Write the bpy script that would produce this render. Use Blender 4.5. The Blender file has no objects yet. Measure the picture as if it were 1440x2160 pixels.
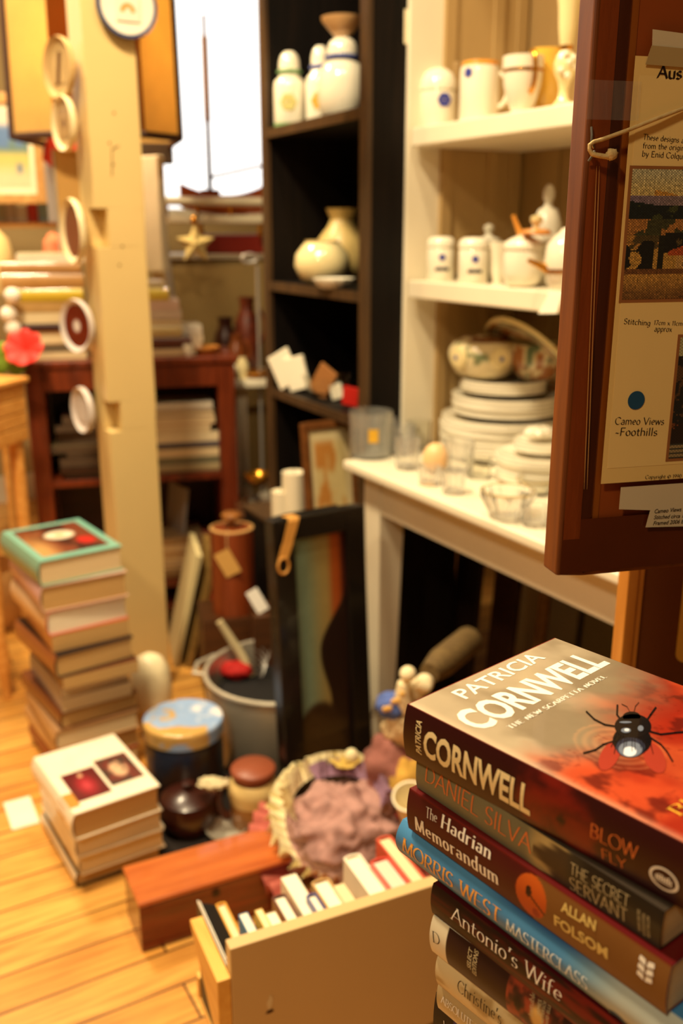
import bpy, bmesh, math, random
from mathutils import Vector as Ve, Matrix, noise as nz
RN = random.Random(11)
sc = bpy.context.scene
COL = sc.collection
# ------------------------------------------------------------------ camera
FPX = 2000.0; HZ = 485.0; PITCH = math.atan((1080 - HZ) / FPX); HC = 1.2
cam = bpy.data.cameras.new('camera'); camo = bpy.data.objects.new('camera', cam); COL.objects.link(camo)
camo.location = (0, 0, HC); camo.rotation_euler = (math.pi / 2 - PITCH, 0, 0)
cam.sensor_fit = 'VERTICAL'; cam.sensor_height = 36; cam.sensor_width = 24; cam.lens = 36 * FPX / 2160
cam.clip_start = .01
cam.dof.use_dof = True; cam.dof.focus_distance = .67; cam.dof.aperture_fstop = 5.1
sc.camera = camo
sc.view_settings.view_transform = 'Standard'; sc.view_settings.look = 'None'
sc.view_settings.exposure = 0.0; sc.view_settings.gamma = 1
# ------------------------------------------------------------------ world and lamps
w = bpy.data.worlds.new('sky'); sc.world = w; w.use_nodes = True
w.node_tree.nodes['Background'].inputs[0].default_value = (1, .97, .92, 1)
w.node_tree.nodes['Background'].inputs[1].default_value = 2.2
def lamp(name, loc, size, watts, col, target=None, spread=180):
    l = bpy.data.lights.new(name, 'AREA'); l.shape = 'DISK'; l.size = size; l.energy = watts; l.color = col
    l.spread = math.radians(spread)
    o = bpy.data.objects.new(name, l); COL.objects.link(o); o.location = loc
    if target is not None:
        o.rotation_euler = (Ve(target) - Ve(loc)).to_track_quat('-Z', 'Y').to_euler()
    return o
WARM = (1.0, .80, .50)
lamp('ceiling_lamp', (-.62, 1.2, 2.74), .28, 76, WARM)
lamp('ceiling_lamp', (.10, 1.25, 2.74), .16, 16, WARM)
lamp('ceiling_lamp', (-1.2, 2.55, 2.74), .4, 62, WARM)
lamp('ceiling_lamp', (-.9, -.7, 2.74), .3, 38, WARM)
# ------------------------------------------------------------------ geometry of the view, used to measure the place
CAM = Ve((0, 0, HC)); CP, SP = math.cos(PITCH), math.sin(PITCH)
def ray(u, v):
    x = (u - 720) / FPX; y = (1080 - v) / FPX
    return Ve((x, CP + y * SP, y * CP - SP))
def G(u, v, z): r = ray(u, v); return CAM + r * ((z - HC) / r.z)
def YY(u, v, Y): r = ray(u, v); return CAM + r * (Y / r.y)
def PL(u, v, p0, n): r = ray(u, v); return CAM + r * ((Ve(p0) - CAM).dot(n) / r.dot(n))
def Zrow(v, p): r = ray(720, v); return HC + p[1] * r.z / r.y
def depth(p): return p[1] * CP - (p[2] - HC) * SP
def S(px, p): return px * depth(p) / FPX
def colline(u, p0, d, z):
    k = (u - 720) / FPX
    t = (k * (p0[1] * CP + (HC - z) * SP) - p0[0]) / (d[0] - k * d[1] * CP)
    return Ve((p0[0] + t * d[0], p0[1] + t * d[1], z))
ANG = -60.5
E = Ve((math.cos(math.radians(ANG)), math.sin(math.radians(ANG)), 0))
V = Ve((-E.y, E.x, 0)); UP = Ve((0, 0, 1))
RZ = math.radians(ANG + 90)
T0 = G(722, 970, .70); T0.z = 0
def B(u, v, z=0): return T0 + E * u + V * v + UP * z
rad = math.radians
# ------------------------------------------------------------------ materials
def lin(c):
    c = c / 255.0
    return c / 12.92 if c <= .04045 else ((c + .055) / 1.055) ** 2.4
def L3(c): return (lin(c[0]), lin(c[1]), lin(c[2]), 1)
MC = {}
def _base(name):
    m = bpy.data.materials.new(name); m.use_nodes = True
    nt = m.node_tree; b = nt.nodes['Principled BSDF']
    return m, nt, b
def mat(name, col, rough=.5, metal=0, var=.15, scale=14, bump=0.0, coat=0, trans=0, ior=1.45, stretch=None, spec=.5, sheen=0):
    if name in MC: return MC[name]
    m, nt, b = _base(name); n = nt.nodes; l = nt.links
    tc = n.new('ShaderNodeTexCoord'); mp = n.new('ShaderNodeMapping'); no = n.new('ShaderNodeTexNoise')
    l.new(tc.outputs['Object'], mp.inputs[0]); l.new(mp.outputs[0], no.inputs[0])
    if stretch: mp.inputs['Scale'].default_value = stretch
    no.inputs['Scale'].default_value = scale; no.inputs['Detail'].default_value = 4
    mx = n.new('ShaderNodeMix'); mx.data_type = 'RGBA'
    c = L3(col)
    mx.inputs[6].default_value = tuple(x * (1 - var) for x in c[:3]) + (1,)
    mx.inputs[7].default_value = tuple(min(1, x * (1 + var * .7)) for x in c[:3]) + (1,)
    l.new(no.outputs[0], mx.inputs[0]); l.new(mx.outputs[2], b.inputs['Base Color'])
    b.inputs['Roughness'].default_value = rough; b.inputs['Metallic'].default_value = metal
    b.inputs['Coat Weight'].default_value = coat; b.inputs['Transmission Weight'].default_value = trans
    b.inputs['IOR'].default_value = ior; b.inputs['Specular IOR Level'].default_value = spec
    if sheen: b.inputs['Sheen Weight'].default_value = sheen
    if bump:
        bp = n.new('ShaderNodeBump'); bp.inputs['Strength'].default_value = bump; bp.inputs['Distance'].default_value = .002
        l.new(no.outputs[0], bp.inputs['Height']); l.new(bp.outputs[0], b.inputs['Normal'])
    MC[name] = m; return m
def wood(name, c1, c2, stretch=(1, 14, 14), scale=6, rough=.4, coat=0):
    if name in MC: return MC[name]
    m, nt, b = _base(name); n = nt.nodes; l = nt.links
    tc = n.new('ShaderNodeTexCoord'); mp = n.new('ShaderNodeMapping'); no = n.new('ShaderNodeTexNoise')
    mp.inputs['Scale'].default_value = stretch
    l.new(tc.outputs['Object'], mp.inputs[0]); l.new(mp.outputs[0], no.inputs[0])
    no.inputs['Scale'].default_value = scale; no.inputs['Detail'].default_value = 6; no.inputs['Distortion'].default_value = .6
    cr = n.new('ShaderNodeValToRGB'); cr.color_ramp.elements[0].position = .3; cr.color_ramp.elements[1].position = .7
    cr.color_ramp.elements[0].color = L3(c1); cr.color_ramp.elements[1].color = L3(c2)
    l.new(no.outputs[0], cr.inputs[0]); l.new(cr.outputs[0], b.inputs['Base Color'])
    b.inputs['Roughness'].default_value = rough; b.inputs['Coat Weight'].default_value = coat
    bp = n.new('ShaderNodeBump'); bp.inputs['Strength'].default_value = .15; bp.inputs['Distance'].default_value = .001
    l.new(no.outputs[0], bp.inputs['Height']); l.new(bp.outputs[0], b.inputs['Normal'])
    MC[name] = m; return m
def pages(name, col):
    if name in MC: return MC[name]
    m = mat(name, col, rough=.8, var=.22, scale=1.0, stretch=(6, 6, 900), bump=.3)
    return m
def painted(name, rough=.4, coat=0, weave=0, spec=.5):
    if name in MC: return MC[name]
    m, nt, b = _base(name); n = nt.nodes; l = nt.links
    at = n.new('ShaderNodeAttribute'); at.attribute_name = 'Col'
    no = n.new('ShaderNodeTexNoise'); no.inputs['Scale'].default_value = 60
    tc = n.new('ShaderNodeTexCoord'); l.new(tc.outputs['Object'], no.inputs[0])
    mx = n.new('ShaderNodeMix'); mx.data_type = 'RGBA'; mx.blend_type = 'MULTIPLY'; mx.inputs[0].default_value = .18
    l.new(at.outputs[0], mx.inputs[6]); l.new(no.outputs[0], mx.inputs[7]); l.new(mx.outputs[2], b.inputs['Base Color'])
    b.inputs['Roughness'].default_value = rough; b.inputs['Coat Weight'].default_value = coat
    b.inputs['Specular IOR Level'].default_value = spec
    MC[name] = m; return m
def glass(name, col=(250, 250, 245), rough=0.02, bs=90, bst=.12, tw=1):
    if name in MC: return MC[name]
    m, nt, b = _base(name); n = nt.nodes; l = nt.links
    tc = n.new('ShaderNodeTexCoord'); no = n.new('ShaderNodeTexNoise'); no.inputs['Scale'].default_value = bs
    l.new(tc.outputs['Object'], no.inputs[0])
    bp = n.new('ShaderNodeBump'); bp.inputs['Strength'].default_value = bst; bp.inputs['Distance'].default_value = .001
    l.new(no.outputs[0], bp.inputs['Height']); l.new(bp.outputs[0], b.inputs['Normal'])
    b.inputs['Base Color'].default_value = L3(col); b.inputs['Transmission Weight'].default_value = tw
    b.inputs['Roughness'].default_value = rough; b.inputs['IOR'].default_value = 1.48
    MC[name] = m; return m
# ------------------------------------------------------------------ mesh builder
class MB:
    def __init__(s): s.bm = bmesh.new(); s.mi = 0
    def _v(s, p, M): return s.bm.verts.new(M @ Ve(p) if M is not None else Ve(p))
    def add(s, vs, fs, M=None, mi=None):
        b = [s._v(v, M) for v in vs]; out = []
        for f in fs:
            try: x = s.bm.faces.new([b[i] for i in f]); x.material_index = s.mi if mi is None else mi; out.append(x)
            except ValueError: pass
        return out
    def box(s, x0, y0, z0, x1, y1, z1, M=None, mi=None):
        x0, x1 = sorted((x0, x1)); y0, y1 = sorted((y0, y1)); z0, z1 = sorted((z0, z1))
        s.add([(x0,y0,z0),(x1,y0,z0),(x1,y1,z0),(x0,y1,z0),(x0,y0,z1),(x1,y0,z1),(x1,y1,z1),(x0,y1,z1)],
              [(0,3,2,1),(4,5,6,7),(0,1,5,4),(1,2,6,5),(2,3,7,6),(3,0,4,7)], M, mi); return s
    def prism(s, poly, z0, z1, M=None, mi=None):
        n = len(poly)
        s.add([(x, y, z0) for x, y in poly] + [(x, y, z1) for x, y in poly],
              [tuple(range(n))[::-1], tuple(range(n, 2*n))] + [(i, (i+1) % n, n+(i+1) % n, n+i) for i in range(n)], M, mi); return s
    def taper(s, a, b, z0, z1, M=None, mi=None):   # a,b = rect (x0,y0,x1,y1) at z0 and z1
        r = lambda q, z: [(q[0],q[1],z),(q[2],q[1],z),(q[2],q[3],z),(q[0],q[3],z)]
        s.add(r(a, z0) + r(b, z1), [(0,3,2,1),(4,5,6,7),(0,1,5,4),(1,2,6,5),(2,3,7,6),(3,0,4,7)], M, mi); return s
    def lathe(s, prof, n=36, c=(0,0,0), M=None, mi=None, sx=1, sy=1, flute=0, nf=0):
        vs = []; fs = []
        for r, z in prof:
            for k in range(n):
                a = 2*math.pi*k/n; rr = r * (1 + flute*math.cos(nf*a)) if flute else r
                vs.append((c[0]+rr*math.cos(a)*sx, c[1]+rr*math.sin(a)*sy, c[2]+z))
        m = len(prof)
        for i in range(m-1):
            for k in range(n):
                k2 = (k+1) % n
                fs.append((i*n+k, i*n+k2, (i+1)*n+k2, (i+1)*n+k))
        s.add(vs, fs, M, mi); return s
    def tube(s, pts, r, n=8, M=None, mi=None, closed=False):
        P = [Ve(p) for p in pts]; m = len(P); vs = []; fs = []
        rs = r if isinstance(r, (list, tuple)) else [r]*m
        up = None
        for i in range(m):
            t = (P[(i+1) % m if closed else min(i+1, m-1)] - P[(i-1) % m if closed else max(i-1, 0)]).normalized()
            if up is None: up = t.orthogonal().normalized()
            up = (up - t*up.dot(t)).normalized(); sd = t.cross(up)
            for k in range(n):
                a = 2*math.pi*k/n
                vs.append(P[i] + (up*math.cos(a) + sd*math.sin(a))*rs[i])
        for i in range(m if closed else m-1):
            for k in range(n):
                k2 = (k+1) % n; j = (i+1) % m
                fs.append((i*n+k, i*n+k2, j*n+k2, j*n+k))
        if not closed: fs += [tuple(range(n))[::-1], tuple((m-1)*n+k for k in range(n))]
        s.add(vs, fs, M, mi); return s
    def ball(s, c, r, n=20, m=12, M=None, mi=None, fn=None):
        if not isinstance(r, (tuple, list)): r = (r, r, r)
        vs = []; fs = []
        for i in range(m+1):
            th = math.pi*i/m
            for k in range(n):
                a = 2*math.pi*k/n
                d = Ve((math.sin(th)*math.cos(a), math.sin(th)*math.sin(a), -math.cos(th)))
                q = fn(d) if fn else 1
                vs.append((c[0]+d.x*r[0]*q, c[1]+d.y*r[1]*q, c[2]+d.z*r[2]*q))
        for i in range(m):
            for k in range(n):
                k2 = (k+1) % n
                fs.append((i*n+k, i*n+k2, (i+1)*n+k2, (i+1)*n+k))
        f = s.add(vs, fs, M, mi)
        return s
    def build(s, name, mats, parent=None, smooth=False, bevel=0, loc=None, rz=0, rot=None, sharp=40, seg=2):
        bm = s.bm
        bmesh.ops.remove_doubles(bm, verts=bm.verts, dist=1e-6)
        bmesh.ops.recalc_face_normals(bm, faces=bm.faces)
        if smooth:
            for f in bm.faces: f.smooth = True
            for e in bm.edges:
                if len(e.link_faces) == 2 and e.calc_face_angle(0) > rad(sharp): e.smooth = False
        me = bpy.data.meshes.new(name); bm.to_mesh(me); bm.free()
        for m in (mats if isinstance(mats, (list, tuple)) else [mats]): me.materials.append(m)
        o = bpy.data.objects.new(name, me); COL.objects.link(o)
        if parent is not None: o.parent = parent
        if loc is not None: o.location = loc
        if rot is not None: o.rotation_euler = rot
        elif rz: o.rotation_euler = (0, 0, rz)
        if bevel:
            md = o.modifiers.new('bevel', 'BEVEL'); md.width = bevel; md.segments = seg; md.limit_method = 'ANGLE'; md.angle_limit = rad(35)
        return o
LABELS = {}
def tag(o, label, cat, group=None):
    o['label'] = label; o['category'] = cat
    if group: o['group'] = group
    return o
def thing(name, label, cat, loc, rz=0, group=None, rot=None):
    o = bpy.data.objects.new(name, None); COL.objects.link(o); o.location = loc
    o.empty_display_size = .02
    o.rotation_euler = rot if rot is not None else (0, 0, rz)
    return tag(o, label, cat, group)
def struct(name, mb, m, **k):
    o = mb.build(name, m, **k); o['kind'] = 'structure'; return o
def picture(name, w, h, nx, ny, fn, m, parent=None, flat=False, loc=None, rot=None, mapf=None):
    """a grid coloured by fn(x,y) (0..1, y up), standing in local XZ facing -Y; flat: one colour per cell"""
    me = bpy.data.meshes.new(name); vs = []; fs = []; cols = []
    mp = mapf or (lambda a, b: (a*w, 0, b*h))
    if not flat:
        for j in range(ny+1):
            for i in range(nx+1):
                vs.append(mp(i/nx, j/ny)); cols.append(fn(i/nx, j/ny))
        for j in range(ny):
            for i in range(nx):
                a = j*(nx+1)+i; fs.append((a, a+1, a+nx+2, a+nx+1))
    else:
        for j in range(ny):
            for i in range(nx):
                k = len(vs); c = fn((i+.5)/nx, (j+.5)/ny)
                vs += [mp(i/nx, j/ny), mp((i+1)/nx, j/ny), mp((i+1)/nx, (j+1)/ny), mp(i/nx, (j+1)/ny)]
                cols += [c]*4; fs.append((k, k+1, k+2, k+3))
    me.from_pydata([tuple(v) for v in vs], [], fs)
    ca = me.color_attributes.new('Col', 'FLOAT_COLOR', 'POINT')
    for i, c in enumerate(cols): ca.data[i].color = L3(c)
    me.materials.append(m)
    if not flat:
        for p in me.polygons: p.use_smooth = True
    o = bpy.data.objects.new(name, me); COL.objects.link(o)
    if parent is not None: o.parent = parent
    if loc is not None: o.location = loc
    if rot is not None: o.rotation_euler = rot
    return o
def mixc(a, b, t):
    t = max(0, min(1, t)); return tuple(a[i] + (b[i]-a[i])*t for i in range(3))
def sst(a, b, x):
    t = max(0, min(1, (x-a)/(b-a))); return t*t*(3-2*t)
def N(x, y, s=1.0, o=0): return nz.fractal(Ve((x*s + o, y*s, o*1.7)), 1.0, 2.0, 4)
# ------------------------------------------------------------------ lettering: a stroke alphabet drawn with a broad nib, and the built-in sans
def arc(cx, cy, rx, ry, a0, a1, n=10):
    return [(cx + rx*math.cos(rad(a0 + (a1-a0)*i/n)), cy + ry*math.sin(rad(a0 + (a1-a0)*i/n))) for i in range(n+1)]
X = .64
GL = {
 'A': (.78, [[(.02,0),(.39,1)],[(.39,1),(.76,0)],[(.16,.36),(.62,.36)]]),
 'B': (.66, [[(.1,0),(.1,1)], [(.1,1),(.3,1)]+arc(.3,.77,.24,.23,90,-90)+[(.1,.54)], [(.1,.54),(.32,.54)]+arc(.32,.27,.28,.27,90,-90)+[(.1,0)]]),
 'C': (.78, [arc(.45,.5,.4,.5,42,318,20)]),
 'D': (.80, [[(.1,0),(.1,1)], [(.1,1),(.3,1)]+arc(.3,.5,.44,.5,90,-90,16)+[(.1,0)]]),
 'E': (.62, [[(.1,0),(.1,1)],[(.1,1),(.56,1)],[(.1,.53),(.48,.53)],[(.1,0),(.58,0)]]),
 'F': (.58, [[(.1,0),(.1,1)],[(.1,1),(.55,1)],[(.1,.52),(.46,.52)]]),
 'H': (.78, [[(.1,0),(.1,1)],[(.68,0),(.68,1)],[(.1,.52),(.68,.52)]]),
 'I': (.24, [[(.12,0),(.12,1)]]),
 'J': (.4, [[(.28,1),(.28,.15)]+arc(.12,.15,.16,.17,0,-120)]),
 'L': (.58, [[(.1,0),(.1,1)],[(.1,0),(.55,0)]]),
 'M': (.94, [[(.1,0),(.14,1)],[(.14,1),(.47,.05)],[(.47,.05),(.8,1)],[(.8,1),(.84,0)]]),
 'N': (.80, [[(.1,0),(.1,1)],[(.1,1),(.7,0)],[(.7,0),(.7,1)]]),
 'O': (.88, [arc(.44,.5,.4,.5,90,450,28)]),
 'P': (.62, [[(.1,0),(.1,1)], [(.1,1),(.3,1)]+arc(.3,.74,.26,.26,90,-90)+[(.1,.48)]]),
 'R': (.68, [[(.1,0),(.1,1)], [(.1,1),(.3,1)]+arc(.3,.75,.25,.25,90,-90)+[(.1,.5)], [(.3,.5),(.64,0)]]),
 'S': (.60, [arc(.31,.75,.22,.25,35,270,12)[:-1]+arc(.29,.25,.25,.25,90,-150,14)]),
 'T': (.66, [[(.33,0),(.33,1)],[(.03,1),(.63,1)]]),
 'U': (.76, [[(.1,1),(.1,.3)]+arc(.38,.3,.28,.3,180,360,12)+[(.66,1)]]),
 'V': (.74, [[(.02,1),(.37,0)],[(.37,0),(.72,1)]]),
 'W': (1.06, [[(.02,1),(.28,0)],[(.28,0),(.53,1)],[(.53,1),(.79,0)],[(.79,0),(1.04,1)]]),
 'Y': (.7, [[(.02,1),(.35,.48)],[(.68,1),(.35,.48)],[(.35,.48),(.35,0)]]),
 'a': (.54, [[(.12,.54)]+arc(.27,.45,.17,.19,130,0,6)+[(.44,0)], arc(.25,.18,.19,.18,60,330,14)]),
 'b': (.56, [[(.09,0),(.09,1.02)], arc(.29,.32,.21,.32,140,-140,14)]),
 'c': (.48, [arc(.28,.32,.22,.32,50,310,14)]),
 'd': (.56, [[(.47,0),(.47,1.02)], arc(.27,.32,.21,.32,40,320,14)]),
 'e': (.52, [[(.07,.34),(.46,.38)]+arc(.27,.34,.2,.3,10,310,16)]),
 'f': (.36, [[(.15,0),(.15,.8)]+arc(.3,.8,.15,.2,180,60,6), [(.03,.62),(.32,.62)]]),
 'g': (.54, [arc(.26,.34,.2,.3,40,330,14), [(.46,.62),(.46,-.1)]+arc(.25,-.1,.21,.2,0,-140,8)]),
 'h': (.58, [[(.1,0),(.1,1.02)], [(.1,.4)]+arc(.29,.42,.2,.21,160,0,8)+[(.49,0)]]),
 'i': (.24, [[(.12,0),(.12,.63)],[(.11,.84),(.13,.9)]]),
 'l': (.24, [[(.12,0),(.12,1.02)]]),
 'm': (.90, [[(.1,0),(.1,.63)], [(.1,.4)]+arc(.27,.42,.18,.21,160,0,8)+[(.45,0)], [(.45,.4)]+arc(.62,.42,.18,.21,160,0,8)+[(.8,0)]]),
 'n': (.58, [[(.1,0),(.1,.63)], [(.1,.4)]+arc(.29,.42,.2,.21,160,0,8)+[(.49,0)]]),
 'o': (.56, [arc(.28,.32,.22,.32,90,450,22)]),
 'p': (.56, [[(.09,-.32),(.09,.63)], arc(.29,.32,.21,.32,140,-140,14)]),
 'q': (.56, [[(.47,-.32),(.47,.63)], arc(.27,.32,.21,.32,40,320,14)]),
 'r': (.42, [[(.1,0),(.1,.63)], [(.1,.42)]+arc(.28,.44,.17,.19,150,50,6)]),
 's': (.46, [arc(.24,.47,.16,.16,35,270,10)[:-1]+arc(.22,.16,.18,.16,90,-150,10)]),
 't': (.38, [[(.16,.86),(.16,.14)]+arc(.28,.14,.12,.14,180,300,6), [(.03,.62),(.34,.62)]]),
 'u': (.58, [[(.1,.63),(.1,.2)]+arc(.28,.2,.18,.2,180,330,8), [(.48,.63),(.48,0)]]),
 'v': (.5, [[(.03,.63),(.25,0)],[(.25,0),(.47,.63)]]),
 'w': (.76, [[(.03,.63),(.2,0)],[(.2,0),(.38,.63)],[(.38,.63),(.56,0)],[(.56,0),(.73,.63)]]),
 'x': (.5, [[(.04,.63),(.46,0)],[(.46,.63),(.04,0)]]),
 'y': (.54, [[(.05,.63),(.27,.02)],[(.49,.63),(.2,-.28),(.06,-.3)]]),
 "'": (.2, [[(.1,1.02),(.07,.78)]]),
 '.': (.22, [[(.1,.0),(.12,.05)]]),
 '~': (.5, [[(.03,.3),(.15,.36),(.32,.28),(.45,.34)]]),
 '1': (.34, [[(.06,.8),(.2,1)],[(.2,1),(.2,0)]]),
 '7': (.5, [[(.04,1),(.46,1)],[(.46,1),(.18,0)]]),
 '9': (.56, [arc(.27,.7,.2,.3,-20,330,16), [(.47,.75)]+arc(.17,.75,.3,.75,0,-70,8)]),
 '0': (.58, [arc(.29,.5,.23,.5,90,450,22)]),
 '@': (.86, [arc(.43,.42,.38,.42,90,450,24), arc(.43,.42,.19,.22,45,315,12)]),
 ' ': (.34, []),
}
def stroke_text(text, nib, nang, thin, serif=0, track=0.0):
    """-> verts2d, faces, width at cap height 1"""
    vs = []; fs = []; x = 0
    nv = Ve((math.cos(rad(nang)), math.sin(rad(nang)))) * (nib/2)
    for ch in text:
        wd, st = GL.get(ch, GL[' '])
        for s in st:
            P = [Ve((p[0]+x, p[1])) for p in s]; m = len(P); base = len(vs)
            for i in range(m):
                t = (P[min(i+1, m-1)] - P[max(i-1, 0)]).normalized(); pr = Ve((-t.y, t.x))
                if pr.dot(nv) < 0: pr = -pr
                if i and (nv + pr*thin/2).dot(last) < 0: pass
                o = nv + pr*thin/2; last = o
                ext = t * (thin*.5 if i == m-1 else (-thin*.5 if i == 0 else 0)) if m == 2 else Ve((0, 0))
                vs += [P[i]+o+ext, P[i]-o+ext]
            for i in range(m-1):
                a = base+2*i; fs.append((a, a+1, a+3, a+2))
            if serif:
                for q, r in ((P[0], P[1]), (P[-1], P[-2])):
                    d = (q-r).normalized()
                    if abs(d.y) > .75 and m <= 3 or (abs(d.y) > .9):
                        if min(abs(q.y-k) for k in (0, 1, X, 1.02, -.32, .63)) < .03:
                            k = len(vs); h = serif/2 + (nib*.5)
                            yy = q.y - (thin*.5 if d.y > 0 else -thin*.5)
                            vs += [Ve((q.x-h, yy-thin*.5)), Ve((q.x+h, yy-thin*.5)), Ve((q.x+h, yy+thin*.5)), Ve((q.x-h, yy+thin*.5))]
                            fs.append((k, k+1, k+2, k+3))
        x += wd + track
    return vs, fs, x
def sans_text(text, bold, slant=0):
    def mk(t):
        c = bpy.data.curves.new('lettering', 'FONT'); c.body = t; c.offset = bold; c.shear = slant; c.resolution_u = 3
        o = bpy.data.objects.new('lettering', c); me = bpy.data.meshes.new_from_object(o)
        v = [Ve((q.co.x, q.co.y)) for q in me.vertices]; f = [tuple(p.vertices) for p in me.polygons]
        bpy.data.objects.remove(o); bpy.data.curves.remove(c); bpy.data.meshes.remove(me); return v, f
    hv, _ = mk('H'); y0 = min(p.y for p in hv); hh = max(p.y for p in hv) - y0
    v, f = mk(text); x0 = min(p.x for p in v)
    v = [Ve(((p.x-x0)/hh, (p.y-y0)/hh)) for p in v]
    return v, f, max(p.x for p in v)
STY = {'serif': dict(nib=.10, nang=0, thin=.035, serif=.2), 'boldserif': dict(nib=.13, nang=0, thin=.05, serif=.10),
       'lightserif': dict(nib=.055, nang=0, thin=.03, serif=.15), 'call': dict(nib=.105, nang=38, thin=.03, serif=0),
       'hair': dict(nib=.045, nang=20, thin=.04, serif=0), 'black': dict(nib=.17, nang=40, thin=.03, serif=0)}
def lettering(parent, m, items, mapf, name='lettering', cuts=None):
    if cuts is None and name == 'spine_lettering': cuts = [BI[parent.name]['T']*k/10 for k in range(1, 10)]
    """items: (text, style, s, t, width, height, rot_deg) on a plane; mapf(s,t) -> local xyz"""
    bm = bmesh.new()
    for text, style, s, t, wd, h, rot in items:
        if style.startswith('sans'):
            v, f, W = sans_text(text, {'sans': 0, 'sanssemi': .012, 'sansbold': .03, 'sanslight': -.008, 'sansital': .012}[style], .25 if style == 'sansital' else 0)
        else: v, f, W = stroke_text(text, track=.14 if style == 'boldserif' else .05, **STY[style])
        sx = wd / W; ca, sa = math.cos(rad(rot)), math.sin(rad(rot))
        bv = []
        for p in v:
            a, b = p.x*sx, p.y*h
            bv.append(bm.verts.new((s + a*ca - b*sa, t + a*sa + b*ca, 0)))
        for q in f:
            try: bm.faces.new([bv[i] for i in q])
            except ValueError: pass
    if cuts:
        for c in cuts:
            bmesh.ops.bisect_plane(bm, geom=bm.verts[:]+bm.edges[:]+bm.faces[:], plane_co=(0, c, 0), plane_no=(0, 1, 0))
    k = 0
    for v in bm.verts:
        v.co = mapf(v.co.x, v.co.y)
    me = bpy.data.meshes.new(name); bm.to_mesh(me); bm.free(); me.materials.append(m)
    o = bpy.data.objects.new(name, me); COL.objects.link(o); o.parent = parent
    return o
# ------------------------------------------------------------------ books
PG_CREAM = pages('paper_edges_cream', (226, 204, 160)); PG_TAN = pages('paper_edges_tan', (198, 160, 100)); PG_WHITE = pages('paper_edges_white', (236, 226, 202))
def cov(col, rough=.35, coat=.3): return mat('cover_%d_%d_%d' % col, col, rough=rough, coat=coat, var=.12, scale=30)
def spine_curve(T, bul, n=8):
    return [(-bul*(1-(2*i/n-1)**2), T*(1-i/n)) for i in range(n+1)]     # (y,z) from top to bottom
BI = {}
def book(label, loc, rz, L, W, T, cm, pm, hard=True, bul=None, spine=None, group=None, rot=None, name='book', cat='book'):
    r = thing(name, label, cat, loc, rz, group, rot)
    bul = (.14*T if hard else .02*T) if bul is None else bul
    b = .0026 if hard else .0009; b = min(b, T*.16)
    out = [(W, T)] + spine_curve(T, bul) + [(W, 0)]
    inn = [(W, T-b)] + [(y+b*(.9 if abs(z-T/2) < T*.49 else 1), min(max(z, b), T-b)) for y, z in spine_curve(T, bul)] + [(W, b)]
    mb = MB(); n = len(out)
    vs = [(0, y, z) for y, z in out] + [(0, y, z) for y, z in inn] + [(L, y, z) for y, z in out] + [(L, y, z) for y, z in inn]
    fo = [(i, i+1, 2*n+i+1, 2*n+i) for i in range(n-1)]; fi = [(n+i, 3*n+i, 3*n+i+1, n+i+1) for i in range(n-1)]
    ends = [(i, n+i, n+i+1, i+1) for i in range(n-1)] + [(2*n+i, 2*n+i+1, 3*n+i+1, 3*n+i) for i in range(n-1)]
    ends += [(0, 2*n, 3*n, n), (n-1, 2*n-1, 4*n-1, 3*n-1)]
    mb.add(vs, fo[:1] + fo[-1:] + fi + ends, mi=0); mb.add(vs, fo[1:-1], mi=1 if spine else 0)
    mb.build('cover', [cm, spine] if spine else cm, r, smooth=True, sharp=30)
    g = .003 if hard else .0; fe = .003 if hard else .0002
    pb = MB(); k = 5; cv = .05*T if hard else 0
    prof = [(b*.9 - bul*.45, b), ] + [(W - fe - cv*(1-(2*i/k-1)**2), b + (T-2*b)*i/k) for i in range(k+1)] + [(b*.9 - bul*.45, T-b)]
    m2 = len(prof); e = .0004
    vs = [(g+e, y, z) for y, z in prof] + [(L-g-e, y, z) for y, z in prof]
    pb.add(vs, [tuple(range(m2))[::-1], tuple(range(m2, 2*m2))] + [(i, (i+1) % m2, m2+(i+1) % m2, m2+i) for i in range(m2)])
    pb.build('page_block', pm, r)
    BI[r.name] = dict(L=L, W=W, T=T, bul=bul)
    return r
pass
def spine_map(r, eps=.00045):
    T, bul = BI[r.name]['T'], BI[r.name]['bul']
    return lambda s, t: Ve((s, -bul*(1-(2*t/T-1)**2) - eps, t))
def spine_print(r, fn, m, name='spine_print', nx=160, ny=12):
    L, T = BI[r.name]['L'], BI[r.name]['T']; f = spine_map(r, .00012)
    return picture(name, L, T, nx, ny, fn, m, r, mapf=lambda a, b: f(a*L, b*T))
def spine_px(r, u, v):
    """where a sight line meets the spine of a lying book: (along, up)"""
    M = Matrix.LocRotScale(r.location, r.rotation_euler, None)
    nrm = M.to_3x3() @ Ve((0, -1, 0)); p0 = M @ Ve((0, -BI[r.name]['bul']*.8, 0))
    q = M.inverted() @ PL(u, v, p0, nrm); return q.x, q.z
def line_px(pt, text, style, a, b, top):
    s0, t0 = pt(*a); s1, t1 = pt(*b); s2, t2 = pt(*top)
    d = Ve((s1-s0, t1-t0)); n = Ve((-d.y, d.x)).normalized()
    return (text, style, s0, t0, d.length, abs((Ve((s2-s0, t2-t0))).dot(n)), math.degrees(math.atan2(d.y, d.x)))
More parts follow.
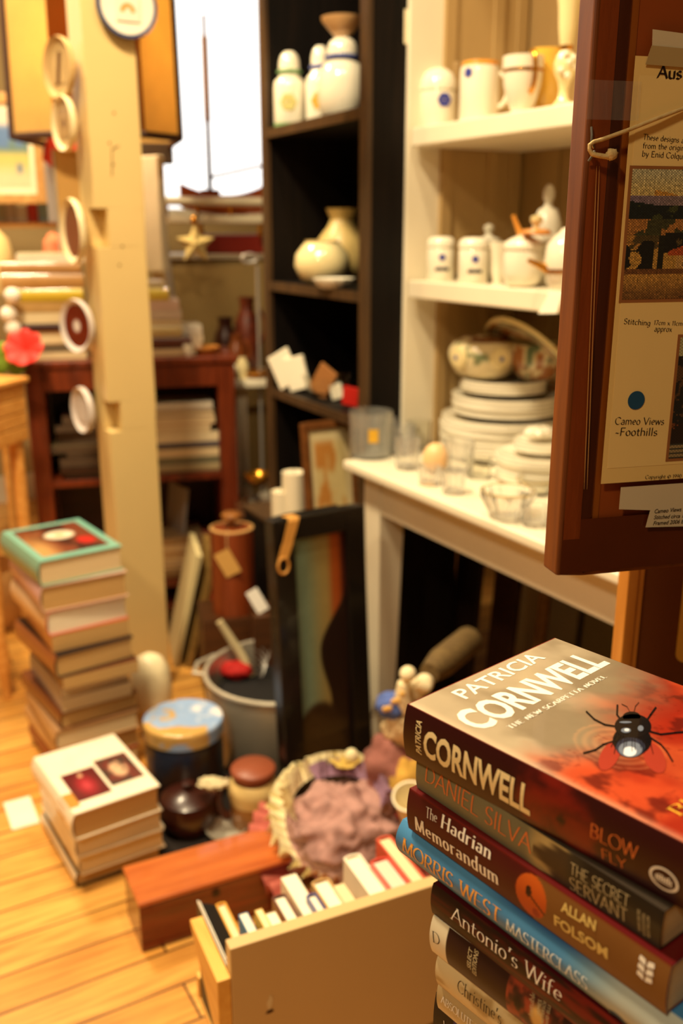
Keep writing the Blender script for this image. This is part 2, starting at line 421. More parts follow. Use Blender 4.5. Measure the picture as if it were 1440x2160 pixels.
# ------------------------------------------------------------------ the room
def floor_mat():
    m, nt, b = _base('floor_planks'); n = nt.nodes; l = nt.links
    tc = n.new('ShaderNodeTexCoord'); br = n.new('ShaderNodeTexBrick')
    l.new(tc.outputs['Object'], br.inputs[0]); br.offset = .37
    br.inputs['Scale'].default_value = 1; br.inputs['Brick Width'].default_value = 1.7; br.inputs['Row Height'].default_value = .082
    br.inputs['Mortar Size'].default_value = .0022; br.inputs['Bias'].default_value = -.2
    br.inputs['Color1'].default_value = L3((214, 150, 66)); br.inputs['Color2'].default_value = L3((236, 180, 92)); br.inputs['Mortar'].default_value = L3((70, 34, 10))
    mp = n.new('ShaderNodeMapping'); mp.inputs['Scale'].default_value = (1.2, 16, 1); no = n.new('ShaderNodeTexNoise'); no.inputs['Scale'].default_value = 5; no.inputs['Detail'].default_value = 5
    l.new(tc.outputs['Object'], mp.inputs[0]); l.new(mp.outputs[0], no.inputs[0])
    cr = n.new('ShaderNodeValToRGB'); cr.color_ramp.elements[0].position = .35; cr.color_ramp.elements[0].color = (.62, .5, .4, 1); cr.color_ramp.elements[1].position = .6; cr.color_ramp.elements[1].color = (1, 1, 1, 1)
    l.new(no.outputs[0], cr.inputs[0])
    mx = n.new('ShaderNodeMix'); mx.data_type = 'RGBA'; mx.blend_type = 'MULTIPLY'; mx.inputs[0].default_value = .8
    l.new(br.outputs['Color'], mx.inputs[6]); l.new(cr.outputs[0], mx.inputs[7]); l.new(mx.outputs[2], b.inputs['Base Color'])
    b.inputs['Roughness'].default_value = .33
    return m
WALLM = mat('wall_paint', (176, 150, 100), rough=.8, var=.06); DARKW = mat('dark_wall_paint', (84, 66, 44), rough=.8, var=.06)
AT = dict(loc=T0, rz=RZ)          # local x = along V, local y = away from the camera along the aisle
struct('floor', MB().box(-3.2, -2.8, -.05, 1.45, 2.7, 0), floor_mat(), **AT)
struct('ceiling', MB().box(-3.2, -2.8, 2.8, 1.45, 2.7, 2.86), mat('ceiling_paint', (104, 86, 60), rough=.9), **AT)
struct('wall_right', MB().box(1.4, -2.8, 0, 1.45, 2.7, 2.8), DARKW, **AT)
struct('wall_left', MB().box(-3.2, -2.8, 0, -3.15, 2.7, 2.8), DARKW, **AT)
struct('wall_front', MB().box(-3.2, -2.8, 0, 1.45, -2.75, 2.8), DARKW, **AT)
W1 = (.36, 1.30, 1.26, 2.5); W2 = (-1.5, -.30, 1.70, 2.5)
wb = MB()
for x0, x1, z0, z1 in ((-3.15, W2[0], 0, 2.8), (W2[0], W2[1], 0, W2[2]), (W2[0], W2[1], W2[3], 2.8), (W2[1], W1[0], 0, 2.8),
                       (W1[0], W1[1], 0, W1[2]), (W1[0], W1[1], W1[3], 2.8), (W1[1], 1.4, 0, 2.8)):
    wb.box(x0, 2.6, z0, x1, 2.66, z1)
struct('wall_back', wb, WALLM, **AT)
WHITEP = mat('white_gloss_paint', (232, 222, 196), rough=.35, var=.05)
def pane_mat():
    m, nt, b = _base('window_glass'); n = nt.nodes; l = nt.links
    t = n.new('ShaderNodeBsdfTransparent'); g = n.new('ShaderNodeBsdfGlossy'); g.inputs['Roughness'].default_value = .05
    fr = n.new('ShaderNodeFresnel'); mx = n.new('ShaderNodeMixShader'); l.new(fr.outputs[0], mx.inputs[0]); l.new(t.outputs[0], mx.inputs[1]); l.new(g.outputs[0], mx.inputs[2])
    l.new(mx.outputs[0], n['Material Output'].inputs[0]); return m
PANE = pane_mat()
for i, (x0, x1, z0, z1) in enumerate((W1, W2)):
    f = MB(); t = .035
    f.box(x0, 2.59, z0, x0+t, 2.65, z1); f.box(x1-t, 2.59, z0, x1, 2.65, z1); f.box(x0, 2.58, z0, x1, 2.65, z0+t); f.box(x0, 2.59, z1-t, x1, 2.65, z1)
    o = struct('window_%d' % (i+1), f, WHITEP, **AT)
    MB().box(x0+t, 2.62, z0+t, x1-t, 2.624, z1-t).build('pane', PANE, o)
bs = MB().box(-3.15, 2.585, 0, 1.4, 2.6, .12); struct('baseboard_back', bs, WHITEP, **AT)
# ------------------------------------------------------------------ cream post with the plates hung on it
POSTM = mat('post_cream_paint', (218, 190, 128), rough=.45, var=.06, scale=7, bump=.08)
PY = 2.3
pl = YY(219, 720, PY)                       # the post's front left edge half way up
pw = .118
pr = thing('wooden_post', 'tall cream painted square wooden post with plates and clock faces hung on it', 'post', (pl.x, pl.y, 0), RZ)
mb = MB()
def notch(z0, z1): return (z0, z1)
n1 = (Zrow(522, pl), Zrow(440, pl)); n2 = (Zrow(912, pl), Zrow(850, pl))
# local x to the right along V, y away; the left face is x=0. notches cut in the front left corner
zs = [0, n2[0], n2[1], n1[0], n1[1], 2.8]
for k in range(5):
    z0, z1 = zs[k], zs[k+1]
    if k in (1, 3): mb.prism([(.0, .055), (.03, .055), (.03, 0), (pw, 0), (pw, pw), (0, pw)], z0, z1)
    else: mb.box(0, 0, z0, pw, pw, z1)
mb.build('shaft', POSTM, pr, bevel=.002)
for z, x in ((Zrow(300, pl), .045), (Zrow(345, pl), .05), (Zrow(520, pl), .06), (Zrow(560, pl), .05), (Zrow(235, pl), .06)):
    MB().tube([(x, .001, z), (x, -.001, z)], .003, 8).build('nail_mark', mat('old_nail', (120, 92, 50), rough=.6), pr)
mb = MB(); mb.tube([(.05, -.0006, Zrow(312, pl)), (.046, -.0006, Zrow(370, pl))], .0012, 6); mb.tube([(.05, -.0006, Zrow(312, pl)), (.066, -.0006, Zrow(305, pl))], .0012, 6)
mb.build('scratch_mark', mat('old_nail', (120, 92, 50), rough=.6), pr)
PORC = mat('white_porcelain', (240, 232, 212), rough=.15, var=.04, coat=.4)
BLUERIM = mat('navy_rim', (52, 66, 110), rough=.25, coat=.4)
REDBR = mat('red_brown_glaze', (110, 34, 16), rough=.25, coat=.4); GREYRIM = mat('pale_grey_rim', (206, 196, 190), rough=.3)
CREAMRIM = mat('cream_wood_rim', (232, 214, 168), rough=.4); TANF = mat('tan_plate', (196, 164, 110), rough=.35)
def wallplate(label, u, v, hpx, face, rim, fn=None, tilt=0, name='wall_plate', cat='plate'):
    """a round plate or clock face fixed to the post's left face, its front looking along -V"""
    p = PL(u, v, Ve((pl.x, pl.y, 0)), V)
    p = p - V*.030; tilt += .24
    r = S(hpx/2, p)
    t = thing(name, label, cat, p, RZ, None, (0, 0, RZ + tilt))
    M = Matrix.Rotation(-math.pi/2, 4, 'Y')
    MB().lathe([(0, -.012), (r*.75, -.012), (r*.98, -.002), (r, .006), (r*.97, .012), (r*.86, .008), (r*.80, .0045)], 40, M=M).build('rim', rim, t, smooth=True)
    MB().lathe([(0, .003), (r*.82, .0045), (r*.82, .001), (0, -.001)], 40, M=M).build('face', face, t, smooth=True)
    if fn: 
        M2 = Matrix.Rotation(-math.pi/2, 4, 'Z')
        picture('printed_motif', r*1.0, r*1.0, 24, 24, fn, painted('glazed_print', .25, .3), t, mapf=lambda a, b: M2 @ Ve(((a-.5)*r, -.0052, (b-.5)*r)))
    return t
wallplate('tan oval plaque with a dark leaning figure, topmost on the left face of the post', 156, 146, 124, TANF, TANF,
          lambda x, y: mixc((204, 172, 118), (84, 44, 20), sst(.16, .08, abs(x - .5 - .25*(y-.5)))))
wallplate('tan plaque with a cream edge hanging just under the topmost plaque', 166, 262, 112, TANF, CREAMRIM, lambda x, y: mixc((180, 144, 92), (110, 74, 42), sst(.2, .1, math.hypot(x-.5, y-.5))), -.12)
wallplate('cream rimmed plate with a dark red brown face beside the upper notch', 184, 488, 134, REDBR, CREAMRIM, None, -.18)
wallplate('small pale grey rimmed plate with a red brown centre above the lower notch', 191, 686, 112, REDBR, GREYRIM, lambda x, y: mixc((228, 220, 214), (110, 34, 16), sst(.16, .3, math.hypot(x-.5, y-.5))), .1)
wallplate('small plain pale grey plate, lowest on the post beside the lower notch', 202, 862, 98, GREYRIM, GREYRIM, lambda x, y: (212, 204, 200), -.1)
# plate on the front face at the top
p = PL(262, 14, Ve((pl.x, pl.y, 0)), E) + E*.012; r = S(66, p)
t = thing('wall_plate', 'white round plate with a navy rim high on the front of the post', 'plate', p, RZ)
M = Matrix.Rotation(math.pi/2, 4, 'X')
MB().lathe([(0, -.012), (r*.8, -.012), (r*.98, -.002), (r, .008), (r*.97, .013), (r*.88, .012), (r*.86, .006)], 44, M=M).build('rim', BLUERIM, t, smooth=True)
MB().lathe([(0, .005), (r*.87, .010), (r*.87, .002), (0, .0)], 44, M=M).build('face', PORC, t, smooth=True)
picture('printed_motif', r, r, 24, 24, lambda x, y: mixc((240, 232, 212), (200, 150, 70), sst(.12, .05, abs(math.hypot(x-.5, y-.35)-.22)) if y > .3 else 0), painted('glazed_print', .25, .3), t,
        mapf=lambda a, b: Ve(((a-.5)*r*.8, -.0115, (b-.6)*r*.8)))
# ------------------------------------------------------------------ white dresser: table with a hutch standing on it
tb = thing('dresser_table', 'white painted wooden table with tapered legs carrying glassware and plates', 'table', (T0.x, T0.y, 0), RZ)
TW, TL = .60, 1.05
MB().box(0, -TL, .678, TW, 0, .70).build('tabletop', WHITEP, tb, bevel=.006, seg=3)
lx = .045
MB().box(lx, -TL+.04, .588, lx+.02, -.03, .678).build('apron', WHITEP, tb, bevel=.001)
MB().box(lx+.03, -.05, .588, TW-.05, -.03, .678).build('apron', WHITEP, tb, bevel=.001)
for x, y in ((lx-.004, -.028), (TW-.115, -.028), (lx-.004, -TL+.1), (TW-.115, -TL+.1)):
    MB().taper((x+.012, y-.052, x+.056, y-.012), (x, y-.068, x+.068, y), 0, .62).box(x, y-.068, .62, x+.068, y, .678).build('leg', WHITEP, tb, bevel=.002)
hc = G(838, 942, .70)
hl = (hc - T0); hx, hy = hl.dot(V), -hl.dot(E)        # local position of the hutch's front left corner
HP = T0 + V*hx - E*hy
z2 = Zrow(590, HP); z1 = Zrow(273, HP); HD = .33; HW = 1.0
ht = thing('hutch', 'white open shelved hutch standing on the white table, crowded with china', 'cupboard', (HP.x, HP.y, .70), RZ)
BEIGEP = mat('hutch_inside_shade', (156, 126, 80), rough=.5, var=.10, scale=5); LINEP = mat('hutch_lining_shade', (176, 146, 96), rough=.5, var=.10, scale=5)  # shade inside the hutch is put into both beiges
MB().box(0, -.022, 0, HD, 0, 1.5).build('side_panel', WHITEP, ht, bevel=.0015)
MB().box(0, -HW, 0, HD, -HW+.022, 1.5).build('side_panel', WHITEP, ht, bevel=.0015)
bp = MB(); bp.box(HD-.012, -HW, 0, HD, -.001, 1.5)
for y in (-.13, -.30, -.60): bp.box(HD-.02, y-.03, 0, HD-.012, y+.03, 1.5)
bp.build('back_panel', BEIGEP, ht, bevel=.002)
sp = MB()      # framed boards lining the inside of the left end
sp.box(.085, -.026, 0, HD-.0125, -.0221, 1.5)
for x in (.085, .215, HD-.05): sp.box(x, -.032, 0, x+.03, -.0262, 1.5)
for z in (.02, .36, .76, 1.16): sp.box(.115, -.030, z, HD-.03, -.0262, z+.045)
sp.build('end_lining', LINEP, ht, bevel=.0015)
for z in (z1, z2, 2.0):
    MB().box(.0, -HW+.023, z-.70-.038, HD-.021, -.033, z-.70).build('shelf', WHITEP, ht, bevel=.003)
hi = MB(); hi.box(-.008, -.012, Zrow(95, HP)-.7, -.0005, .006, Zrow(22, HP)-.7); hi.tube([(-.006, .008, Zrow(95, HP)-.7), (-.006, .008, Zrow(22, HP)-.7)], .005, 10)
hi.build('hinge', mat('painted_hinge', (226, 214, 180), rough=.4), ht, bevel=.001)
# ------------------------------------------------------------------ black bookcase
K = Ve((.054, 2.18, 0)); KD = Ve((-.454, .891, 0)); BW = .587
krz = math.atan2(KD.y, KD.x) - math.pi/2          # local y along KD (away), local x into the case
bk = thing('black_bookcase', 'tall black bookcase with sparse white china standing left of the white hutch', 'bookcase', (K.x, K.y, 0), krz)
BLACKW = wood('black_stained_wood', (7, 5, 4), (22, 14, 9), (14, 14, 1), 4, rough=.65)
BLACKW.node_tree.nodes['Principled BSDF'].inputs['Specular IOR Level'].default_value = .15
EDGEW = wood('worn_black_edge', (50, 34, 18), (84, 58, 30), (14, 14, 1), 4, rough=.5)
BD = .27
for y0, y1 in ((0, .026), (BW-.026, BW)):
    pn = MB().box(.012, y0, 0, BD, y1, 2.3).build('side_panel', BLACKW, bk)
    MB().box(-.002, y0-.004, 0, .012, y1+.004, 2.3).build('edge_strip', EDGEW, pn, bevel=.001)
MB().box(BD-.01, .026, 0, BD, BW-.026, 2.3).build('back_panel', BLACKW, bk)
kz1 = Zrow(222, K); kz2 = Zrow(618, K); kz3 = Zrow(872, K); kz4 = Zrow(960, K)
for z in (2.28, kz1, kz2, kz3-.02, .30):
    s_ = MB().box(.006, .027, z-.022, BD-.011, BW-.027, z).build('shelf', BLACKW, bk)
    MB().box(.0, .027, z-.023, .0055, BW-.027, z+.0005).build('edge_strip', EDGEW, s_)
KX = Ve((math.cos(krz), math.sin(krz), 0)); KN = KX
def kpt(u, z, dx): return colline(u, K + KX*dx, KD, z)       # on the bookcase, dx behind its front edge
def hpt(u, z, dx): return colline(u, HP + V*dx, E, z)        # on the hutch
# ------------------------------------------------------------------ china
CHINA = mat('white_china', (238, 230, 208), rough=.12, var=.04, coat=.5)
CREAMC = mat('cream_china', (232, 214, 160), rough=.15, var=.06, coat=.5)
GREYC = mat('pale_grey_stoneware', (206, 200, 182), rough=.3, var=.06)
GOLD = mat('gilding', (214, 150, 50), rough=.25, metal=.9, var=.1)
ORANGEG = mat('orange_gold_glaze', (222, 150, 60), rough=.2, coat=.4)
AMBERC = mat('amber_glaze', (226, 176, 70), rough=.2, coat=.4)
BLUEF = mat('blue_flower_print', (58, 66, 150), rough=.3); GREENR = mat('green_glaze_rim', (120, 160, 110), rough=.25, coat=.3)
BLUER = mat('blue_glaze_rim', (84, 96, 160), rough=.25, coat=.3); BROWNC = mat('brown_glaze', (120, 62, 26), rough=.25, coat=.4)
DARKINK = mat('dark_grey_print', (84, 82, 84), rough=.4)
def pot(name, label, cat, P, r, h, prof, m, rz=None, group=None, part='body', n=40, flute=0, nf=0):
    t = thing(name, label, cat, P, RZ if rz is None else rz, group)
    MB().lathe([(a*r, b*h) for a, b in prof], n, flute=flute, nf=nf).build(part, m, t, smooth=True, sharp=50)
    return t
def part_lathe(t, name, prof, m, c=(0,0,0), n=32, M=None, sx=1, sy=1):
    return MB().lathe(prof, n, c=c, M=M, sx=sx, sy=sy).build(name, m, t, smooth=True, sharp=50)
def handle(t, r, z0, z1, out, m, th=.004, side=None, name='handle'):
    """a loop handle at local angle side (radians)"""
    a = side if side is not None else -math.pi/2
    pts = []
    for k in range(13):
        q = math.pi*k/12
        d = r + out*math.sin(q); z = z0 + (z1-z0)*(1-math.cos(q))/2
        pts.append((d*math.cos(a), d*math.sin(a), z))
    return MB().tube(pts, th, 8).build(name, m, t, smooth=True)
def flower(t, r, z, s, ang, m, name='flower_print'):
    mb = MB()
    for k in range(6):
        a = 2*math.pi*k/6
        y, zz = math.cos(a)*s*.6, math.sin(a)*s*.6
        M = Matrix.Rotation(ang, 4, 'Z') @ Matrix.Translation((r*math.cos(y/r)+.0006, y, z+zz)) @ Matrix.Rotation(math.pi/2, 4, 'Y')
        mb.lathe([(0, .0003), (s*.5, .0002), (s*.5, -.0006)], 10, M=M)
    return mb.build(name, m, t)
FACE = math.radians(-90) - RZ            # local angle that looks straight at the camera
def row_pot(fn, u, z, dx, w): P = fn(u, z, dx); return P, S(w/2, P)
CYL = [(0, 0), (.93, 0), (1, .03), (1, .78), (.97, .8)]
# --- upper shelf of the hutch
P, r = row_pot(hpt, 922, z1, .07, 76); h = Zrow(192, P) - z1
t = pot('canister', 'white domed china canister with a blue flower, leftmost on the upper hutch shelf', 'canister', P, r, h, [(0,0),(.95,0),(1,.04),(1,.9),(.97,1),(0,1)], CHINA)
part_lathe(t, 'lid', [(r*1.02, h), (r*1.03, h+.006), (r*.98, h+.018), (r*.8, h+.034), (r*.4, h+.045), (0, h+.047)], CHINA)
flower(t, r, h*.72, .014, FACE+.25, BLUEF)
P, r = row_pot(hpt, 958, z1, .118, 24); 
pot('bottle', 'small beige knob topped bottle half hidden behind the domed canister', 'bottle', P, .018, Zrow(128, P)-z1, [(0,0),(1,0),(1,.55),(.5,.7),(.45,.78),(.7,.88),(.6,.97),(0,1)], BEIGEP)
P, r = row_pot(hpt, 1008, z1, .06, 82); h = Zrow(132, P) - z1
t = pot('mug', 'large white mug with an orange rim and blue flower on the upper hutch shelf', 'mug', P, r, h, [(0,0),(.96,0),(1,.03),(1,.86),(.94,.95),(.9,1),(.84,1),(.88,.9),(.9,.06),(0,.05)], CHINA)
part_lathe(t, 'rim_band', [(r*.97, h*.93), (r*.92, h*1.005), (r*.82, h*1.005), (r*.86, h*.93)], ORANGEG)
handle(t, r*.97, h*.25, h*.8, r*.5, CHINA, .005, FACE+1.2)
flower(t, r, h*.8, .009, FACE-.75, BLUEF)
P, r = row_pot(hpt, 1098, z1, .035, 84); h = Zrow(120, P) - z1
t = pot('teacup', 'rounded white teacup with a gilded handle and gold line on the upper hutch shelf', 'cup', P, r, h, [(0,0),(.45,0),(.5,.04),(.72,.22),(.92,.5),(1,.8),(1.02,1),(.98,1),(.95,.8),(.86,.5),(.6,.2),(0,.12)], CHINA)
part_lathe(t, 'gold_line', [(r*1.0, h*.72), (r*1.012, h*.75), (r*1.0, h*.78)], GOLD)
handle(t, r*.88, h*.35, h*1.05, r*.42, GOLD, .0045, FACE+.3)
P, r = row_pot(hpt, 1146, z1, .1, 70); h = Zrow(105, P) - z1
t = pot('teacup', 'amber glazed cup standing behind the gilded teacup', 'cup', P, r, h, [(0,0),(.5,0),(.8,.2),(1,.6),(1.02,1),(.97,1),(.9,.55),(.6,.15),(0,.1)], AMBERC)
P, r = row_pot(hpt, 1186, z1, .04, 46); h = Zrow(-10, P) - z1
t = pot('figurine_vase', 'tall gilded cream figural vase at the right of the upper hutch shelf, against the frame', 'vase', P, r, h,
        [(0,0),(.85,0),(.9,.03),(.5,.08),(.42,.16),(.6,.24),(.95,.32),(1,.40),(.8,.47),(.5,.52),(.62,.58),(.78,.72),(.9,.9),(1.05,1),(.98,1),(.8,.9),(.5,.6),(0,.58)], CREAMC)
mb = MB()
for k, (zz, a) in enumerate(((.33, -.6), (.40, .2), (.36, .9), (.47, -.2), (.44, .7), (.28, .1))):
    mb.ball((r*.85*math.cos(FACE+a), r*.85*math.sin(FACE+a), h*zz), r*.32, 10, 8)
mb.build('figure_group', CHINA, t, smooth=True)
part_lathe(t, 'gold_band', [(r*.53, h*.505), (r*.56, h*.525), (r*.6, h*.555), (r*.6, h*.56)], GOLD)
# --- middle shelf
def canister(label, u, top, w, dx, motif=True):
    P, r = row_pot(hpt, u, z2, dx, w); H_ = Zrow(top, P) - z2; h = H_*.74
    t = pot('canister', label, 'canister', P, r, h, [(0,0),(.95,0),(1,.03),(1,.97),(.96,1),(0,1)], CHINA)
    part_lathe(t, 'lid', [(r*.97, h+.0005), (r*1.03, h+.002), (r*1.03, h+.008), (r*.98, H_*.92), (r*.7, H_*.985), (0, H_)], CHINA)
    mb = MB()
    for k in range(5):
        a = FACE + (k-2)*.2
        M = Matrix.Rotation(a, 4, 'Z') @ Matrix.Translation((r+.0004, 0, h*.36))
        mb.box(-.0005, -.003, -.0035, .0004, .003, .0035 + .002*(k % 2), M)
    mb.build('name_print', DARKINK, t)
    if motif: flower(t, r, h*.72, .007, FACE, BLUEF)
    return t, r, h, H_
canister('small lidded white canister, leftmost on the middle hutch shelf', 928, 498, 58, .06)
canister('small lidded white canister with blue print, second from left on the middle hutch shelf', 996, 500, 62, .055)
P, r = row_pot(hpt, 1026, z2, .115, 66); h = (Zrow(500, P) - z2)
t = pot('canister', 'grey white canister with a round knob, behind the second small canister', 'canister', P, .028, h*.8, [(0,0),(1,0),(1,1),(0,1)], GREYC)
part_lathe(t, 'lid', [(.029, h*.8), (.027, h*.95), (.010, h*1.02), (.006, h*1.08), (.011, h*1.16), (.011, h*1.24), (0, h*1.3)], GREYC)
P, r = row_pot(hpt, 1048, z2, .105, 36); h = Zrow(510, P) - z2
t = pot('teacup', 'small white cup tucked between the printed canister and the sugar bowl', 'cup', P, .024, h, [(0,0),(.5,0),(.8,.3),(1,1),(.94,1),(.7,.3),(0,.1)], CHINA)
P, r = row_pot(hpt, 1100, z2, .052, 84); H_ = Zrow(496, P) - z2; h = H_*.72
t = pot('sugar_bowl', 'round white lidded sugar bowl on the middle hutch shelf', 'bowl', P, r, h, [(0,0),(.6,0),(.86,.12),(1,.4),(1,.8),(.95,1),(0,1)], CHINA)
part_lathe(t, 'lid', [(r*.99, h), (r*1.03, h+.004), (r*.96, h+.014), (r*.7, H_*.93), (r*.3, H_), (0, H_)], CHINA)
P = hpt(1130, H_ + z2, .052) ; 
t2 = thing('knobbed_wooden_lid', 'orange wooden lid with a cream knob lying on the white sugar bowl', 'ornament', (P.x, P.y, z2+H_+.0005), RZ)  # loose wooden lid with its own knob
part_lathe(t2, 'disc', [(0, 0), (.027, 0), (.029, .004), (.026, .010), (.008, .012), (0, .012)], mat('orange_wood', (206, 136, 62), rough=.4))
part_lathe(t2, 'knob', [(.006, .0118), (.005, .018), (.012, .024), (.012, .034), (0, .038)], CREAMC)
P, r = row_pot(hpt, 1146, z2, .112, 78); h = Zrow(428, P) - z2
t = pot('teapot', 'grey white teapot with ball knob and amber spout, back of the middle hutch shelf', 'teapot', P, .032, h, [(0,0),(.7,0),(.95,.15),(1,.45),(.9,.75),(.6,.92),(.3,.95),(.2,1.0),(.34,1.06),(.34,1.14),(.2,1.2),(0,1.22)], GREYC)
MB().tube([(.028*math.cos(FACE-1.3), .028*math.sin(FACE-1.3), h*.4), (.055*math.cos(FACE-1.3), .055*math.sin(FACE-1.3), h*.6), (.075*math.cos(FACE-1.3), .075*math.sin(FACE-1.3), h*.85)], [.010, .007, .004], 10).build('spout', ORANGEG, t, smooth=True)
P, r = row_pot(hpt, 1186, z2, .035, 84); h = Zrow(482, P) - z2
t = pot('teapot', 'glossy white teapot with gold spout beside the frame on the middle hutch shelf', 'teapot', P, r, h, [(0,0),(.55,0),(.6,.05),(.85,.15),(1,.45),(.9,.75),(.5,.9),(.35,.93),(.2,1),(0,1.02)], CHINA)
MB().tube([(r*.8*math.cos(FACE-1.4), r*.8*math.sin(FACE-1.4), h*.35), (r*1.3*math.cos(FACE-1.4), r*1.3*math.sin(FACE-1.4), h*.42), (r*1.9*math.cos(FACE-1.4), r*1.9*math.sin(FACE-1.4), h*.5)], [.009, .006, .004], 10).build('spout', GOLD, t, smooth=True)
part_lathe(t, 'gold_band', [(r*.98, h*.30), (r*1.0, h*.33), (r*1.0, h*.36)], GOLD)
P = hpt(1158, z2, -.004)
t = MB().add([(0,0,0),(.036,-.002,.0),(.030,-.012,-.036),(-.014,-.012,-.034)], [(0,1,2,3)]) and None
mb = MB(); 
vs = [(0,-.001,.004),(.04,-.001,.004),(.04,-.0035,-.006),(0,-.0035,-.006),(-.016,-.009,-.04),(.034,-.009,-.036)]
mb.add(vs + [(x, y-.0006, z) for x, y, z in vs], [(0,1,2,3),(3,2,5,4),(6,9,8,7),(9,10,11,8),(0,6,7,1),(4,5,11,10),(0,3,9,6),(3,4,10,9),(1,7,8,2),(2,8,11,5)])
pt_ = mb.build('paper_tag', mat('paper_white', (240, 232, 210), rough=.7), None, loc=(P.x, P.y, z2), rz=RZ-math.pi/2)
tag(pt_, 'folded white paper tag hanging over the edge of the middle hutch shelf', 'tag')
# --- plates at the foot of the hutch
PLATE = [(0,0),(.5,0),(.56,.1),(.72,.2),(.97,.52),(1,.58),(1,.96),(.985,1),(.95,.97),(.68,.5),(.5,.35),(0,.35)]
def plate_stack(u, v, wpx, n, step, name, lab, grp, m, z0, P=None, r=None, rimm=None):
    if P is None: P = G(u, v, z0); r = S(wpx/2, P)
    first = None; out = []
    for k in range(n):
        z = z0 + k*step
        where = 'bottom' if k == 0 else ('top' if k == n-1 else ORD[n-1-k] + ' from the top')
        if first is None:
            first = thing(name, '', 'plate', (P.x, P.y, z), RZ, grp)
            h = .018 if r > .1 else .014
            ch = MB().lathe([(a*r, b*h) for a, b in PLATE], 44).build('body', m, first, smooth=True)
            ch2 = part_lathe(first, 'rim_line', [(r*.97, h*.995+.0003), (r*.955, h*.98+.0004), (r*.94, h*.955+.0002)], rimm or GOLD)
            o = first
        else:
            o = first.copy(); COL.objects.link(o); o.location = (P.x + RN.uniform(-.003, .003), P.y + RN.uniform(-.003, .003), z)
            for c in (ch, ch2):
                d = c.copy(); COL.objects.link(d); d.parent = o
        o['label'] = lab % where
        out.append(o)
    return P, r, out, z0 + (n-1)*step
ORD = {0: 'top', 1: 'second', 2: 'third', 3: 'fourth', 4: 'fifth', 5: 'sixth', 6: 'seventh', 7: 'eighth', 8: 'ninth', 9: 'tenth', 10: 'eleventh'}
THINLINE = mat('grey_line', (186, 176, 150), rough=.3)
P0 = HP + E*.18 + V*.165; P0.z = .70
P, r, _, zt = plate_stack(1035, 912, 268, 10, .0084, 'dinner_plate', 'large white dinner plate, %s in widest tier of the tall plate stack', 'large dinner plates in the tall stack', CHINA, .7006, P0, .138, THINLINE)
zt += .0175
P, r, _, zt = plate_stack(0, 0, 0, 5, .0082, 'lunch_plate', 'white medium plate, %s in middle tier of the tall plate stack', 'middle sized plates in the tall stack', CHINA, zt, P0 + V*.006 - E*-.008, .122, THINLINE)
zt += .0175
P, r, _, zt = plate_stack(0, 0, 0, 4, .0066, 'side_plate', 'small white plate, %s in uppermost tier of the tall plate stack', 'small plates in the tall stack', CHINA, zt, P0 + V*.004, .098, THINLINE)
zt += .0145
# painted bowls on top of the stack, with two round lug handles
def floral(x, y):
    c = (232, 216, 172)
    v = N(x*4, y*3, 1.6, 3)
    if y > .70: c = mixc(c, (112, 64, 30), sst(.05, .3, v + (y-.70)*1.2))
    if v < -.28 and y > .4: c = mixc(c, (70, 92, 60), .7)
    return c
def floral2(x, y):
    c = (228, 212, 168); v = N(x*7, y*5, 1.6, 9)
    if v > .12: c = mixc(c, (150, 84, 36), .85)
    if v < -.2: c = mixc(c, (66, 92, 66), .8)
    return c
def round_paint(t, name, r, h, prof, fn, m=None):
    # a lathe body coloured by fn(angle, height)
    nA, nP = 64, 24
    import bisect
    L_ = [0]
    for a, b in zip(prof, prof[1:]): L_.append(L_[-1] + math.hypot((a[0]-b[0])*r, (a[1]-b[1])*h))
    def mp(a, b):
        s = b*L_[-1]; k = max(0, min(len(prof)-2, bisect.bisect_right(L_, s)-1)); q = (s-L_[k])/max(1e-9, L_[k+1]-L_[k])
        rr = (prof[k][0]+(prof[k+1][0]-prof[k][0])*q)*r; zz = (prof[k][1]+(prof[k+1][1]-prof[k][1])*q)*h
        return (rr*math.cos(a*2*math.pi), rr*math.sin(a*2*math.pi), zz)
    return picture(name, 1, 1, nA, nP, fn, m or painted('painted_china', .15, .4), t, mapf=mp)
bp_ = P0 - E*.035 - V*.03
pz = zt
r = .080; h = .098
t = thing('lugged_bowl', 'cream lidded bowl painted brown on top with two round lug handles, on the plate stack', 'bowl', (bp_.x, bp_.y, pz), RZ)
round_paint(t, 'body', r, h, [(0,0),(.55,0),(.8,.1),(1,.45),(1.0,.62),(.85,.82),(.5,.96),(0,1)], floral)
for a in (FACE-.95, FACE+.35):
    M = Matrix.Rotation(a, 4, 'Z') @ Matrix.Translation((r*.95, 0, h*.5)) @ Matrix.Rotation(math.pi/2, 4, 'Y')
    q = MB().lathe([(0,-.01),(.020,-.008),(.026,0),(.022,.006),(.010,.009),(0,.009)], 24, M=M).build('lug_handle', CREAMC, t, smooth=True)
    MB().lathe([(0,.0095),(.005,.0095),(.006,.008)], 12, M=M).build('blue_dot', BLUEF, q)
P = P0 + V*.045 + E*.060
t = thing('painted_bowl', 'cream bowl with brown and green flowers lying beside the lugged bowl', 'bowl', (P.x, P.y, pz), RZ, None, (0, .0, RZ))
round_paint(t, 'body', .058, .085, [(0,0),(.5,0),(.75,.1),(1,.5),(1.02,1),(.97,1),(.9,.5),(.6,.12),(0,.1)], floral2)
pc = PL(1128, 752, P0 + V*.05, V)
nn = Ve((-.62, -.34, -.60)).normalized()
t = thing('platter', 'large cream rimmed platter tilted on edge above the painted bowls, against the frame', 'platter', pc, 0, None, nn.to_track_quat('Z', 'Y').to_euler())
rr = .13
MB().lathe([(a*rr, b*.02) for a, b in PLATE], 48).build('body', CREAMC, t, smooth=True)
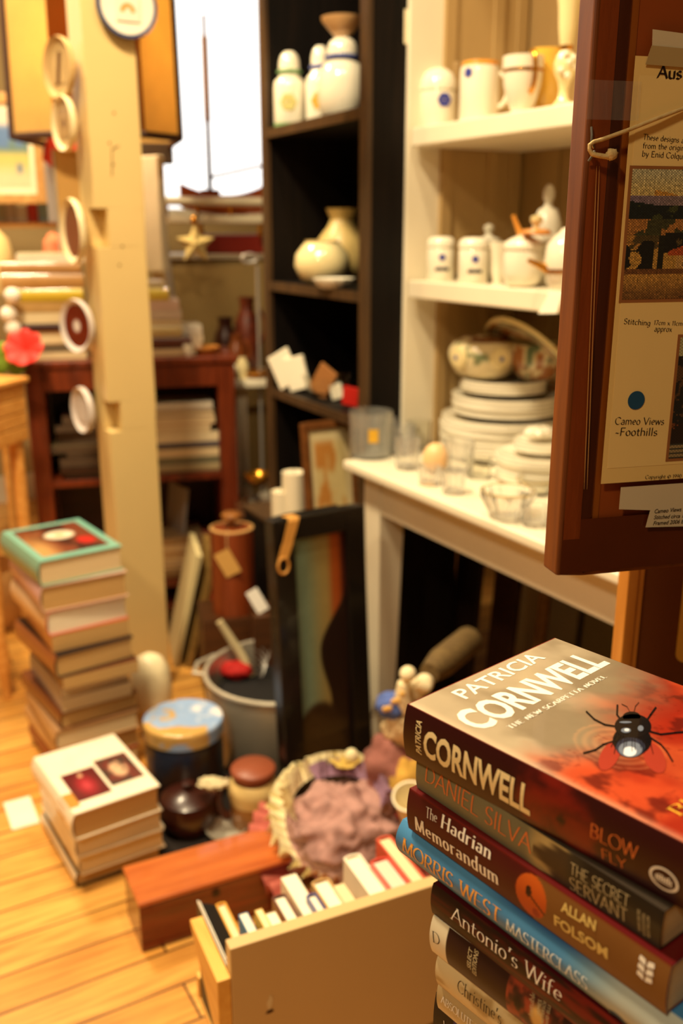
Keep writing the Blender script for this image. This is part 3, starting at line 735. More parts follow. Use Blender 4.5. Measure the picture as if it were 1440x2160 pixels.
round_paint(t, 'painted_rim', rr, .02, [(.50,.375),(.68,.525),(.93,.965)], floral2)
# --- right hand stack on the table
P1 = HP + E*.41 + V*.085; P1.z = .70
P, r, _, zt = plate_stack(1118, 965, 184, 8, .0068, 'saucer_plate', 'white plate, %s of the low stack beside the dark frame', 'plates in the low stack near the frame', CHINA, .7006, P1, .09, THINLINE)
zt += .0125
P2 = P1 + E*.005
P, r, _, zt = plate_stack(0, 0, 0, 3, .0066, 'saucer', 'small white saucer, %s of those on the low stack beside the frame', 'saucers on the low plate stack', CHINA, zt, P2, .06, THINLINE)
zt += .0125
t = thing('folded_napkin', 'white shell shaped china dish on top of the low saucer stack', 'dish', (P2.x - .004, P2.y + .01, zt + .001), RZ)
t.name = 'shell_dish'
MB().ball((0,0,.012), (.034,.026,.012), 30, 10, fn=lambda d: 1 + .09*math.cos(9*math.atan2(d.y, d.x))).build('body', CHINA, t, smooth=True)
# --- glassware along the table edge
GLASS = glass('clear_glass'); CUTG = glass('cut_glass', (252, 251, 248), .05, 55, 1.0, .92); FROG = glass('etched_glass', (250, 250, 244), .08, 40, .6, .90); AMBG = glass('amber_glass', (240, 190, 90), .05)
def tumbler(label, u, v, wpx, hpx, cut=False, group=None, m=None, z=.7005, name='glass_tumbler', cat='glass', taper=.9, n=40):
    P = G(u, v, z); r = S(wpx/2, P); h = Zrow(v-hpx, P) - z
    q = r*.93 if r > .02 else r*.9
    t = thing(name, label, cat, P, RN.uniform(0, 6), group)
    prof = [(0,0),(taper*r,0),(taper*r+.001,.003),(r,h),(q,h),(taper*r-.0025,.007),(0,.007)]
    mb = MB()
    if cut:
        prof = [(0,0),(taper*r,0)] + [(taper*r+(r-taper*r)*k/8, .004+h*.75*k/8) for k in range(9)] + [(r,h),(q,h),(taper*r-.003,.008),(0,.008)]
    mb.lathe(prof, 48, flute=.05 if cut else 0, nf=12)
    mb.build('body', m or (CUTG if cut else GLASS), t, smooth=True, sharp=30)
    return t, r, h, P
t, r, h, P = tumbler(m=FROG, label='wide clear glass tumbler with a yellow emblem at the white table\'s left corner', u=781, v=962, wpx=90, hpx=96, taper=.94)
mb = MB(); 
_a = -math.pi/2 - t.rotation_euler.z + .1
for k in range(7):
    for j in range(6):
        x = (k-3)/3; y = (j-2.5)/2.5
        if x*x + y*y < 1:
            M = Matrix.Rotation(_a + k*.09 - .27, 4, 'Z') @ Matrix.Translation((r*1.0, 0, h*.36 + j*h*.07))
            mb.box(-.0012, -r*.045, -h*.035, .0008, r*.045, h*.035, M)
mb.build('yellow_emblem', mat('yellow_enamel', (226, 176, 50), rough=.3), t)
for a in ((812, 950, 46, 70, 1, 'small clear cut glass directly behind the wide tumbler on the table corner'),
          (846, 958, 56, 62, 1, 'small cut glass just right of the wide tumbler'),
          (858, 988, 52, 66, 1, 'small cut glass at the table edge, left of the peach candle'),
          (884, 948, 48, 60, 0, 'small plain glass behind the peach candle, touching the plate stack'),
          (966, 1000, 62, 72, 1, 'small cut glass just right of the peach candle'),
          (960, 955, 46, 56, 0, 'small plain glass close before the tall plate stack'),
          (955, 1040, 50, 50, 1, 'low cut glass at the table edge between candle and amber rimmed bowl'),
          (1010, 1008, 50, 44, 0, 'low plain glass behind the amber rimmed bowl'),
          (836, 932, 40, 56, 1, 'small cut glass at the back, against the hutch end panel'),
          (905, 1022, 48, 40, 1, 'low cut glass at the very table edge before the peach candle')):
    tumbler(a[5], a[0], a[1], a[2], a[3], bool(a[4]), 'small glasses along the table edge')
P = G(917, 1000, .7005); r = S(27, P)
t = thing('candle', 'peach coloured egg candle standing among the small glasses', 'candle', P, 0)
MB().ball((0,0,r*1.25), (r, r, r*1.25), 28, 16).build('wax_body', mat('peach_wax', (240, 196, 140), rough=.4), t, smooth=True)
MB().tube([(0,0,r*2.45),(0.001,0,r*2.62)], .001, 6).build('wick', DARKINK, t)
t, r, h, P = tumbler('low clear glass bowl with an amber rim at the table edge near the frame', 1068, 1092, 112, 58, True, None, None, .7005, 'glass_bowl', 'bowl', .62)
part_lathe(t, 'amber_rim', [(r*1.005, h*.97), (r*1.02, h*1.01), (r*.97, h*1.03), (r*.92, h*1.005)], AMBG, n=48)
t, r, h, P = tumbler('small clear glass dish with amber edge behind the glass bowl, by the frame', 1130, 1040, 84, 30, False, None, None, .7005, 'glass_dish', 'dish', .7)
part_lathe(t, 'amber_rim', [(r*1.005, h*.95), (r*1.02, h*1.01), (r*.97, h*1.03), (r*.92, h*1.005)], AMBG, n=48)
tumbler('low cut glass nearest the frame at the table edge', 1128, 1108, 56, 44, True, 'small glasses along the table edge')
# --- black bookcase
def jar(label, u, top, w, z, dx, rimm, body=CHINA, name='ginger_jar', fat=False):
    P, r = row_pot(kpt, u, z, dx, w); H_ = Zrow(top, P) - z
    pr_ = [(0,0),(.7,0),(.9,.08),(1,.28),(1,.45),(.88,.62),(.62,.70),(.58,.72),(0,.72)] if fat else [(0,0),(.94,0),(1,.03),(1,.52),(.94,.60),(.66,.66),(.62,.70),(0,.70)]
    t = pot(name, label, 'jar', P, r, H_, pr_, body, krz, n=8 if name == 'square_jar' else 40)
    k = pr_[-1][1]
    part_lathe(t, 'rim', [(r*.60, H_*k), (r*.72, H_*(k+.01)), (r*.74, H_*(k+.045)), (r*.62, H_*(k+.06))], rimm)
    part_lathe(t, 'lid', [(r*.62, H_*(k+.055)), (r*.60, H_*(k+.16)), (r*.5, H_*.94), (r*.3, H_*.99), (0, H_)], body)
    return t, r, H_
t, r, h = jar('white jar with pale green rim, leftmost on the top black shelf', 612, 108, 72, kz1, .05, GREENR, name='square_jar')
part_lathe(t, 'green_band', [(r*1.0, h*.0), (r*1.01, h*.03), (r*1.0, h*.06)], GREENR, n=8)
flower(t, r*.97, h*.32, .02, FACE, mat('faded_flower_print', (206, 196, 120), rough=.4))
jar('white jar with green rim standing behind the leftmost jar in the black bookcase', 642, 88, 58, kz1, .16, GREENR)
t, r, h = jar('white jar with blue rim and yellow flowers in the middle of the top black shelf', 676, 96, 62, kz1, .10, BLUER)
flower(t, r, h*.3, .02, FACE, AMBERC)
t, r, h = jar('large round white jar with a blue rim, rightmost on the top black shelf', 722, 78, 104, kz1, .075, BLUER, fat=True)
P = Ve((t.location.x, t.location.y, kz1 + h))
t = thing('brown_bowl', 'tan bowl with a white inside perched on the large blue rimmed jar', 'bowl', P + UP*.0005, 0)
part_lathe(t, 'body', [(0,0),(.018,0),(.03,.012),(.047,.03),(.05,.04),(.046,.04),(.028,.016),(0,.01)], mat('tan_glaze', (200, 160, 110), rough=.3, coat=.3))
P, r = row_pot(kpt, 680, kz2, .075, 118); h = Zrow(502, P) - kz2 - .006
t = pot('round_vase', 'shiny round cream bowl vase on the second shelf of the black bookcase', 'vase', P, r, h, [(0,0),(.5,0),(.8,.12),(1,.42),(.95,.68),(.72,.88),(.6,.96),(.64,1),(.56,1),(.5,.9),(0,.8)], CREAMC, krz)
P, r = row_pot(kpt, 722, kz2, .18, 116); h = Zrow(440, P) - kz2
t = pot('tall_vase', 'dull cream bulbous vase with a flared neck behind the round bowl vase', 'vase', P, r, h, [(0,0),(.6,0),(.9,.15),(1,.38),(.85,.6),(.55,.75),(.42,.85),(.55,.97),(.6,1),(.5,1),(.35,.85),(0,.7)], mat('dull_cream_glaze', (206, 178, 112), rough=.35), krz)
P, r = row_pot(kpt, 704, kz2, .018, 88)
t = pot('white_dish', 'small white fluted dish at the front of the second black shelf', 'dish', P, S(46, P), .024, [(0,0),(.6,0),(.8,.3),(1,.9),(1,1),(.94,1),(.7,.4),(0,.25)], CHINA, krz, n=48, flute=.03, nf=12)
# third shelf: bags and glass bowl
P = kpt(694, kz3, .08)
t = thing('glass_bowl', 'clear glass bowl on the third black shelf beside the white packets', 'bowl', P - UP*.019, 0)
r = S(56, P); h = Zrow(792, P) - kz3 + .018
MB().lathe([(0,0),(r*.5,0),(r*.8,h*.3),(r*1.02,h),(r*.96,h),(r*.74,h*.32),(0,h*.1)], 40, flute=.02, nf=10).build('body', GLASS, t, smooth=True)
PACK = mat('white_packet_paper', (238, 230, 206), rough=.5, var=.05); REDP = mat('red_packet', (190, 34, 26), rough=.4)
for k, (u, v0, ww, hh, tl, m, lab) in enumerate(((612, 872, 58, 74, -.5, PACK, 'white paper packet leaning left on the third black shelf, nearest the bookcase edge'),
        (632, 876, 52, 70, -.28, PACK, 'white paper packet leaning behind the leftmost packet on the third black shelf'),
        (668, 876, 46, 60, .55, mat('kraft_card', (160, 104, 50), rough=.7), 'brown card leaning across the white packets on the third black shelf'),
        (736, 872, 40, 40, .1, REDP, 'small red packet at the right end of the third black shelf'),
        (712, 872, 30, 32, -.3, PACK, 'small white box beside the red packet on the third black shelf'))):
    P = kpt(u, kz3-.0195, .02 + .012*k)
    w_, h_ = S(ww, P), S(hh, P)
    P = P + UP*(abs(math.sin(tl))*w_*.5)
    o = MB().box(-w_/2, 0, 0, w_/2, .009, h_).build('paper_packet' if k not in (2, 4) else ('card' if k == 2 else 'small_box'), m, None, loc=P, rot=(0, tl, krz+math.pi/2+math.pi+.5), bevel=.002)
    tag(o, lab, 'packet' if k not in (2, 4) else ('card' if k == 2 else 'box'))
# ------------------------------------------------------------------ book stacks on the floor (spines to the left, heads to the camera)
def dirv(deg): return Ve((math.cos(rad(deg)), math.sin(rad(deg)), 0))
def side_book(near, angW, z, L, W, T, label, cm, pm, hard=True, spine=None, group=None):
    """near: xy of the near left corner; angW: direction of the head edge"""
    d = near + dirv(angW+90)*L
    return book(label, (d.x, d.y, z), rad(angW-90), L, W, T, cm, pm, hard, None, spine, group)
def c(*a): return cov(a)
GOLDL = mat('gold_label', (196, 134, 50), rough=.4)
# white stack
WHITEC = cov((240, 230, 206), .3, .5)
zs0 = 0.0
wn = G(165, 1873, 0); AW = 33
tops = G(159, 1697, .2)
spec = [(.030, 'hardcover with a white jacket, bottom book of the short floor stack', .0),
        (.046, 'white jacketed hardcover with gold spine label, second from bottom of the short floor stack', .006),
        (.046, 'thick hardcover with a white jacket, directly under the top book of the short floor stack', .0),
        (.056, 'thick white book with two photo portraits, on top of the short floor stack', -.004)]
z = 0
for i, (T, lab, sh) in enumerate(spec):
    n = wn.lerp(tops, i/3) ; n.z = 0
    n = n + dirv(AW)*sh
    b_ = side_book(n, AW + RN.uniform(-1, 1) if i < 3 else AW+1.5, z + .0004, .236, .168, T, lab, cov((44, 30, 20), .4) if i == 0 else WHITEC, PG_TAN if i in (0, 3) else PG_CREAM, True, WHITEC)
    f = spine_map(b_, .0004)
    if i in (1, 3):
        me = MB(); me.add([f(s, t) for s in (.16, .20) for t in (T*.12, T*.5, T*.88)], [(0,1,4,3),(1,2,5,4)]); me.build('spine_label', GOLDL, b_)
    if i == 3:
        def ph1(x, y):
            v = N(x*3, y*3, 1, 2); q = math.hypot((x-.5)*1.2, y-.45)
            cc = mixc((150, 26, 40), (96, 20, 26), sst(.2, .5, q)); cc = mixc(cc, (206, 70, 80), sst(.25, .05, q)*.7)
            return mixc(cc, (214, 170, 130), sst(.10, .04, math.hypot(x-.5, y-.82)))
        def ph2(x, y):
            q = math.hypot((x-.5)*1.1, y-.5)
            cc = mixc((214, 176, 140), (110, 46, 40), sst(.22, .34, q)); return mixc(cc, (70, 50, 44), sst(-.05, .25, N(x*4, y*4, 1, 5)))
        pm_ = painted('photo_print', .3, .3)
        # local x runs towards the camera (x=L is the head), y from the spine
        for (x0, y0, w_, h_, fn) in ((.098, .020, .105, .066, ph1), (.082, .092, .105, .066, ph2)):
            picture('cover_photo', 1, 1, 24, 24, fn, pm_, b_, mapf=lambda a, b, x0=x0, y0=y0, w_=w_, h_=h_: (x0 + w_*(1-b), y0 + h_*a, BI[b_.name]['T'] + .0004))
        mb = MB(); mb.box(.165, .0, T+.0002, .215, .02, T+.0005); mb.build('gold_strip', GOLDL, b_)
    z += T + .0006
# tall stack behind it
near0 = G(85, 1179, .545)
base = Ve((near0.x + .02, near0.y + .02, 0))
tall = [ # T, L, W, dx, dang, cover, spine, page, hard, label   (bottom to top)
 (.045, .24, .16, .02, 0, c(150, 30, 26), None, PG_CREAM, True, 'red hardcover at the very bottom of the tall floor stack'),
 (.042, .235, .165, .015, 1, c(196, 150, 100), None, PG_TAN, True, 'tan hardcover, second from the bottom of the tall floor stack'),
 (.040, .235, .16, .0, -2, c(184, 140, 96), None, PG_CREAM, True, 'light brown hardcover, third from the bottom of the tall floor stack'),
 (.036, .24, .17, .025, 2, c(120, 62, 30), None, PG_TAN, True, 'chestnut brown hardcover, fourth from the bottom of the tall floor stack'),
 (.030, .23, .155, .03, -1, c(200, 180, 150), c(150, 146, 158), PG_CREAM, False, 'paperback with a grey blue photo spine, low in the tall floor stack'),
 (.026, .20, .15, .032, 1, c(176, 120, 70), c(120, 112, 124), PG_CREAM, False, 'thin paperback with a grey and tan cover, mid height in the tall floor stack'),
 (.028, .225, .165, .03, -2, c(110, 60, 36), None, PG_TAN, False, 'thin brown book under the black covered one in the tall floor stack'),
 (.046, .235, .16, .016, 3, c(18, 20, 30), c(150, 84, 40), PG_TAN, True, 'thick book with a black cover, fifth from the top of the tall floor stack'),
 (.034, .225, .155, .014, -1, c(196, 130, 70), None, PG_TAN, False, 'orange brown paperback, fourth from the top of the tall floor stack'),
 (.050, .23, .158, .010, 1, c(212, 106, 90), c(226, 190, 150), PG_WHITE, True, 'hardcover with pink red cover and pale pages, third from top of the tall stack'),
 (.052, .235, .158, -.004, -2, c(216, 180, 160), c(206, 160, 160), PG_TAN, True, 'hardcover with a pale pink spine just under the teal book on the tall floor stack'),
 (.050, .235, .155, -.002, 2, c(116, 170, 152), c(120, 160, 136), PG_CREAM, True, 'teal bordered hardcover with a painted cover picture, on top of the tall floor stack'),
]
z = 0
HT = sum(a[0] for a in tall) + .0006*len(tall)
for T, L, W, dx, da, cm, sm, pm, hd, lab in tall:
    ft = 1 - z/HT
    T *= 1.11; L *= 1.08; W *= 1.17 - max(0, dx)*4.6; n = near0 + dirv(33)*dx*.55 - dirv(124)*(.022 if 'black cover' in lab else 0); n.z = 0
    b_ = side_book(n, 34+da, z + .0004, L, W, T, lab, cm, pm, hd, sm)
    z += T + .0006
ztall = z
def teal(x, y):
    # a small still life: white bowl, red fruit, dark ground
    cc = mixc((120, 60, 36), (60, 30, 20), sst(-.2, .3, N(x*3, y*3, 1, 4)))
    cc = mixc(cc, (196, 150, 90), sst(.45, .1, x)*sst(1, .2, y))
    q = math.hypot((x-.55)*1.0, (y-.62)*1.5); cc = mixc(cc, (236, 224, 196), sst(.26, .2, q)); cc = mixc(cc, (196, 170, 110), sst(.1, .05, q))
    q = math.hypot(x-.8, y-.3); return mixc(cc, (196, 40, 30), sst(.16, .11, q))
T = BI[b_.name]['T']; L, W = .235*1.08, .155*1.17
picture('cover_picture', 1, 1, 40, 40, teal, painted('cover_art', .3, .4), b_, mapf=lambda a, b: (.02 + (L-.045)*(1-b), .016 + (W-.034)*a, T + .0004))
# ------------------------------------------------------------------ things on the floor
q = MB().add
P = G(44, 1712, 0)
o = MB().box(-.028, -.06, 0, .028, .05, .0006).build('paper_slip', mat('paper_white', (240, 232, 210)), None, loc=P + UP*.0004, rz=rad(28))
tag(o, 'white paper slip lying on the floorboards left of the book stacks', 'paper')
# red polished box
RB = wood('mahogany_shaded', (84, 18, 8), (124, 34, 14), (1.5, 14, 14), 5, .28, .5); RT = wood('mahogany_lit_top', (168, 82, 34), (196, 108, 50), (1.5, 12, 12), 5, .25, .5)  # shade on the sides and light on the top put into two tones
P = G(293, 1908, .10); rb = rad(26)
t = thing('wooden_box', 'long polished red brown wooden box on the floor in front of the book stacks', 'box', (P.x, P.y, 0), rb)
MB().box(0, 0, .002, .28, .108, .092).build('body', RB, t, bevel=.002)
MB().box(-.002, -.002, .0925, .282, .110, .102).build('lid', RT, t, bevel=.003)
MB().box(.13, -.0025, .07, .142, -.0003, .083).build('latch', mat('dark_latch', (40, 12, 8), rough=.4), t)
# globe tin
P = G(380, 1668, 0); zt_ = .185; r = S(84, G(386, 1510, zt_)); P = G(386, 1512, zt_); P.z = 0
def mapcol(x, y):
    v = N(x*3.2, y*3.2, 1, 21); w_ = N(x*6, y*6, 1, 3)*.3
    q = v + w_*.6; return mixc((150, 180, 226), (206, 164, 92), sst(.10, .24, q)) if q > .1 else mixc((150, 180, 226), (232, 232, 238), sst(-.1, -.5, v))
t = thing('map_tin', 'round tin with a pale blue and tan lid beside the aluminium pot', 'tin', P, 0)
def mapside(x, y): return mapcol(x*3, y*2+4) if y > .72 else mixc((40, 24, 16), (92, 54, 30), sst(-.3, .4, N(x*9, y*4, 1, 8)))
f_ = [(0, .0), (1, 0), (1, 1)]
round_paint(t, 'body', r*.97, zt_-.035, [(0,0),(1,0),(1,1),(0,1)], lambda x, y: mixc((56, 34, 22), (30, 44, 70), sst(-.2, .3, N(x*8, y*3, 1, 8))), painted('tin_print', .35, .2))
round_paint(t, 'lid', r, .035, [(1,0),(1.0,.9),(.98,1.0),(.94,1.03),(0,1.03)], lambda x, y: (lambda rr, a: mapcol(.5+rr*math.cos(a), .5+rr*math.sin(a)))(.55*(1-y), x*6.28), painted('tin_lid_print', .22, .4)).location = (0, 0, zt_-.035)
mb = MB()
for k in range(9): mb.ball((RN.uniform(.5,.95)*r*math.cos(FACE+RZ+.75+k*.05), RN.uniform(.5,.98)*r*math.sin(FACE+RZ+.75+k*.05), zt_+.003), (.006,.006,.003), 8, 6)
# white egg shaped jar lamp
P = G(324, 1538, 0); r = S(44, P + UP*.1); h = Zrow(1380, P)
t = thing('white_vase', 'smooth white egg shaped ceramic vase on the floor at the foot of the post', 'vase', P, 0)
part_lathe(t, 'body', [(0,0),(r*.6,0),(r*.7,h*.05),(r*.98,h*.4),(r,h*.6),(r*.9,h*.8),(r*.6,h*.95),(r*.25,h),(0,h)], mat('ivory_ceramic', (236, 222, 182), rough=.3, var=.04))
# added dark sheet, stands in for shade on the boards under the pots
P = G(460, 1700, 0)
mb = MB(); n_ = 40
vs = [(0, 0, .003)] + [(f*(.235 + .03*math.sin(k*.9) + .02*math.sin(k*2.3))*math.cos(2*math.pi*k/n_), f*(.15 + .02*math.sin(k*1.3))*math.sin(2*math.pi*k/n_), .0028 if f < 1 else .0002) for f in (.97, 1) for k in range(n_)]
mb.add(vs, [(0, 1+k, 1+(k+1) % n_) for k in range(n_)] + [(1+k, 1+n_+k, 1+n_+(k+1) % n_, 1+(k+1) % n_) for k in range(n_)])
o = mb.build('floor_shade_sheet', mat('floor_shade_brown', (26, 16, 10), rough=.95), None, loc=P + UP*.0003, rz=rad(27)); tag(o, 'dark sheet standing in for shade on the floorboards under the pots behind the red box', 'cloth')
# aluminium pot
ALU = mat('dull_aluminium', (206, 198, 180), rough=.36, metal=.55, var=.1, scale=30, stretch=(1,1,14)); DARKIN = mat('dark_pot_inside', (22, 16, 12), rough=.6)
pz_ = .20; PC = G(590, 1412, pz_); r = S(158, PC); PC.z = 0
t = thing('stock_pot', 'large dull aluminium stock pot with a rolled rim standing beside the black framed painting', 'pot', PC, 0)
part_lathe(t, 'body', [(0,0),(r*.92,0),(r*.97,.012),(r*.985,pz_-.004),(r*.955,pz_-.004),(r*.94,.02),(0,.02)], ALU, n=56)
MB().tube([(r*.985*math.cos(a*.1309), r*.985*math.sin(a*.1309), pz_) for a in range(48)], .006, 8, closed=True).build('rolled_rim', ALU, t, smooth=True)
for a in (rad(160), rad(-20)):
    MB().tube([((r+dx)*math.cos(a+da), (r+dx)*math.sin(a+da), pz_-.02) for da, dx in ((-.28,0),(-.26,.03),(0,.042),(.26,.03),(.28,0))], .006, 8).build('handle', ALU, t, smooth=True)
# things in and over the pot
INZ = pz_ - .075
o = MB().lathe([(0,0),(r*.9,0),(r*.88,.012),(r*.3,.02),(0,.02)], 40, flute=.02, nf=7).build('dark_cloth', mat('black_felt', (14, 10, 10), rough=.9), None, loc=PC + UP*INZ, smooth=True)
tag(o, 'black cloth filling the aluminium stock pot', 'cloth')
P = G(500, 1440, INZ) + UP*.035
o = MB().ball((0,0,.012), (.042,.03,.022), 24, 12, fn=lambda d: 1 + .25*nz.noise(d*3)).build('red_cloth', mat('red_felt', (176, 22, 16), rough=.8), None, loc=P - UP*.012, smooth=True); tag(o, 'small crumpled red cloth lying in the aluminium pot', 'cloth')
mb = MB(); mb.tube([(0,0,0),(.012,.03,.06),(.02,.05,.15)], [.011,.012,.009], 10); o = mb.build('whisk_handle', mat('pale_handle', (196, 180, 140), rough=.4), None, loc=G(532, 1425, INZ+.02), rot=(0, -.55, .5), smooth=True)
o.name = 'utensil_handle'; tag(o, 'pale slanted utensil handle sticking out of the aluminium pot', 'utensil')
mb = MB()
for k in range(7):
    a = k*.9; mb.tube([(0.012*math.cos(a+q*.8)*(1+q*.3), .012*math.sin(a+q*.8)*(1+q*.3), q*.012) for q in range(6)], .0014, 6)
o = mb.build('wire_whisk', mat('grey_wire', (150, 146, 140), rough=.3, metal=.8), None, loc=G(545, 1430, INZ+.02)+UP*.008, smooth=True); tag(o, 'tangle of grey wire whisk loops in the aluminium pot', 'utensil')
# stoneware jar with brown lid
P = G(537, 1738, .0); r = S(52, P+UP*.09); h = Zrow(1640, P)
t = thing('lidded_jar', 'cream stoneware jar with a flat brown lid and dark handle, behind the red box', 'jar', P, 0)
part_lathe(t, 'body', [(0,0),(r*.85,0),(r*.95,.01),(r*.95,h*.55),(r*1.05,h*.75),(r*1.02,h*.9),(r*.85,h),(0,h)], mat('two_tone_stoneware', (226, 196, 130), rough=.25, coat=.4))
part_lathe(t, 'lower_glaze', [(r*.86,.002),(r*.965,.012),(r*.965,h*.54),(r*.95,h*.56)], mat('tan_brown_glaze', (150, 100, 50), rough=.3, coat=.3))
part_lathe(t, 'lid', [(r*.80,h+.0005),(r*.80,h+.012),(r*.9,h+.013),(r*.92,h+.022),(r*.85,h+.026),(0,h+.027)], mat('brown_lid_glaze', (140, 72, 46), rough=.4))
handle(t, r*.98, h*.2, h*.95, r*.5, mat('dark_brown_handle', (90, 40, 16), rough=.3), .009, rad(185))
# dark teapot, silver dish and scraps in the shadow behind the red box
DB = mat('dark_brown_glaze', (52, 20, 12), rough=.3, coat=.2)
P = G(418, 1706, .0); r = .062
t = thing('dark_casserole', 'dark brown glazed pot in the shadow between map tin and lidded jar', 'pot', G(400, 1745, 0), .4)
part_lathe(t, 'body', [(0,0),(r*.7,0),(r*.98,.03),(r,.055),(r*.9,.075),(0,.075)], DB)
part_lathe(t, 'lid', [(r*.92,.0755),(r*.6,.088),(r*.15,.093),(r*.13,.1),(r*.2,.107),(0,.11)], DB)
P = G(478, 1765, .0)
t = thing('metal_dish', 'small dull metal dish lying in the shadow left of the lidded jar', 'dish', P, 0)
part_lathe(t, 'body', [(0,0),(.02,0),(.036,.012),(.042,.022),(.04,.022),(.033,.012),(0,.004)], ALU)
P = G(446, 1680, .10)
o = MB().ball((0,0,.01), (.03,.018,.01), 20, 10, fn=lambda d: 1+.5*nz.noise(d*2.6)).build('cream_cloth', mat('cream_linen', (206, 190, 150), rough=.9), None, loc=G(450, 1662, .112), smooth=True); tag(o, 'small crumpled cream cloth lying above the dark brown pot', 'cloth')
# ------------------------------------------------------------------ black framed painting leaning on the table leg
PA = G(602, 1735, 0); pang = 33
prot = (rad(-4.0), 0, rad(pang))
t = thing('framed_painting', 'tall black framed painting of teal, orange and dark bands leaning beside the table leg', 'painting', PA + UP*.004, 0, None, prot)
PW = .215; PH = .60
M_ = Matrix.LocRotScale(t.location, t.rotation_euler, None)
# height so that the top left corner falls on row 1090
for k in range(300):
    q = M_ @ Ve((0, 0, PH)); 
    d = (q.y*CP - (q.z-HC)*SP); row = 1080 - FPX*((q.y*SP + (q.z-HC)*CP)/d)
    PH += (row-1098)/3000
fw = .046
BF = mat('black_frame_lacquer', (12, 9, 8), rough=.35, coat=.2)
mb = MB(); mb.box(0, -.018, 0, fw, .018, PH).box(PW-fw, -.018, 0, PW, .018, PH).box(fw, -.018, 0, PW-fw, .018, fw).box(fw, -.018, PH-fw, PW-fw, .018, PH)
mb.build('frame', BF, t, bevel=.003)
def art(x, y):
    cc = mixc((116, 142, 122), (150, 132, 78), sst(.15, .62, x)); cc = mixc(cc, (158, 74, 24), sst(.62, .8, x)); cc = mixc(cc, (60, 18, 10), sst(.84, 1.0, x))
    # dark figure silhouette rising from the lower right, and a dark mound at the bottom left
    edge = 1.0 - .55*sst(.80, .56, y) + .18*sst(.54, .34, y)
    cc = mixc(cc, (30, 12, 8), sst(edge-.02, edge+.03, x) * sst(.84, .78, y))
    q = math.hypot((x-.38)/.5, (y-.18)/.18); cc = mixc(cc, (44, 26, 14), sst(1.05, .9, q))
    return mixc(cc, (30, 16, 10), sst(.3, .16, y))
picture('painted_canvas', PW-2*fw, PH-2*fw, 60, 80, art, painted('painting_art', .35, .3), t, loc=(fw, -.006, fw))
bb = MB().box(fw, -.004, fw, PW-fw, .012, PH-fw).build('backing', mat('brown_backing', (90, 60, 30), rough=.8), t)
# tag strap hooked on the frame corner
tg = thing('paper_strap', 'tan paper strap with a loop hanging over the corner of the black picture frame', 'tag', M_ @ Ve((.022, -.020, PH)), 0, None, prot)
TANP = mat('tan_paper', (196, 140, 64), rough=.6)
mb = MB(); w_ = .013
pts = [(.024,.030,.0015),(.024,.0,.002),(.020,-.004,-.004),(.004,-.006,-.045),(-.010,-.009,-.075)]
for a, b in zip(pts, pts[1:]):
    vs = [(a[0]-w_,a[1],a[2]),(a[0]+w_,a[1],a[2]),(b[0]+w_*.9,b[1],b[2]),(b[0]-w_*.9,b[1],b[2])]
    mb.add(vs + [(x, y-.0008, z+.0004) for x, y, z in vs], [(0,1,2,3),(7,6,5,4),(0,4,5,1),(2,6,7,3),(1,5,6,2),(3,7,4,0)])
mb.build('band', TANP, tg)
MB().tube([(-.010+.012*math.cos(a*.35), -.010, -.088+.016*math.sin(a*.35)) for a in range(18)], .0028, 8, closed=True).build('loop', TANP, tg, smooth=True)
# low black ledge in front of the bookcase that carries candles and the small print
LZ = Zrow(1062, PA.lerp(K, .75)); 
lb = thing('black_ledge_box', 'low black box before the black bookcase carrying two candles and a framed print', 'box', K + KD*.10 - KX*.115, krz)
LZ = .445
MB().box(0, 0, 0, .105, .40, LZ).build('body', BLACKW, lb, bevel=.002)
MB().box(-.003, -.003, LZ+.0002, .106, .403, LZ+.012).build('top_board', EDGEW, lb, bevel=.002)
LT = LZ + .0125
P = G(690, 1050, LT)
def lpt(u, dx): return colline(u, K + KX*(dx-.115), KD, LT)
CW = mat('ivory_candle_wax', (246, 232, 200), rough=.4, var=.03)
for u, top, wd, dx, lab in ((621, 996, 50, .055, 'taller white pillar candle standing on the black box before the bookcase'),
                            (594, 1036, 42, .025, 'shorter white pillar candle in front of the taller one before the bookcase')):
    P = lpt(u, dx); r = S(wd/2, P); h = max(.03, Zrow(top, P) - LT)
    t = thing('pillar_candle', lab, 'candle', P + UP*.0003, 0)
    part_lathe(t, 'wax_body', [(0,0),(r,0),(r,h),(r*.8,h-.002),(0,h-.006)], CW)
    MB().tube([(0,0,h-.008),(.001,0,h+.008)], .0011, 6).build('wick', DARKINK, t)
# small framed print
P = lpt(650, .03); P2_ = lpt(768, .03); fw_ = .012
pang2 = math.atan2((P2_-P).y, (P2_-P).x); PWs = S(128, P); PHs = Zrow(898, P) - LT
t = thing('framed_print', 'small brown framed cream print leaning against the black bookcase behind the glass tumbler', 'picture', P + UP*.0005, 0, None, (rad(-7), 0, rad(30)))
BRF = wood('brown_frame_wood', (92, 52, 20), (128, 78, 34), (8, 8, 8), 6, .4)
MB().box(0,-.008,0,.018,.008,PHs).box(PWs-.018,-.008,0,PWs,.008,PHs).box(.018,-.008,0,PWs-.018,.008,.018).box(.018,-.008,PHs-.018,PWs-.018,.008,PHs).build('frame', BRF, t, bevel=.002)
picture('print', PWs-.036, PHs-.036, 24, 30, lambda x, y: mixc(mixc((214, 190, 130), (196, 132, 60), sst(-.05, .3, N(x*3, y*3, 1, 6))), (220, 200, 150), sst(.16, .1, min(x, 1-x, y, 1-y))), painted('faded_print', .4), t, loc=(.018, -.002, .018))
MB().box(.016,-.001,.016,PWs-.016,.006,PHs-.016).build('backing', mat('brown_backing', (90, 60, 30)), t)
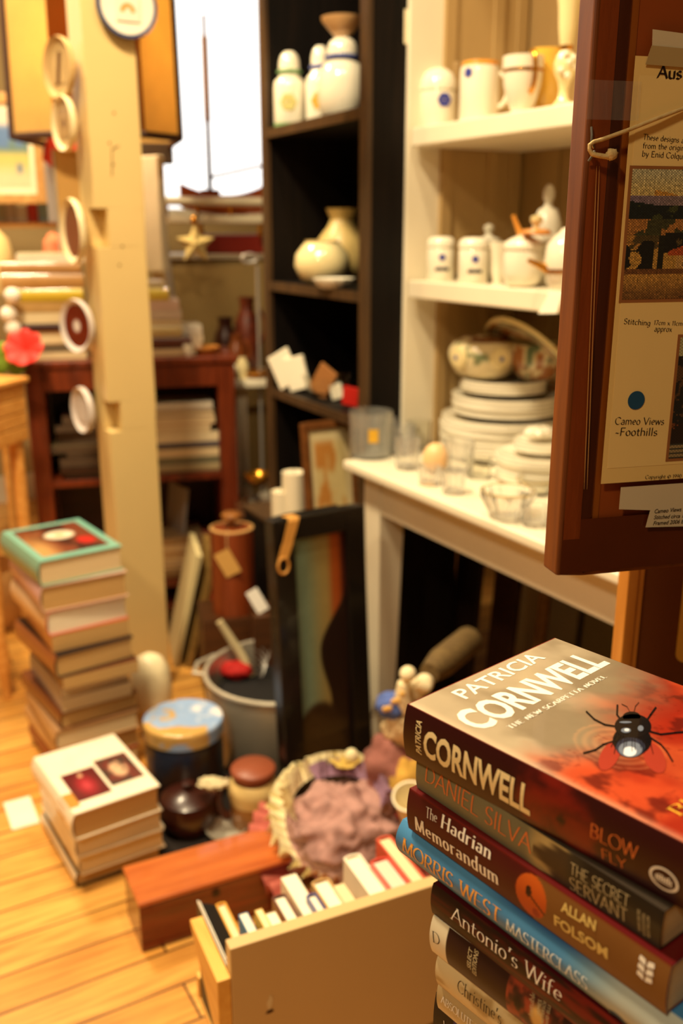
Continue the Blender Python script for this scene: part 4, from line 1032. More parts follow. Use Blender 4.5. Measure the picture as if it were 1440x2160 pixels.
# ------------------------------------------------------------------ cloth heap beside the drawer
def lump(mb, c, r, seed, amp=.35, f=2.2, n=28, m=16):
    mb.ball(c, r, n, m, fn=lambda d: 1 + amp*nz.fractal(d*f + Ve((seed, 0, 0)), 1, 2, 3))
def ruffle(mb, path, wdir, width, amp, waves, th=.0016, n=160):
    """a gathered frill along path: inner edge on the path, outer edge waving"""
    P = [Ve(p) for p in path]; L_ = len(P)-1
    vs = []
    for i in range(n+1):
        s = i/n*L_; k = min(int(s), L_-1); q = s-k
        p = P[k].lerp(P[k+1], q); t = (P[k+1]-P[k]).normalized()
        o = Ve(wdir(p)).normalized(); u = t.cross(o).normalized()
        for j in range(5):
            w_ = j/4
            vs.append(p + o*width*w_ + u*amp*w_*math.sin(waves*2*math.pi*i/n + 1.3*math.sin(i*.13)) + t*amp*.5*w_*math.cos(waves*2*math.pi*i/n*1.0))
    fs = [(i*5+j, i*5+j+1, i*5+6+j, i*5+5+j) for i in range(n) for j in range(4)]
    mb.add(vs, fs)
LILAC = mat('lilac_crochet', (176, 134, 126), rough=.95, var=.6, scale=55, bump=1.0); CREAMF = mat('cream_crochet', (248, 230, 184), rough=.95, var=.25, scale=80, bump=1.0)
ROSE = mat('rose_crochet', (188, 100, 86), rough=.95, var=.3, scale=80, bump=1.0); VIOLET = mat('violet_crochet', (150, 116, 140), rough=.95, var=.25, scale=80, bump=.8)
CC = G(722, 1757, .10); CC = Ve((CC.x, CC.y, .10))
t = thing('crochet_bonnet', 'crumpled lilac crochet bonnet with cream and rose frills heaped between red box and drawer', 'bonnet', (CC.x, CC.y, .103), rad(20))
t.location.z = .0
HZB = .105
mb = MB(); lump(mb, (0, 0, HZB), (.116, .110, .080), 3, .27, 2.9, 72, 44); mb.build('crown', LILAC, t, smooth=True, sharp=180)
ring = lambda a0, a1, rx, ry, z, n=40, zt=0: [(rx*math.cos(rad(a0+(a1-a0)*i/n)), ry*math.sin(rad(a0+(a1-a0)*i/n)), z + zt*math.sin(rad(a0+(a1-a0)*i/n))) for i in range(n+1)]
mb = MB(); ruffle(mb, ring(110, 318, .108, .104, HZB+.015, 40, .05), lambda p: (p.x, p.y, .06), .040, .013, 19); mb.build('cream_frill', CREAMF, t, smooth=True, sharp=180)
mb = MB(); ruffle(mb, ring(130, 335, .128, .124, HZB-.02, 40, .04), lambda p: (p.x, p.y, -.015), .050, .015, 21); mb.build('rose_frill', ROSE, t, smooth=True, sharp=180)
mb = MB(); ruffle(mb, ring(40, 190, .095, .092, HZB+.055, 40, .015), lambda p: (p.x*.5, p.y*.8, .12), .040, .013, 14); mb.build('cream_frill', CREAMF, t, smooth=True, sharp=180)
mb = MB(); ruffle(mb, ring(255, 345, .112, .108, HZB+.0, 30, .05), lambda p: (p.x, p.y, .03), .034, .012, 9); mb.build('cream_frill', CREAMF, t, smooth=True, sharp=180)
mb = MB(); ruffle(mb, ring(-40, 110, .07, .08, HZB+.07, 30, .0), lambda p: (p.x*.6, p.y*.6, .06), .032, .011, 10); mb.build('violet_frill', VIOLET, t, smooth=True, sharp=180)
# mauve cloth rising to the right, with a straw coloured cloth flower
P = G(822, 1618, .20) + V*.01
o = None
mb = MB(); lump(mb, (0,0,.075), (.062,.055,.085), 8, .35, 1.8, 32, 18)
cc_ = mb.build('mauve_cloth', mat('mauve_wool', (156, 100, 90), rough=.95, var=.3, scale=60, bump=.8), None, loc=(P.x, P.y, P.z-.09), smooth=True, sharp=180)
tag(cc_, 'crumpled mauve woollen cloth rising behind the bonnet, left of the novel stack', 'cloth')
P = G(728, 1618, .19)
t = thing('cloth_flower', 'straw yellow cloth flower poking up behind the bonnet', 'flower', P, 0)
for k in range(6):
    a = k*math.pi/3; M = Matrix.Rotation(a, 4, 'Z') @ Matrix.Rotation(-.5, 4, 'Y')
    MB().ball((.018,0,0), (.018,.009,.003), 12, 8, M=M).build('petal', mat('straw_yellow_cloth', (206, 176, 90), rough=.9), t, smooth=True)
MB().ball((.012,.004,.022), (.014,.012,.016), 14, 10).build('cream_tip', CREAMF, t, smooth=True)
# soft dolls and toys heap between leg and novels
P = G(868, 1560, .27)
t = thing('rag_doll', 'cream rag doll with round head and blue floral sleeve, slumped behind the novel stack', 'doll', (P.x, P.y, .0), 0)
dz = P.z
def dp(u, v, back=0): 
    q = YY(u, v, P.y + back); return q - Ve((P.x, P.y, 0))
CLOTH = mat('cream_doll_cloth', (240, 222, 180), rough=.9, var=.1, scale=40, bump=.4)
q = dp(860, 1422); MB().ball(q, S(17, P), 18, 12).build('head', CLOTH, t, smooth=True)
mb = MB(); mb.tube([dp(852, 1440), dp(848, 1470), dp(862, 1500)], [.012, .016, .014], 12); mb.tube([dp(880, 1440), dp(894, 1448), dp(905, 1452)], [.012, .014, .01], 12); mb.build('arm', CLOTH, t, smooth=True)
mb = MB(); mb.ball(dp(872, 1455, .03), (.024,.02,.024), 18, 12); mb.ball(dp(895, 1440, .04), (.018,.016,.018), 16, 10); mb.build('body', CLOTH, t, smooth=True)
def bluef(x, y): return mixc((76, 96, 170), (226, 180, 100), sst(.1, .3, N(x*5, y*5, 1, 2)))
mb = MB(); lump(mb, dp(826, 1488, .01), (.030,.022,.026), 5, .25, 2); sl = mb.build('sleeve', mat('blue_floral_cloth', (84, 106, 176), rough=.9, var=.6, scale=60), t, smooth=True, sharp=180)
mb = MB()
for k in range(5): mb.ball(dp(812+k*9, 1496-k*8+6*(k%2), -.022), (.006,.004,.006), 8, 6)
mb.build('sleeve_flowers', mat('yellow_flower_cloth', (228, 180, 96), rough=.9), t, smooth=True)
mb = MB(); lump(mb, dp(862, 1530, .02), (.048,.035,.045), 9, .25, 2); mb.build('skirt', mat('cream_peach_cloth', (234, 206, 158), rough=.9, var=.2, scale=30), t, smooth=True, sharp=180)
mb = MB(); mb.tube([dp(905, 1420, .05), dp(930, 1398, .10), dp(990, 1350, .2)], [.02, .03, .03], 12); 
br = mb.build('broom_head', wood('straw_bristles', (70, 50, 24), (120, 96, 50), (2, 30, 30), 8, .8), None, smooth=True)
br.location = (P.x, P.y, 0); br.name = 'straw_broom'; tag(br, 'dark straw brush lying slanted behind the rag doll under the table', 'broom')
P = G(850, 1660, .2)
t = thing('plush_toy', 'mustard yellow plush toy squeezed beside the novel stack', 'toy', (P.x+.01, P.y+.03, 0), 0)
mb = MB(); lump(mb, (0,0,P.z-.02), (.035,.035,.06), 12, .2, 2); mb.build('body', mat('mustard_plush', (206, 160, 70), rough=.95, bump=.5, scale=90), t, smooth=True, sharp=180)
MB().ball((.005,-.034,P.z-.01), (.013,.006,.02), 12, 8).build('dark_patch', mat('dark_brown_plush', (70, 34, 16), rough=.95), t, smooth=True)
MB().ball((-.012,-.03,P.z-.06), (.012,.008,.010), 12, 8).build('red_patch', mat('red_felt', (176, 22, 16)), t, smooth=True)
# support under that heap: a dark hamper
hp = G(870, 1620, .05)
t = thing('dark_hamper', 'low dark hamper buried under the dolls and cloths beside the table leg', 'hamper', (hp.x-.0, hp.y+.02, 0), RZ)
hbm = MB(); hbm.taper((-.04,-.15,.15,.06), (-.05,-.16,.16,.07), 0, .085); hbm.build('body', mat('dark_wicker', (48, 30, 18), rough=.8, bump=1, scale=60), t, bevel=.004)
# paper cup / white mug edge next to the novels
P = G(852, 1692, .22)
t = thing('white_cup', 'cream paper cup lying between the bonnet and the novel stack', 'cup', P + Ve((.012, .0, -.0)), 0, None, (rad(24), rad(-10), 0))
part_lathe(t, 'body', [(.024,-.05),(.030,.018),(.0315,.020),(.028,.020),(.022,-.048),(0,-.05)], mat('cream_card', (240, 228, 196), rough=.6))
# ------------------------------------------------------------------ drawer full of books
DZ = .40; dr_ang = 24.5
DP = G(485, 2003, DZ)
dt = thing('drawer', 'beige painted wooden drawer packed with upright books in the foreground', 'drawer', (DP.x, DP.y, 0), rad(dr_ang))
DH = .22; DWd = .40; DD = .27; d0 = DZ - DH
BEIGED = mat('beige_drawer_paint', (202, 170, 118), rough=.45, var=.07, scale=6)
HONEY = wood('honey_pine', (216, 152, 62), (236, 184, 92), (10, 1.2, 10), 5, .4)
MB().box(0, 0, d0, DWd, .018, DZ).build('front_panel', BEIGED, dt, bevel=.0012)
chip = MB(); pz0 = DZ - .105
vs = [(.045,0),(.049,.004),(.051,.014),(.048,.022),(.046,.016),(.043,.010)]
chip.prism([(x, y) for x, y in vs], 0, .0006, M=Matrix.Translation((0, -.0001, pz0)) @ Matrix.Rotation(math.pi/2, 4, 'X'))
chip.build('chipped_paint', mat('chip_white', (226, 206, 160), rough=.8), dt)
chip = MB(); chip.prism([(.041,-.004),(.044,.0),(.050,.0),(.052,-.003),(.047,-.005)], 0, .0005, M=Matrix.Translation((0, -.0001, pz0)) @ Matrix.Rotation(math.pi/2, 4, 'X')); chip.build('chipped_edge', mat('chip_dark', (70, 36, 12), rough=.8), dt)
# low left side whose lower edge slants up to the back
zt = .36; DD = .165
Mside = Matrix(((0,0,1,0),(1,0,0,0),(0,1,0,0),(0,0,0,1)))
sd = MB(); sd.prism([(.0, .255), (.0, zt), (.116, zt), (.115, .351), (.028, .276)], -.017, -.0004, M=Mside); sd.build('side_panel', HONEY, dt, bevel=.001)
sd = MB(); sd.prism([(.0185, d0+.01), (.0185, zt), (DD, zt-.06), (DD, d0+.01)], DWd-.012, DWd, M=Mside); sd.build('side_panel', HONEY, dt, bevel=.001)
MB().box(.0, .0185, d0+.01, DWd-.0125, DD, d0+.018).build('bottom_panel', HONEY, dt)
MB().box(.0, DD-.012, d0+.0185, DWd-.0125, DD, d0+.05).build('back_panel', HONEY, dt)
# small stand holding the drawer up from the floor
st = thing('drawer_stand', 'plain dark wooden plinth carrying the drawer of books', 'stand', (DP.x, DP.y, 0), rad(dr_ang))
MB().box(.10, .03, 0, DWd-.02, DD-.01, d0+.0095).build('body', wood('dark_plinth_wood', (60, 34, 16), (90, 52, 24)), st)
Md = Matrix.LocRotScale(dt.location, dt.rotation_euler, None)
def dloc(u, v, z): q = Md.inverted() @ G(u, v, z); return q.x, q.y
# upright books, located by the far left corner of their top edge
zb = d0 + .0185
R3 = Md.to_3x3() @ Matrix(((0,0,1),(0,-1,0),(1,0,0)))        # book x up, y towards the front panel, z along the panel
def upbook(label, u, v, wpx, colr, pm, depth_, hard=True):
    depth_ = min(depth_, .125); y1 = .0225 + depth_; lo, hi = zb + .05, .75
    for k in range(50):
        m_ = (lo+hi)/2
        if dloc(u, v, m_)[1] > y1: lo = m_
        else: hi = m_
    x, y = dloc(u, v, lo)
    return book(label, Md @ Ve((x, y1, zb + .0003)), 0, lo-zb, depth_, wpx/1560, colr, pm, hard, None, None, 'books in the drawer', R3.to_euler()), x, lo
ub = [(454, 1909, 22, c(212, 150, 50), PG_CREAM, .13, True, 'gold covered book next to the black folder in the drawer'),
      (503, 1930, 18, c(90, 140, 180), PG_WHITE, .045, False, 'small book with a blue top, third from the left in the drawer'),
      (537, 1921, 15, c(220, 180, 80), PG_CREAM, .045, False, 'small thin yellow book in the left half of the drawer'),
      (560, 1929, 20, c(230, 216, 180), PG_WHITE, .035, False, 'short cream paperback before the brown hardcover in the drawer'),
      (573, 1894, 30, c(96, 52, 40), PG_WHITE, .075, True, 'brown hardcover with pale pages in the drawer, left of the tall white book'),
      (592, 1852, 34, c(236, 226, 200), PG_WHITE, .12, False, 'tall white paperback in the left half of the drawer'),
      (645, 1890, 22, c(80, 76, 130), PG_WHITE, .06, True, 'small book with a violet blue cover in the middle of the drawer'),
      (656, 1863, 40, c(190, 150, 96), PG_WHITE, .085, True, 'tan hardcover in the middle of the drawer'),
      (704, 1869, 22, c(226, 206, 160), PG_CREAM, .06, False, 'pale cream paperback right of the tan hardcover in the drawer'),
      (724, 1811, 40, c(238, 230, 208), PG_WHITE, .135, True, 'thick tall white book in the right half of the drawer'),
      (780, 1819, 44, c(204, 70, 56), pages('paper_edges_pink', (236, 200, 180)), .09, True, 'red covered book with pinkish pages in the right half of the drawer'),
      (793, 1771, 36, c(206, 84, 62), PG_CREAM, .15, True, 'red covered book with cream pages, rightmost in the drawer')]
UBX = []
for u, v, wp, cm, pm, dp_, hd, lab in ub:
    _, x, zt3 = upbook(lab, u, v, wp, cm, pm, dp_, hd); UBX.append((round(x, 3), round(x+wp/1560, 3), round(zt3, 3), lab))
BLK = mat('black_folder_card', (20, 15, 12), rough=.5)
fo = thing('black_folder', 'black folder leaning against the left side of the drawer', 'folder', (DP.x, DP.y, 0), rad(dr_ang))
fb = MB(); fb.prism([(.001, zb+.001), (.001, zt-.003), (.0265, zt-.016), (.0265, zb+.001)], .0195, .148, M=Matrix(((1,0,0,0),(0,0,1,0),(0,1,0,0),(0,0,0,1)))); fb.build('cover', BLK, fo, bevel=.001)
for k in range(2):
    MB().box(.0012+.0028*k, .0195, zt-.010, .0022+.0028*k, .146, zt+.0005-.002*k).build('sheet', mat('sheet_white', (226, 216, 196), rough=.6), fo)
# ------------------------------------------------------------------ the novel stack in the foreground
ZT = .921
BLACKTXT = mat('ink_black', (18, 10, 14), rough=.5); CREAMTXT = mat('ink_cream', (232, 212, 160), rough=.4); WHITETXT = mat('ink_white', (238, 232, 220), rough=.4)
COPPER = mat('foil_copper', (216, 112, 52), rough=.4); GOLDTXT = mat('foil_gold', (222, 156, 70), rough=.4); DULLTXT = mat('ink_grey_cream', (190, 172, 130), rough=.5)
SPR = painted('jacket_print', .4, .05, 0, .3); SPP = painted('paperback_print', .5, .0, 0, .3)
def stackbook(label, tl, z, ang, L, W, T, cm, pm, hard, bul=None):
    a = G(tl[0], tl[1], z)
    return book(label, (a.x, a.y, z - T), rad(ang), L, W, T, cm, pm, hard, bul, None, 'novels in the foreground stack')
NAMES = []
def level(it, t): return it[:3] + (t,) + it[4:6] + (0,)
# topmost: red and grey jacket with a fly
T = .0355
bkA = stackbook('thick grey and red novel with a large fly, topmost of the foreground stack', (859, 1485), ZT, -48.5, .242, .149, T, cov((110, 40, 30), .35, .1), PG_CREAM, True, .003)
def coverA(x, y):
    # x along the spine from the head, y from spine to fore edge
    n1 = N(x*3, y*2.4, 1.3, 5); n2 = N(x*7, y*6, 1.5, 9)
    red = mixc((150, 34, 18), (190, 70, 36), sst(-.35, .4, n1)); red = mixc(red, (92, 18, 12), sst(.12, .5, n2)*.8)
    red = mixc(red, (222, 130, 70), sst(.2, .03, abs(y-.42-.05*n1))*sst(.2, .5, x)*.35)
    gr = mixc((138, 122, 98), (172, 156, 130), sst(-.3, .3, n1))  # grey is part jacket art, part window glare put into the colour
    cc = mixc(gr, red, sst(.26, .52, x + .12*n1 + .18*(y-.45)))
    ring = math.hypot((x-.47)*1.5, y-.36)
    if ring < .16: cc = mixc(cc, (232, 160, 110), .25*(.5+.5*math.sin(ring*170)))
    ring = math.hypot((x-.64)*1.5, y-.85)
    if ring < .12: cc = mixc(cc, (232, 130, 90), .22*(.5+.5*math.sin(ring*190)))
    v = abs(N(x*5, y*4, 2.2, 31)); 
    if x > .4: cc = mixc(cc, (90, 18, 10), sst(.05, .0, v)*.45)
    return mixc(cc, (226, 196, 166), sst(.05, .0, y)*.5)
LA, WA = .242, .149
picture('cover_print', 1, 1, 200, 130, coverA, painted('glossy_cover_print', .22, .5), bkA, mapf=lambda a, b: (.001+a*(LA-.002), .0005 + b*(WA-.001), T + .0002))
MA = Matrix.LocRotScale(bkA.location, bkA.rotation_euler, None)
def topst(u, v): q = MA.inverted() @ PL(u, v, MA @ Ve((0, 0, T)), UP); return q.x, q.y
def mkt(off): return lambda s, t: Ve((s, t, T + off))
def face_line(text, style, a, b, top):
    # title on the cover: a,b = baseline start and end, top = cap height point over the start (pixels)
    return line_px(topst, text, style, a, b, top)
# cover text is read with its top toward the spine's far end: measured from the photo
def face_text(text, style, a, b, top):
    s0, t0 = topst(*a); s1, t1 = topst(*b); s2, t2 = topst(*top)
    d = Ve((s1-s0, t1-t0)); nn = Ve((-d.y, d.x)).normalized()
    return (text, style, s0, t0, d.length, Ve((s2-s0, t2-t0)).dot(nn), math.degrees(math.atan2(d.y, d.x)))
P8 = lambda x, y: (820 + x*.43056, 1320 + y*.43056)
lettering(bkA, WHITETXT, [face_text('PATRICIA', 'sanssemi', P8(378, 362), P8(770, 160), P8(316, 322)),
                          face_text('CORNWELL', 'sansbold', P8(455, 522), P8(1085, 186), P8(312, 440))], mkt(.0004), 'title_lettering')
lettering(bkA, WHITETXT, [face_text('THE NEW SCARPETTA NOVEL', 'boldserif', P8(600, 508), P8(1072, 252), P8(585, 490))], mkt(.0004), 'subtitle_lettering')
lettering(bkA, mat('ink_yellow', (226, 170, 50), rough=.4), [face_text('BLOW FLY', 'lightserif', P8(1425, 935), P8(1860, 640), P8(1368, 895))], mkt(.0004), 'title_lettering')
# the printed fly
fl = MB(); 
Q = lambda x, y: Ve((*topst(*P8(x, y)), 0))
def poly_px(mb, pts, z, mi=0):
    mb.add([(*topst(*P8(x, y)), T + z) for x, y in pts], [tuple(range(len(pts)))], None, mi)
def ell(cx, cy, rx, ry, a=0, n=28): return [(cx+rx*math.cos(q)*math.cos(a)-ry*math.sin(q)*math.sin(a), cy+rx*math.cos(q)*math.sin(a)+ry*math.sin(q)*math.cos(a)) for q in (2*math.pi*k/n for k in range(n))]
poly_px(fl, ell(1080, 640, 44, 78, .5), .00045, 2); poly_px(fl, ell(1300, 650, 48, 82, -.5), .00045, 2)
poly_px(fl, ell(1194, 496, 90, 60), .0006, 0); poly_px(fl, ell(1190, 566, 96, 76), .0005, 0); poly_px(fl, ell(1188, 450, 44, 26), .0006, 0); poly_px(fl, [(1128, 462), (1268, 458), (1284, 520), (1112, 524)], .00062, 0)
poly_px(fl, ell(1182, 600, 72, 48), .00066, 4); poly_px(fl, ell(1182, 610, 58, 38), .0007, 3); poly_px(fl, ell(1178, 622, 34, 24), .0008, 1)
for k in range(15):
    x = 1108 + k*11.5; q_ = 600 + 34*math.sin(k*1.9); poly_px(fl, [(x, 545), (x+4, 545), (x+(x-1190)*.28+3, q_), (x+(x-1190)*.28, q_)], .00085, 0)
poly_px(fl, ell(1160, 518, 24, 12), .0008, 3); poly_px(fl, ell(1164, 516, 12, 7), .00085, 1); poly_px(fl, ell(1232, 508, 14, 14), .0008, 3); poly_px(fl, ell(1158, 478, 30, 5), .0008, 3)
def leg(pts, w_):
    for (x0, y0), (x1, y1) in zip(pts, pts[1:]):
        d = Ve((x1-x0, y1-y0)).normalized(); nx, ny = -d.y*w_, d.x*w_
        poly_px(fl, [(x0+nx-d.x*2, y0+ny-d.y*2), (x1+nx+d.x*2, y1+ny+d.y*2), (x1-nx+d.x*2, y1-ny+d.y*2), (x0-nx-d.x*2, y0-ny-d.y*2)], .00065, 0)
for l_ in ([(1140, 470), (1116, 440), (1118, 392)], [(1120, 498), (1055, 488), (1005, 462), (966, 424)], [(1130, 560), (1050, 585), (1010, 612), (952, 628)],
           [(1255, 478), (1280, 440), (1306, 404)], [(1270, 520), (1330, 536), (1400, 528), (1470, 522)], [(1280, 552), (1330, 585), (1360, 620), (1388, 668)]): leg(l_, 4.2)
for l_ in ([(1178, 424), (1165, 400), (1140, 388)], [(1200, 424), (1206, 398), (1222, 380)]): leg(l_, 1.4)
fl.build('fly_print', [mat('fly_black', (14, 12, 16), rough=.2, coat=.5), mat('fly_highlight', (206, 212, 226), rough=.3), mat('fly_wing', (150, 44, 24), rough=.4), mat('fly_grey_blue', (104, 112, 130), rough=.3), mat('fly_dark_blue', (40, 44, 62), rough=.25, coat=.4)], bkA)
# spine
def spA(x, y):
    cc = (48, 6, 8); n = N(x*8, y*2, 1.5, 4)
    q = math.hypot((x-.475)*7, (y-.5)*1.1); cc = mixc(cc, (120, 24, 14), sst(.9, .2, q + n*.5))
    cc = mixc(cc, (20, 10, 10), sst(.25, .1, math.hypot((x-.485)*16, (y-.42)*2.2)))
    return mixc(cc, (200, 190, 190), sst(.08, .04, math.hypot((x-.487)*22, (y-.38)*2.4)))
spine_print(bkA, spA, SPR)
pt = lambda u, v: spine_px(bkA, u, v); sm = spine_map(bkA)
Z5 = lambda x, y: (820 + x*.43056, 1480 + y*.43056)
cuts = lambda r: [BI[r.name]['T']*k/10 for k in range(1, 10)]
lettering(bkA, CREAMTXT, [line_px(pt, 'CORNWELL', 'sansbold', Z5(172, 262), Z5(690, 562), Z5(176, 130)),
                          line_px(pt, 'PATRICIA', 'sansital', Z5(162, 262), Z5(160, 100), Z5(136, 256))], sm, 'spine_lettering', cuts(bkA))
lettering(bkA, COPPER, [line_px(pt, 'BLOW', 'hair', Z5(988, 655), Z5(1222, 775), Z5(990, 590)), line_px(pt, 'FLY', 'hair', Z5(1040, 768), Z5(1165, 828), Z5(1042, 715))], sm, 'spine_lettering', cuts(bkA))
lg = MB()
s0, t0 = pt(*Z5(1350, 868)); 
for r0, r1, mi in ((.0052, .0056, 0),):
    vs = [(s0+r*math.cos(a)*1.25, t0+r*math.sin(a)) for r in (r0*1.0, r1*1.12) for a in (2*math.pi*k/32 for k in range(32))]
    lg.add([sm(a, b) for a, b in vs], [(k, (k+1) % 32, 32+(k+1) % 32, 32+k) for k in range(32)])
for k in range(7):
    lg.add([sm(s0 + a, t0 + b) for a, b in ((-.0045+k*.0013, -.0012), (-.0036+k*.0013, -.0012), (-.0036+k*.0013, .001+.0008*(k % 3)), (-.0045+k*.0013, .001+.0008*(k % 2)))], [(0,1,2,3)])
lg.add([sm(s0+a, t0+b) for a, b in ((-.005, -.0022), (.005, -.0022), (.0045, -.0017), (-.0045, -.0017))], [(0,1,2,3)])
lg.build('publisher_emblem', WHITETXT, bkA)
z = ZT - T - .0006
# second: olive paperback
T2 = .0225
bkB = stackbook('paperback with olive and dark spine lettered in copper, second in the foreground stack', (881, 1594), z, -52.6, .178, .11, T2, c(60, 50, 40), PG_CREAM, False, .0012)
def spB(x, y):
    cc = (118, 112, 84)
    cc = mixc(cc, (176, 150, 96), sst(.50, .56, x)*sst(.70, .66, x))
    # ornate tower silhouette lying between the two halves
    tw = .585 + .035*math.sin(y*9)+.012*math.sin(y*31)
    if x > .54 and y < .92: cc = mixc(cc, (58, 42, 26), sst(tw-.015-.07*(y > .2)*(1-abs(y-.45)*1.8), tw+.02, x)*.95)
    cc = mixc(cc, (46, 40, 28), sst(.66, .70, x)); 
    return mixc(cc, (20, 16, 12), sst(.62, .68, y)*sst(.70, .76, x)*.85)
spine_print(bkB, spB, SPP)
pt = lambda u, v: spine_px(bkB, u, v); sm = spine_map(bkB)
lettering(bkB, COPPER, [line_px(pt, 'DANIEL SILVA', 'hair', Z5(178, 382), Z5(700, 745), Z5(180, 305))], sm, 'spine_lettering')
lettering(bkB, DULLTXT, [line_px(pt, 'THE SECRET', 'hair', Z5(890, 838), Z5(1178, 1010), Z5(886, 782)), line_px(pt, 'SERVANT', 'hair', Z5(884, 915), Z5(1172, 1088), Z5(882, 850)),
                          line_px(pt, 'THE NEW YORK TIMES', 'sans', Z5(1236, 1128), Z5(1234, 1020), Z5(1222, 1124)), line_px(pt, 'INTERNATIONAL', 'sans', Z5(1258, 1150), Z5(1256, 1036), Z5(1246, 1146)), line_px(pt, 'BESTSELLER', 'sans', Z5(1280, 1156), Z5(1278, 1050), Z5(1268, 1152))], sm, 'spine_lettering')
z -= T2 + .0004
# third: maroon and tan
T3 = .0292
bkC = stackbook('novel with a maroon and tan spine, third from the top of the foreground stack', (864, 1662), z, -52.6, .19, .125, T3, c(90, 12, 14), PG_CREAM, False, .002)
def spC(x, y):
    cc = mixc((78, 8, 12), (54, 4, 8), sst(.2, .9, y)*0 + .3); cc = mixc(cc, (120, 78, 34), sst(.548, .556, x))
    q = math.hypot((x-.545)/.058, (y-.5)/.44)
    if q < 1.05:
        o_ = mixc((176, 66, 16), (206, 96, 26), y); 
        o_ = mixc(o_, (44, 14, 6), sst(.55, .45, math.hypot((x-.535)/.022, (y-.58)/.24)) ); o_ = mixc(o_, (150, 44, 14), sst(.5, .4, math.hypot((x-.565)/.03, (y-.2)/.22)))
        if abs((y-.5) - (x-.545)*-4) < .03 and x > .545: o_ = (44, 14, 6)
        cc = mixc(cc, o_, sst(1.05, .98, q))
    return mixc(cc, (110, 20, 14), sst(.95, 1.0, y))
spine_print(bkC, spC, SPP, nx=220, ny=28)
pt = lambda u, v: spine_px(bkC, u, v); sm = spine_map(bkC)
lettering(bkC, WHITETXT, [line_px(pt, 'The', 'lightserif', Z5(183, 562), Z5(240, 594), Z5(183, 516)), line_px(pt, 'Hadrian', 'boldserif', Z5(258, 612), Z5(506, 778), Z5(262, 556)),
                          line_px(pt, 'Memorandum', 'boldserif', Z5(130, 626), Z5(545, 904), Z5(136, 564))], sm, 'spine_lettering')
lettering(bkC, mat('ink_pale_gold', (206, 178, 104), rough=.4), [line_px(pt, 'ALLAN', 'sansbold', Z5(845, 1022), Z5(1012, 1124), Z5(850, 978)), line_px(pt, 'FOLSOM', 'sansbold', Z5(812, 1092), Z5(1074, 1262), Z5(818, 1042))], sm, 'spine_lettering')
Z6 = lambda x, y: (880 + x*.38889, 1800 + y*.38889)
em = MB(); s0, t0 = pt(*Z6(1240, 632))
for sx_ in (-1, 1):
    for k in range(3):
        a0, b0 = s0 + sx_*.0022, t0 + (k-1)*.0042
        em.add([sm(a0 + q[0]*sx_, b0 + q[1]) for q in ((-.0018, -.0019), (.0022, -.0006), (.0018, .0021), (-.0014, .0014))], [(0,1,2,3)])
em.build('publisher_emblem', WHITETXT, bkC)
z -= T3 + .0004
# fourth: blue hardcover with a rounded spine
T4 = .0262
bkD = stackbook('hardcover in blue jacket fading to pale grey, fourth in the foreground stack', (850, 1727), z, -52.6, .225, .15, T4, c(60, 120, 170), PG_CREAM, True, .006)
def spD(x, y):
    cc = mixc((58, 120, 176), (74, 136, 186), sst(.2, .8, y)); cc = mixc(cc, (30, 66, 120), sst(.30, .5, x)*sst(.75, .95, y)*.8)
    return mixc(cc, (176, 182, 172), sst(.58, .80, x))
spine_print(bkD, spD, SPR, nx=80, ny=24)
pt = lambda u, v: spine_px(bkD, u, v); sm = spine_map(bkD)
lettering(bkD, GOLDTXT, [level(line_px(pt, 'MORRIS', 'serif', Z5(72, 742), Z5(322, 945), Z5(82, 688)), .0088), level(line_px(pt, 'WEST', 'serif', Z5(352, 968), Z5(552, 1118), Z5(356, 905)), .0088)], sm, 'spine_lettering', cuts(bkD))
lettering(bkD, mat('ink_pale_blue', (206, 218, 222), rough=.4), [level(line_px(pt, 'MASTERCLASS', 'serif', Z6(484, 468), Z6(925, 812), Z6(486, 408)), .0085)], sm, 'spine_lettering', cuts(bkD))
em = MB(); s0, t0 = pt(*Z6(1068, 905)); em.tube([sm(s0 + .005*math.cos(a*.42), t0 + .004*math.sin(a*.42)) for a in range(13)], .0006, 5); em.build('publisher_emblem', mat('ink_dark_grey', (60, 66, 72)), bkD)
z -= T4 + .0004
# fifth
T5 = .0225
bkE = stackbook('dark red novel with white serif lettering, under the blue hardcover in the foreground stack', (914, 1862), z, -52.0, .215, .14, T5, c(70, 10, 14), PG_CREAM, False, .002)
spine_print(bkE, lambda x, y: mixc(mixc((62, 8, 12), (120, 20, 18), sst(.1, .7, x)), (20, 6, 8), sst(-.1, .3, N(x*3 + y, y*5 - x*2, 1.4, 12))*.8), SPP)
pt = lambda u, v: spine_px(bkE, u, v); sm = spine_map(bkE)
lettering(bkE, WHITETXT, [line_px(pt, "Antonio's Wife", 'lightserif', Z6(188, 352), Z6(790, 812), Z6(200, 290))], sm, 'spine_lettering')
z -= T5 + .0004
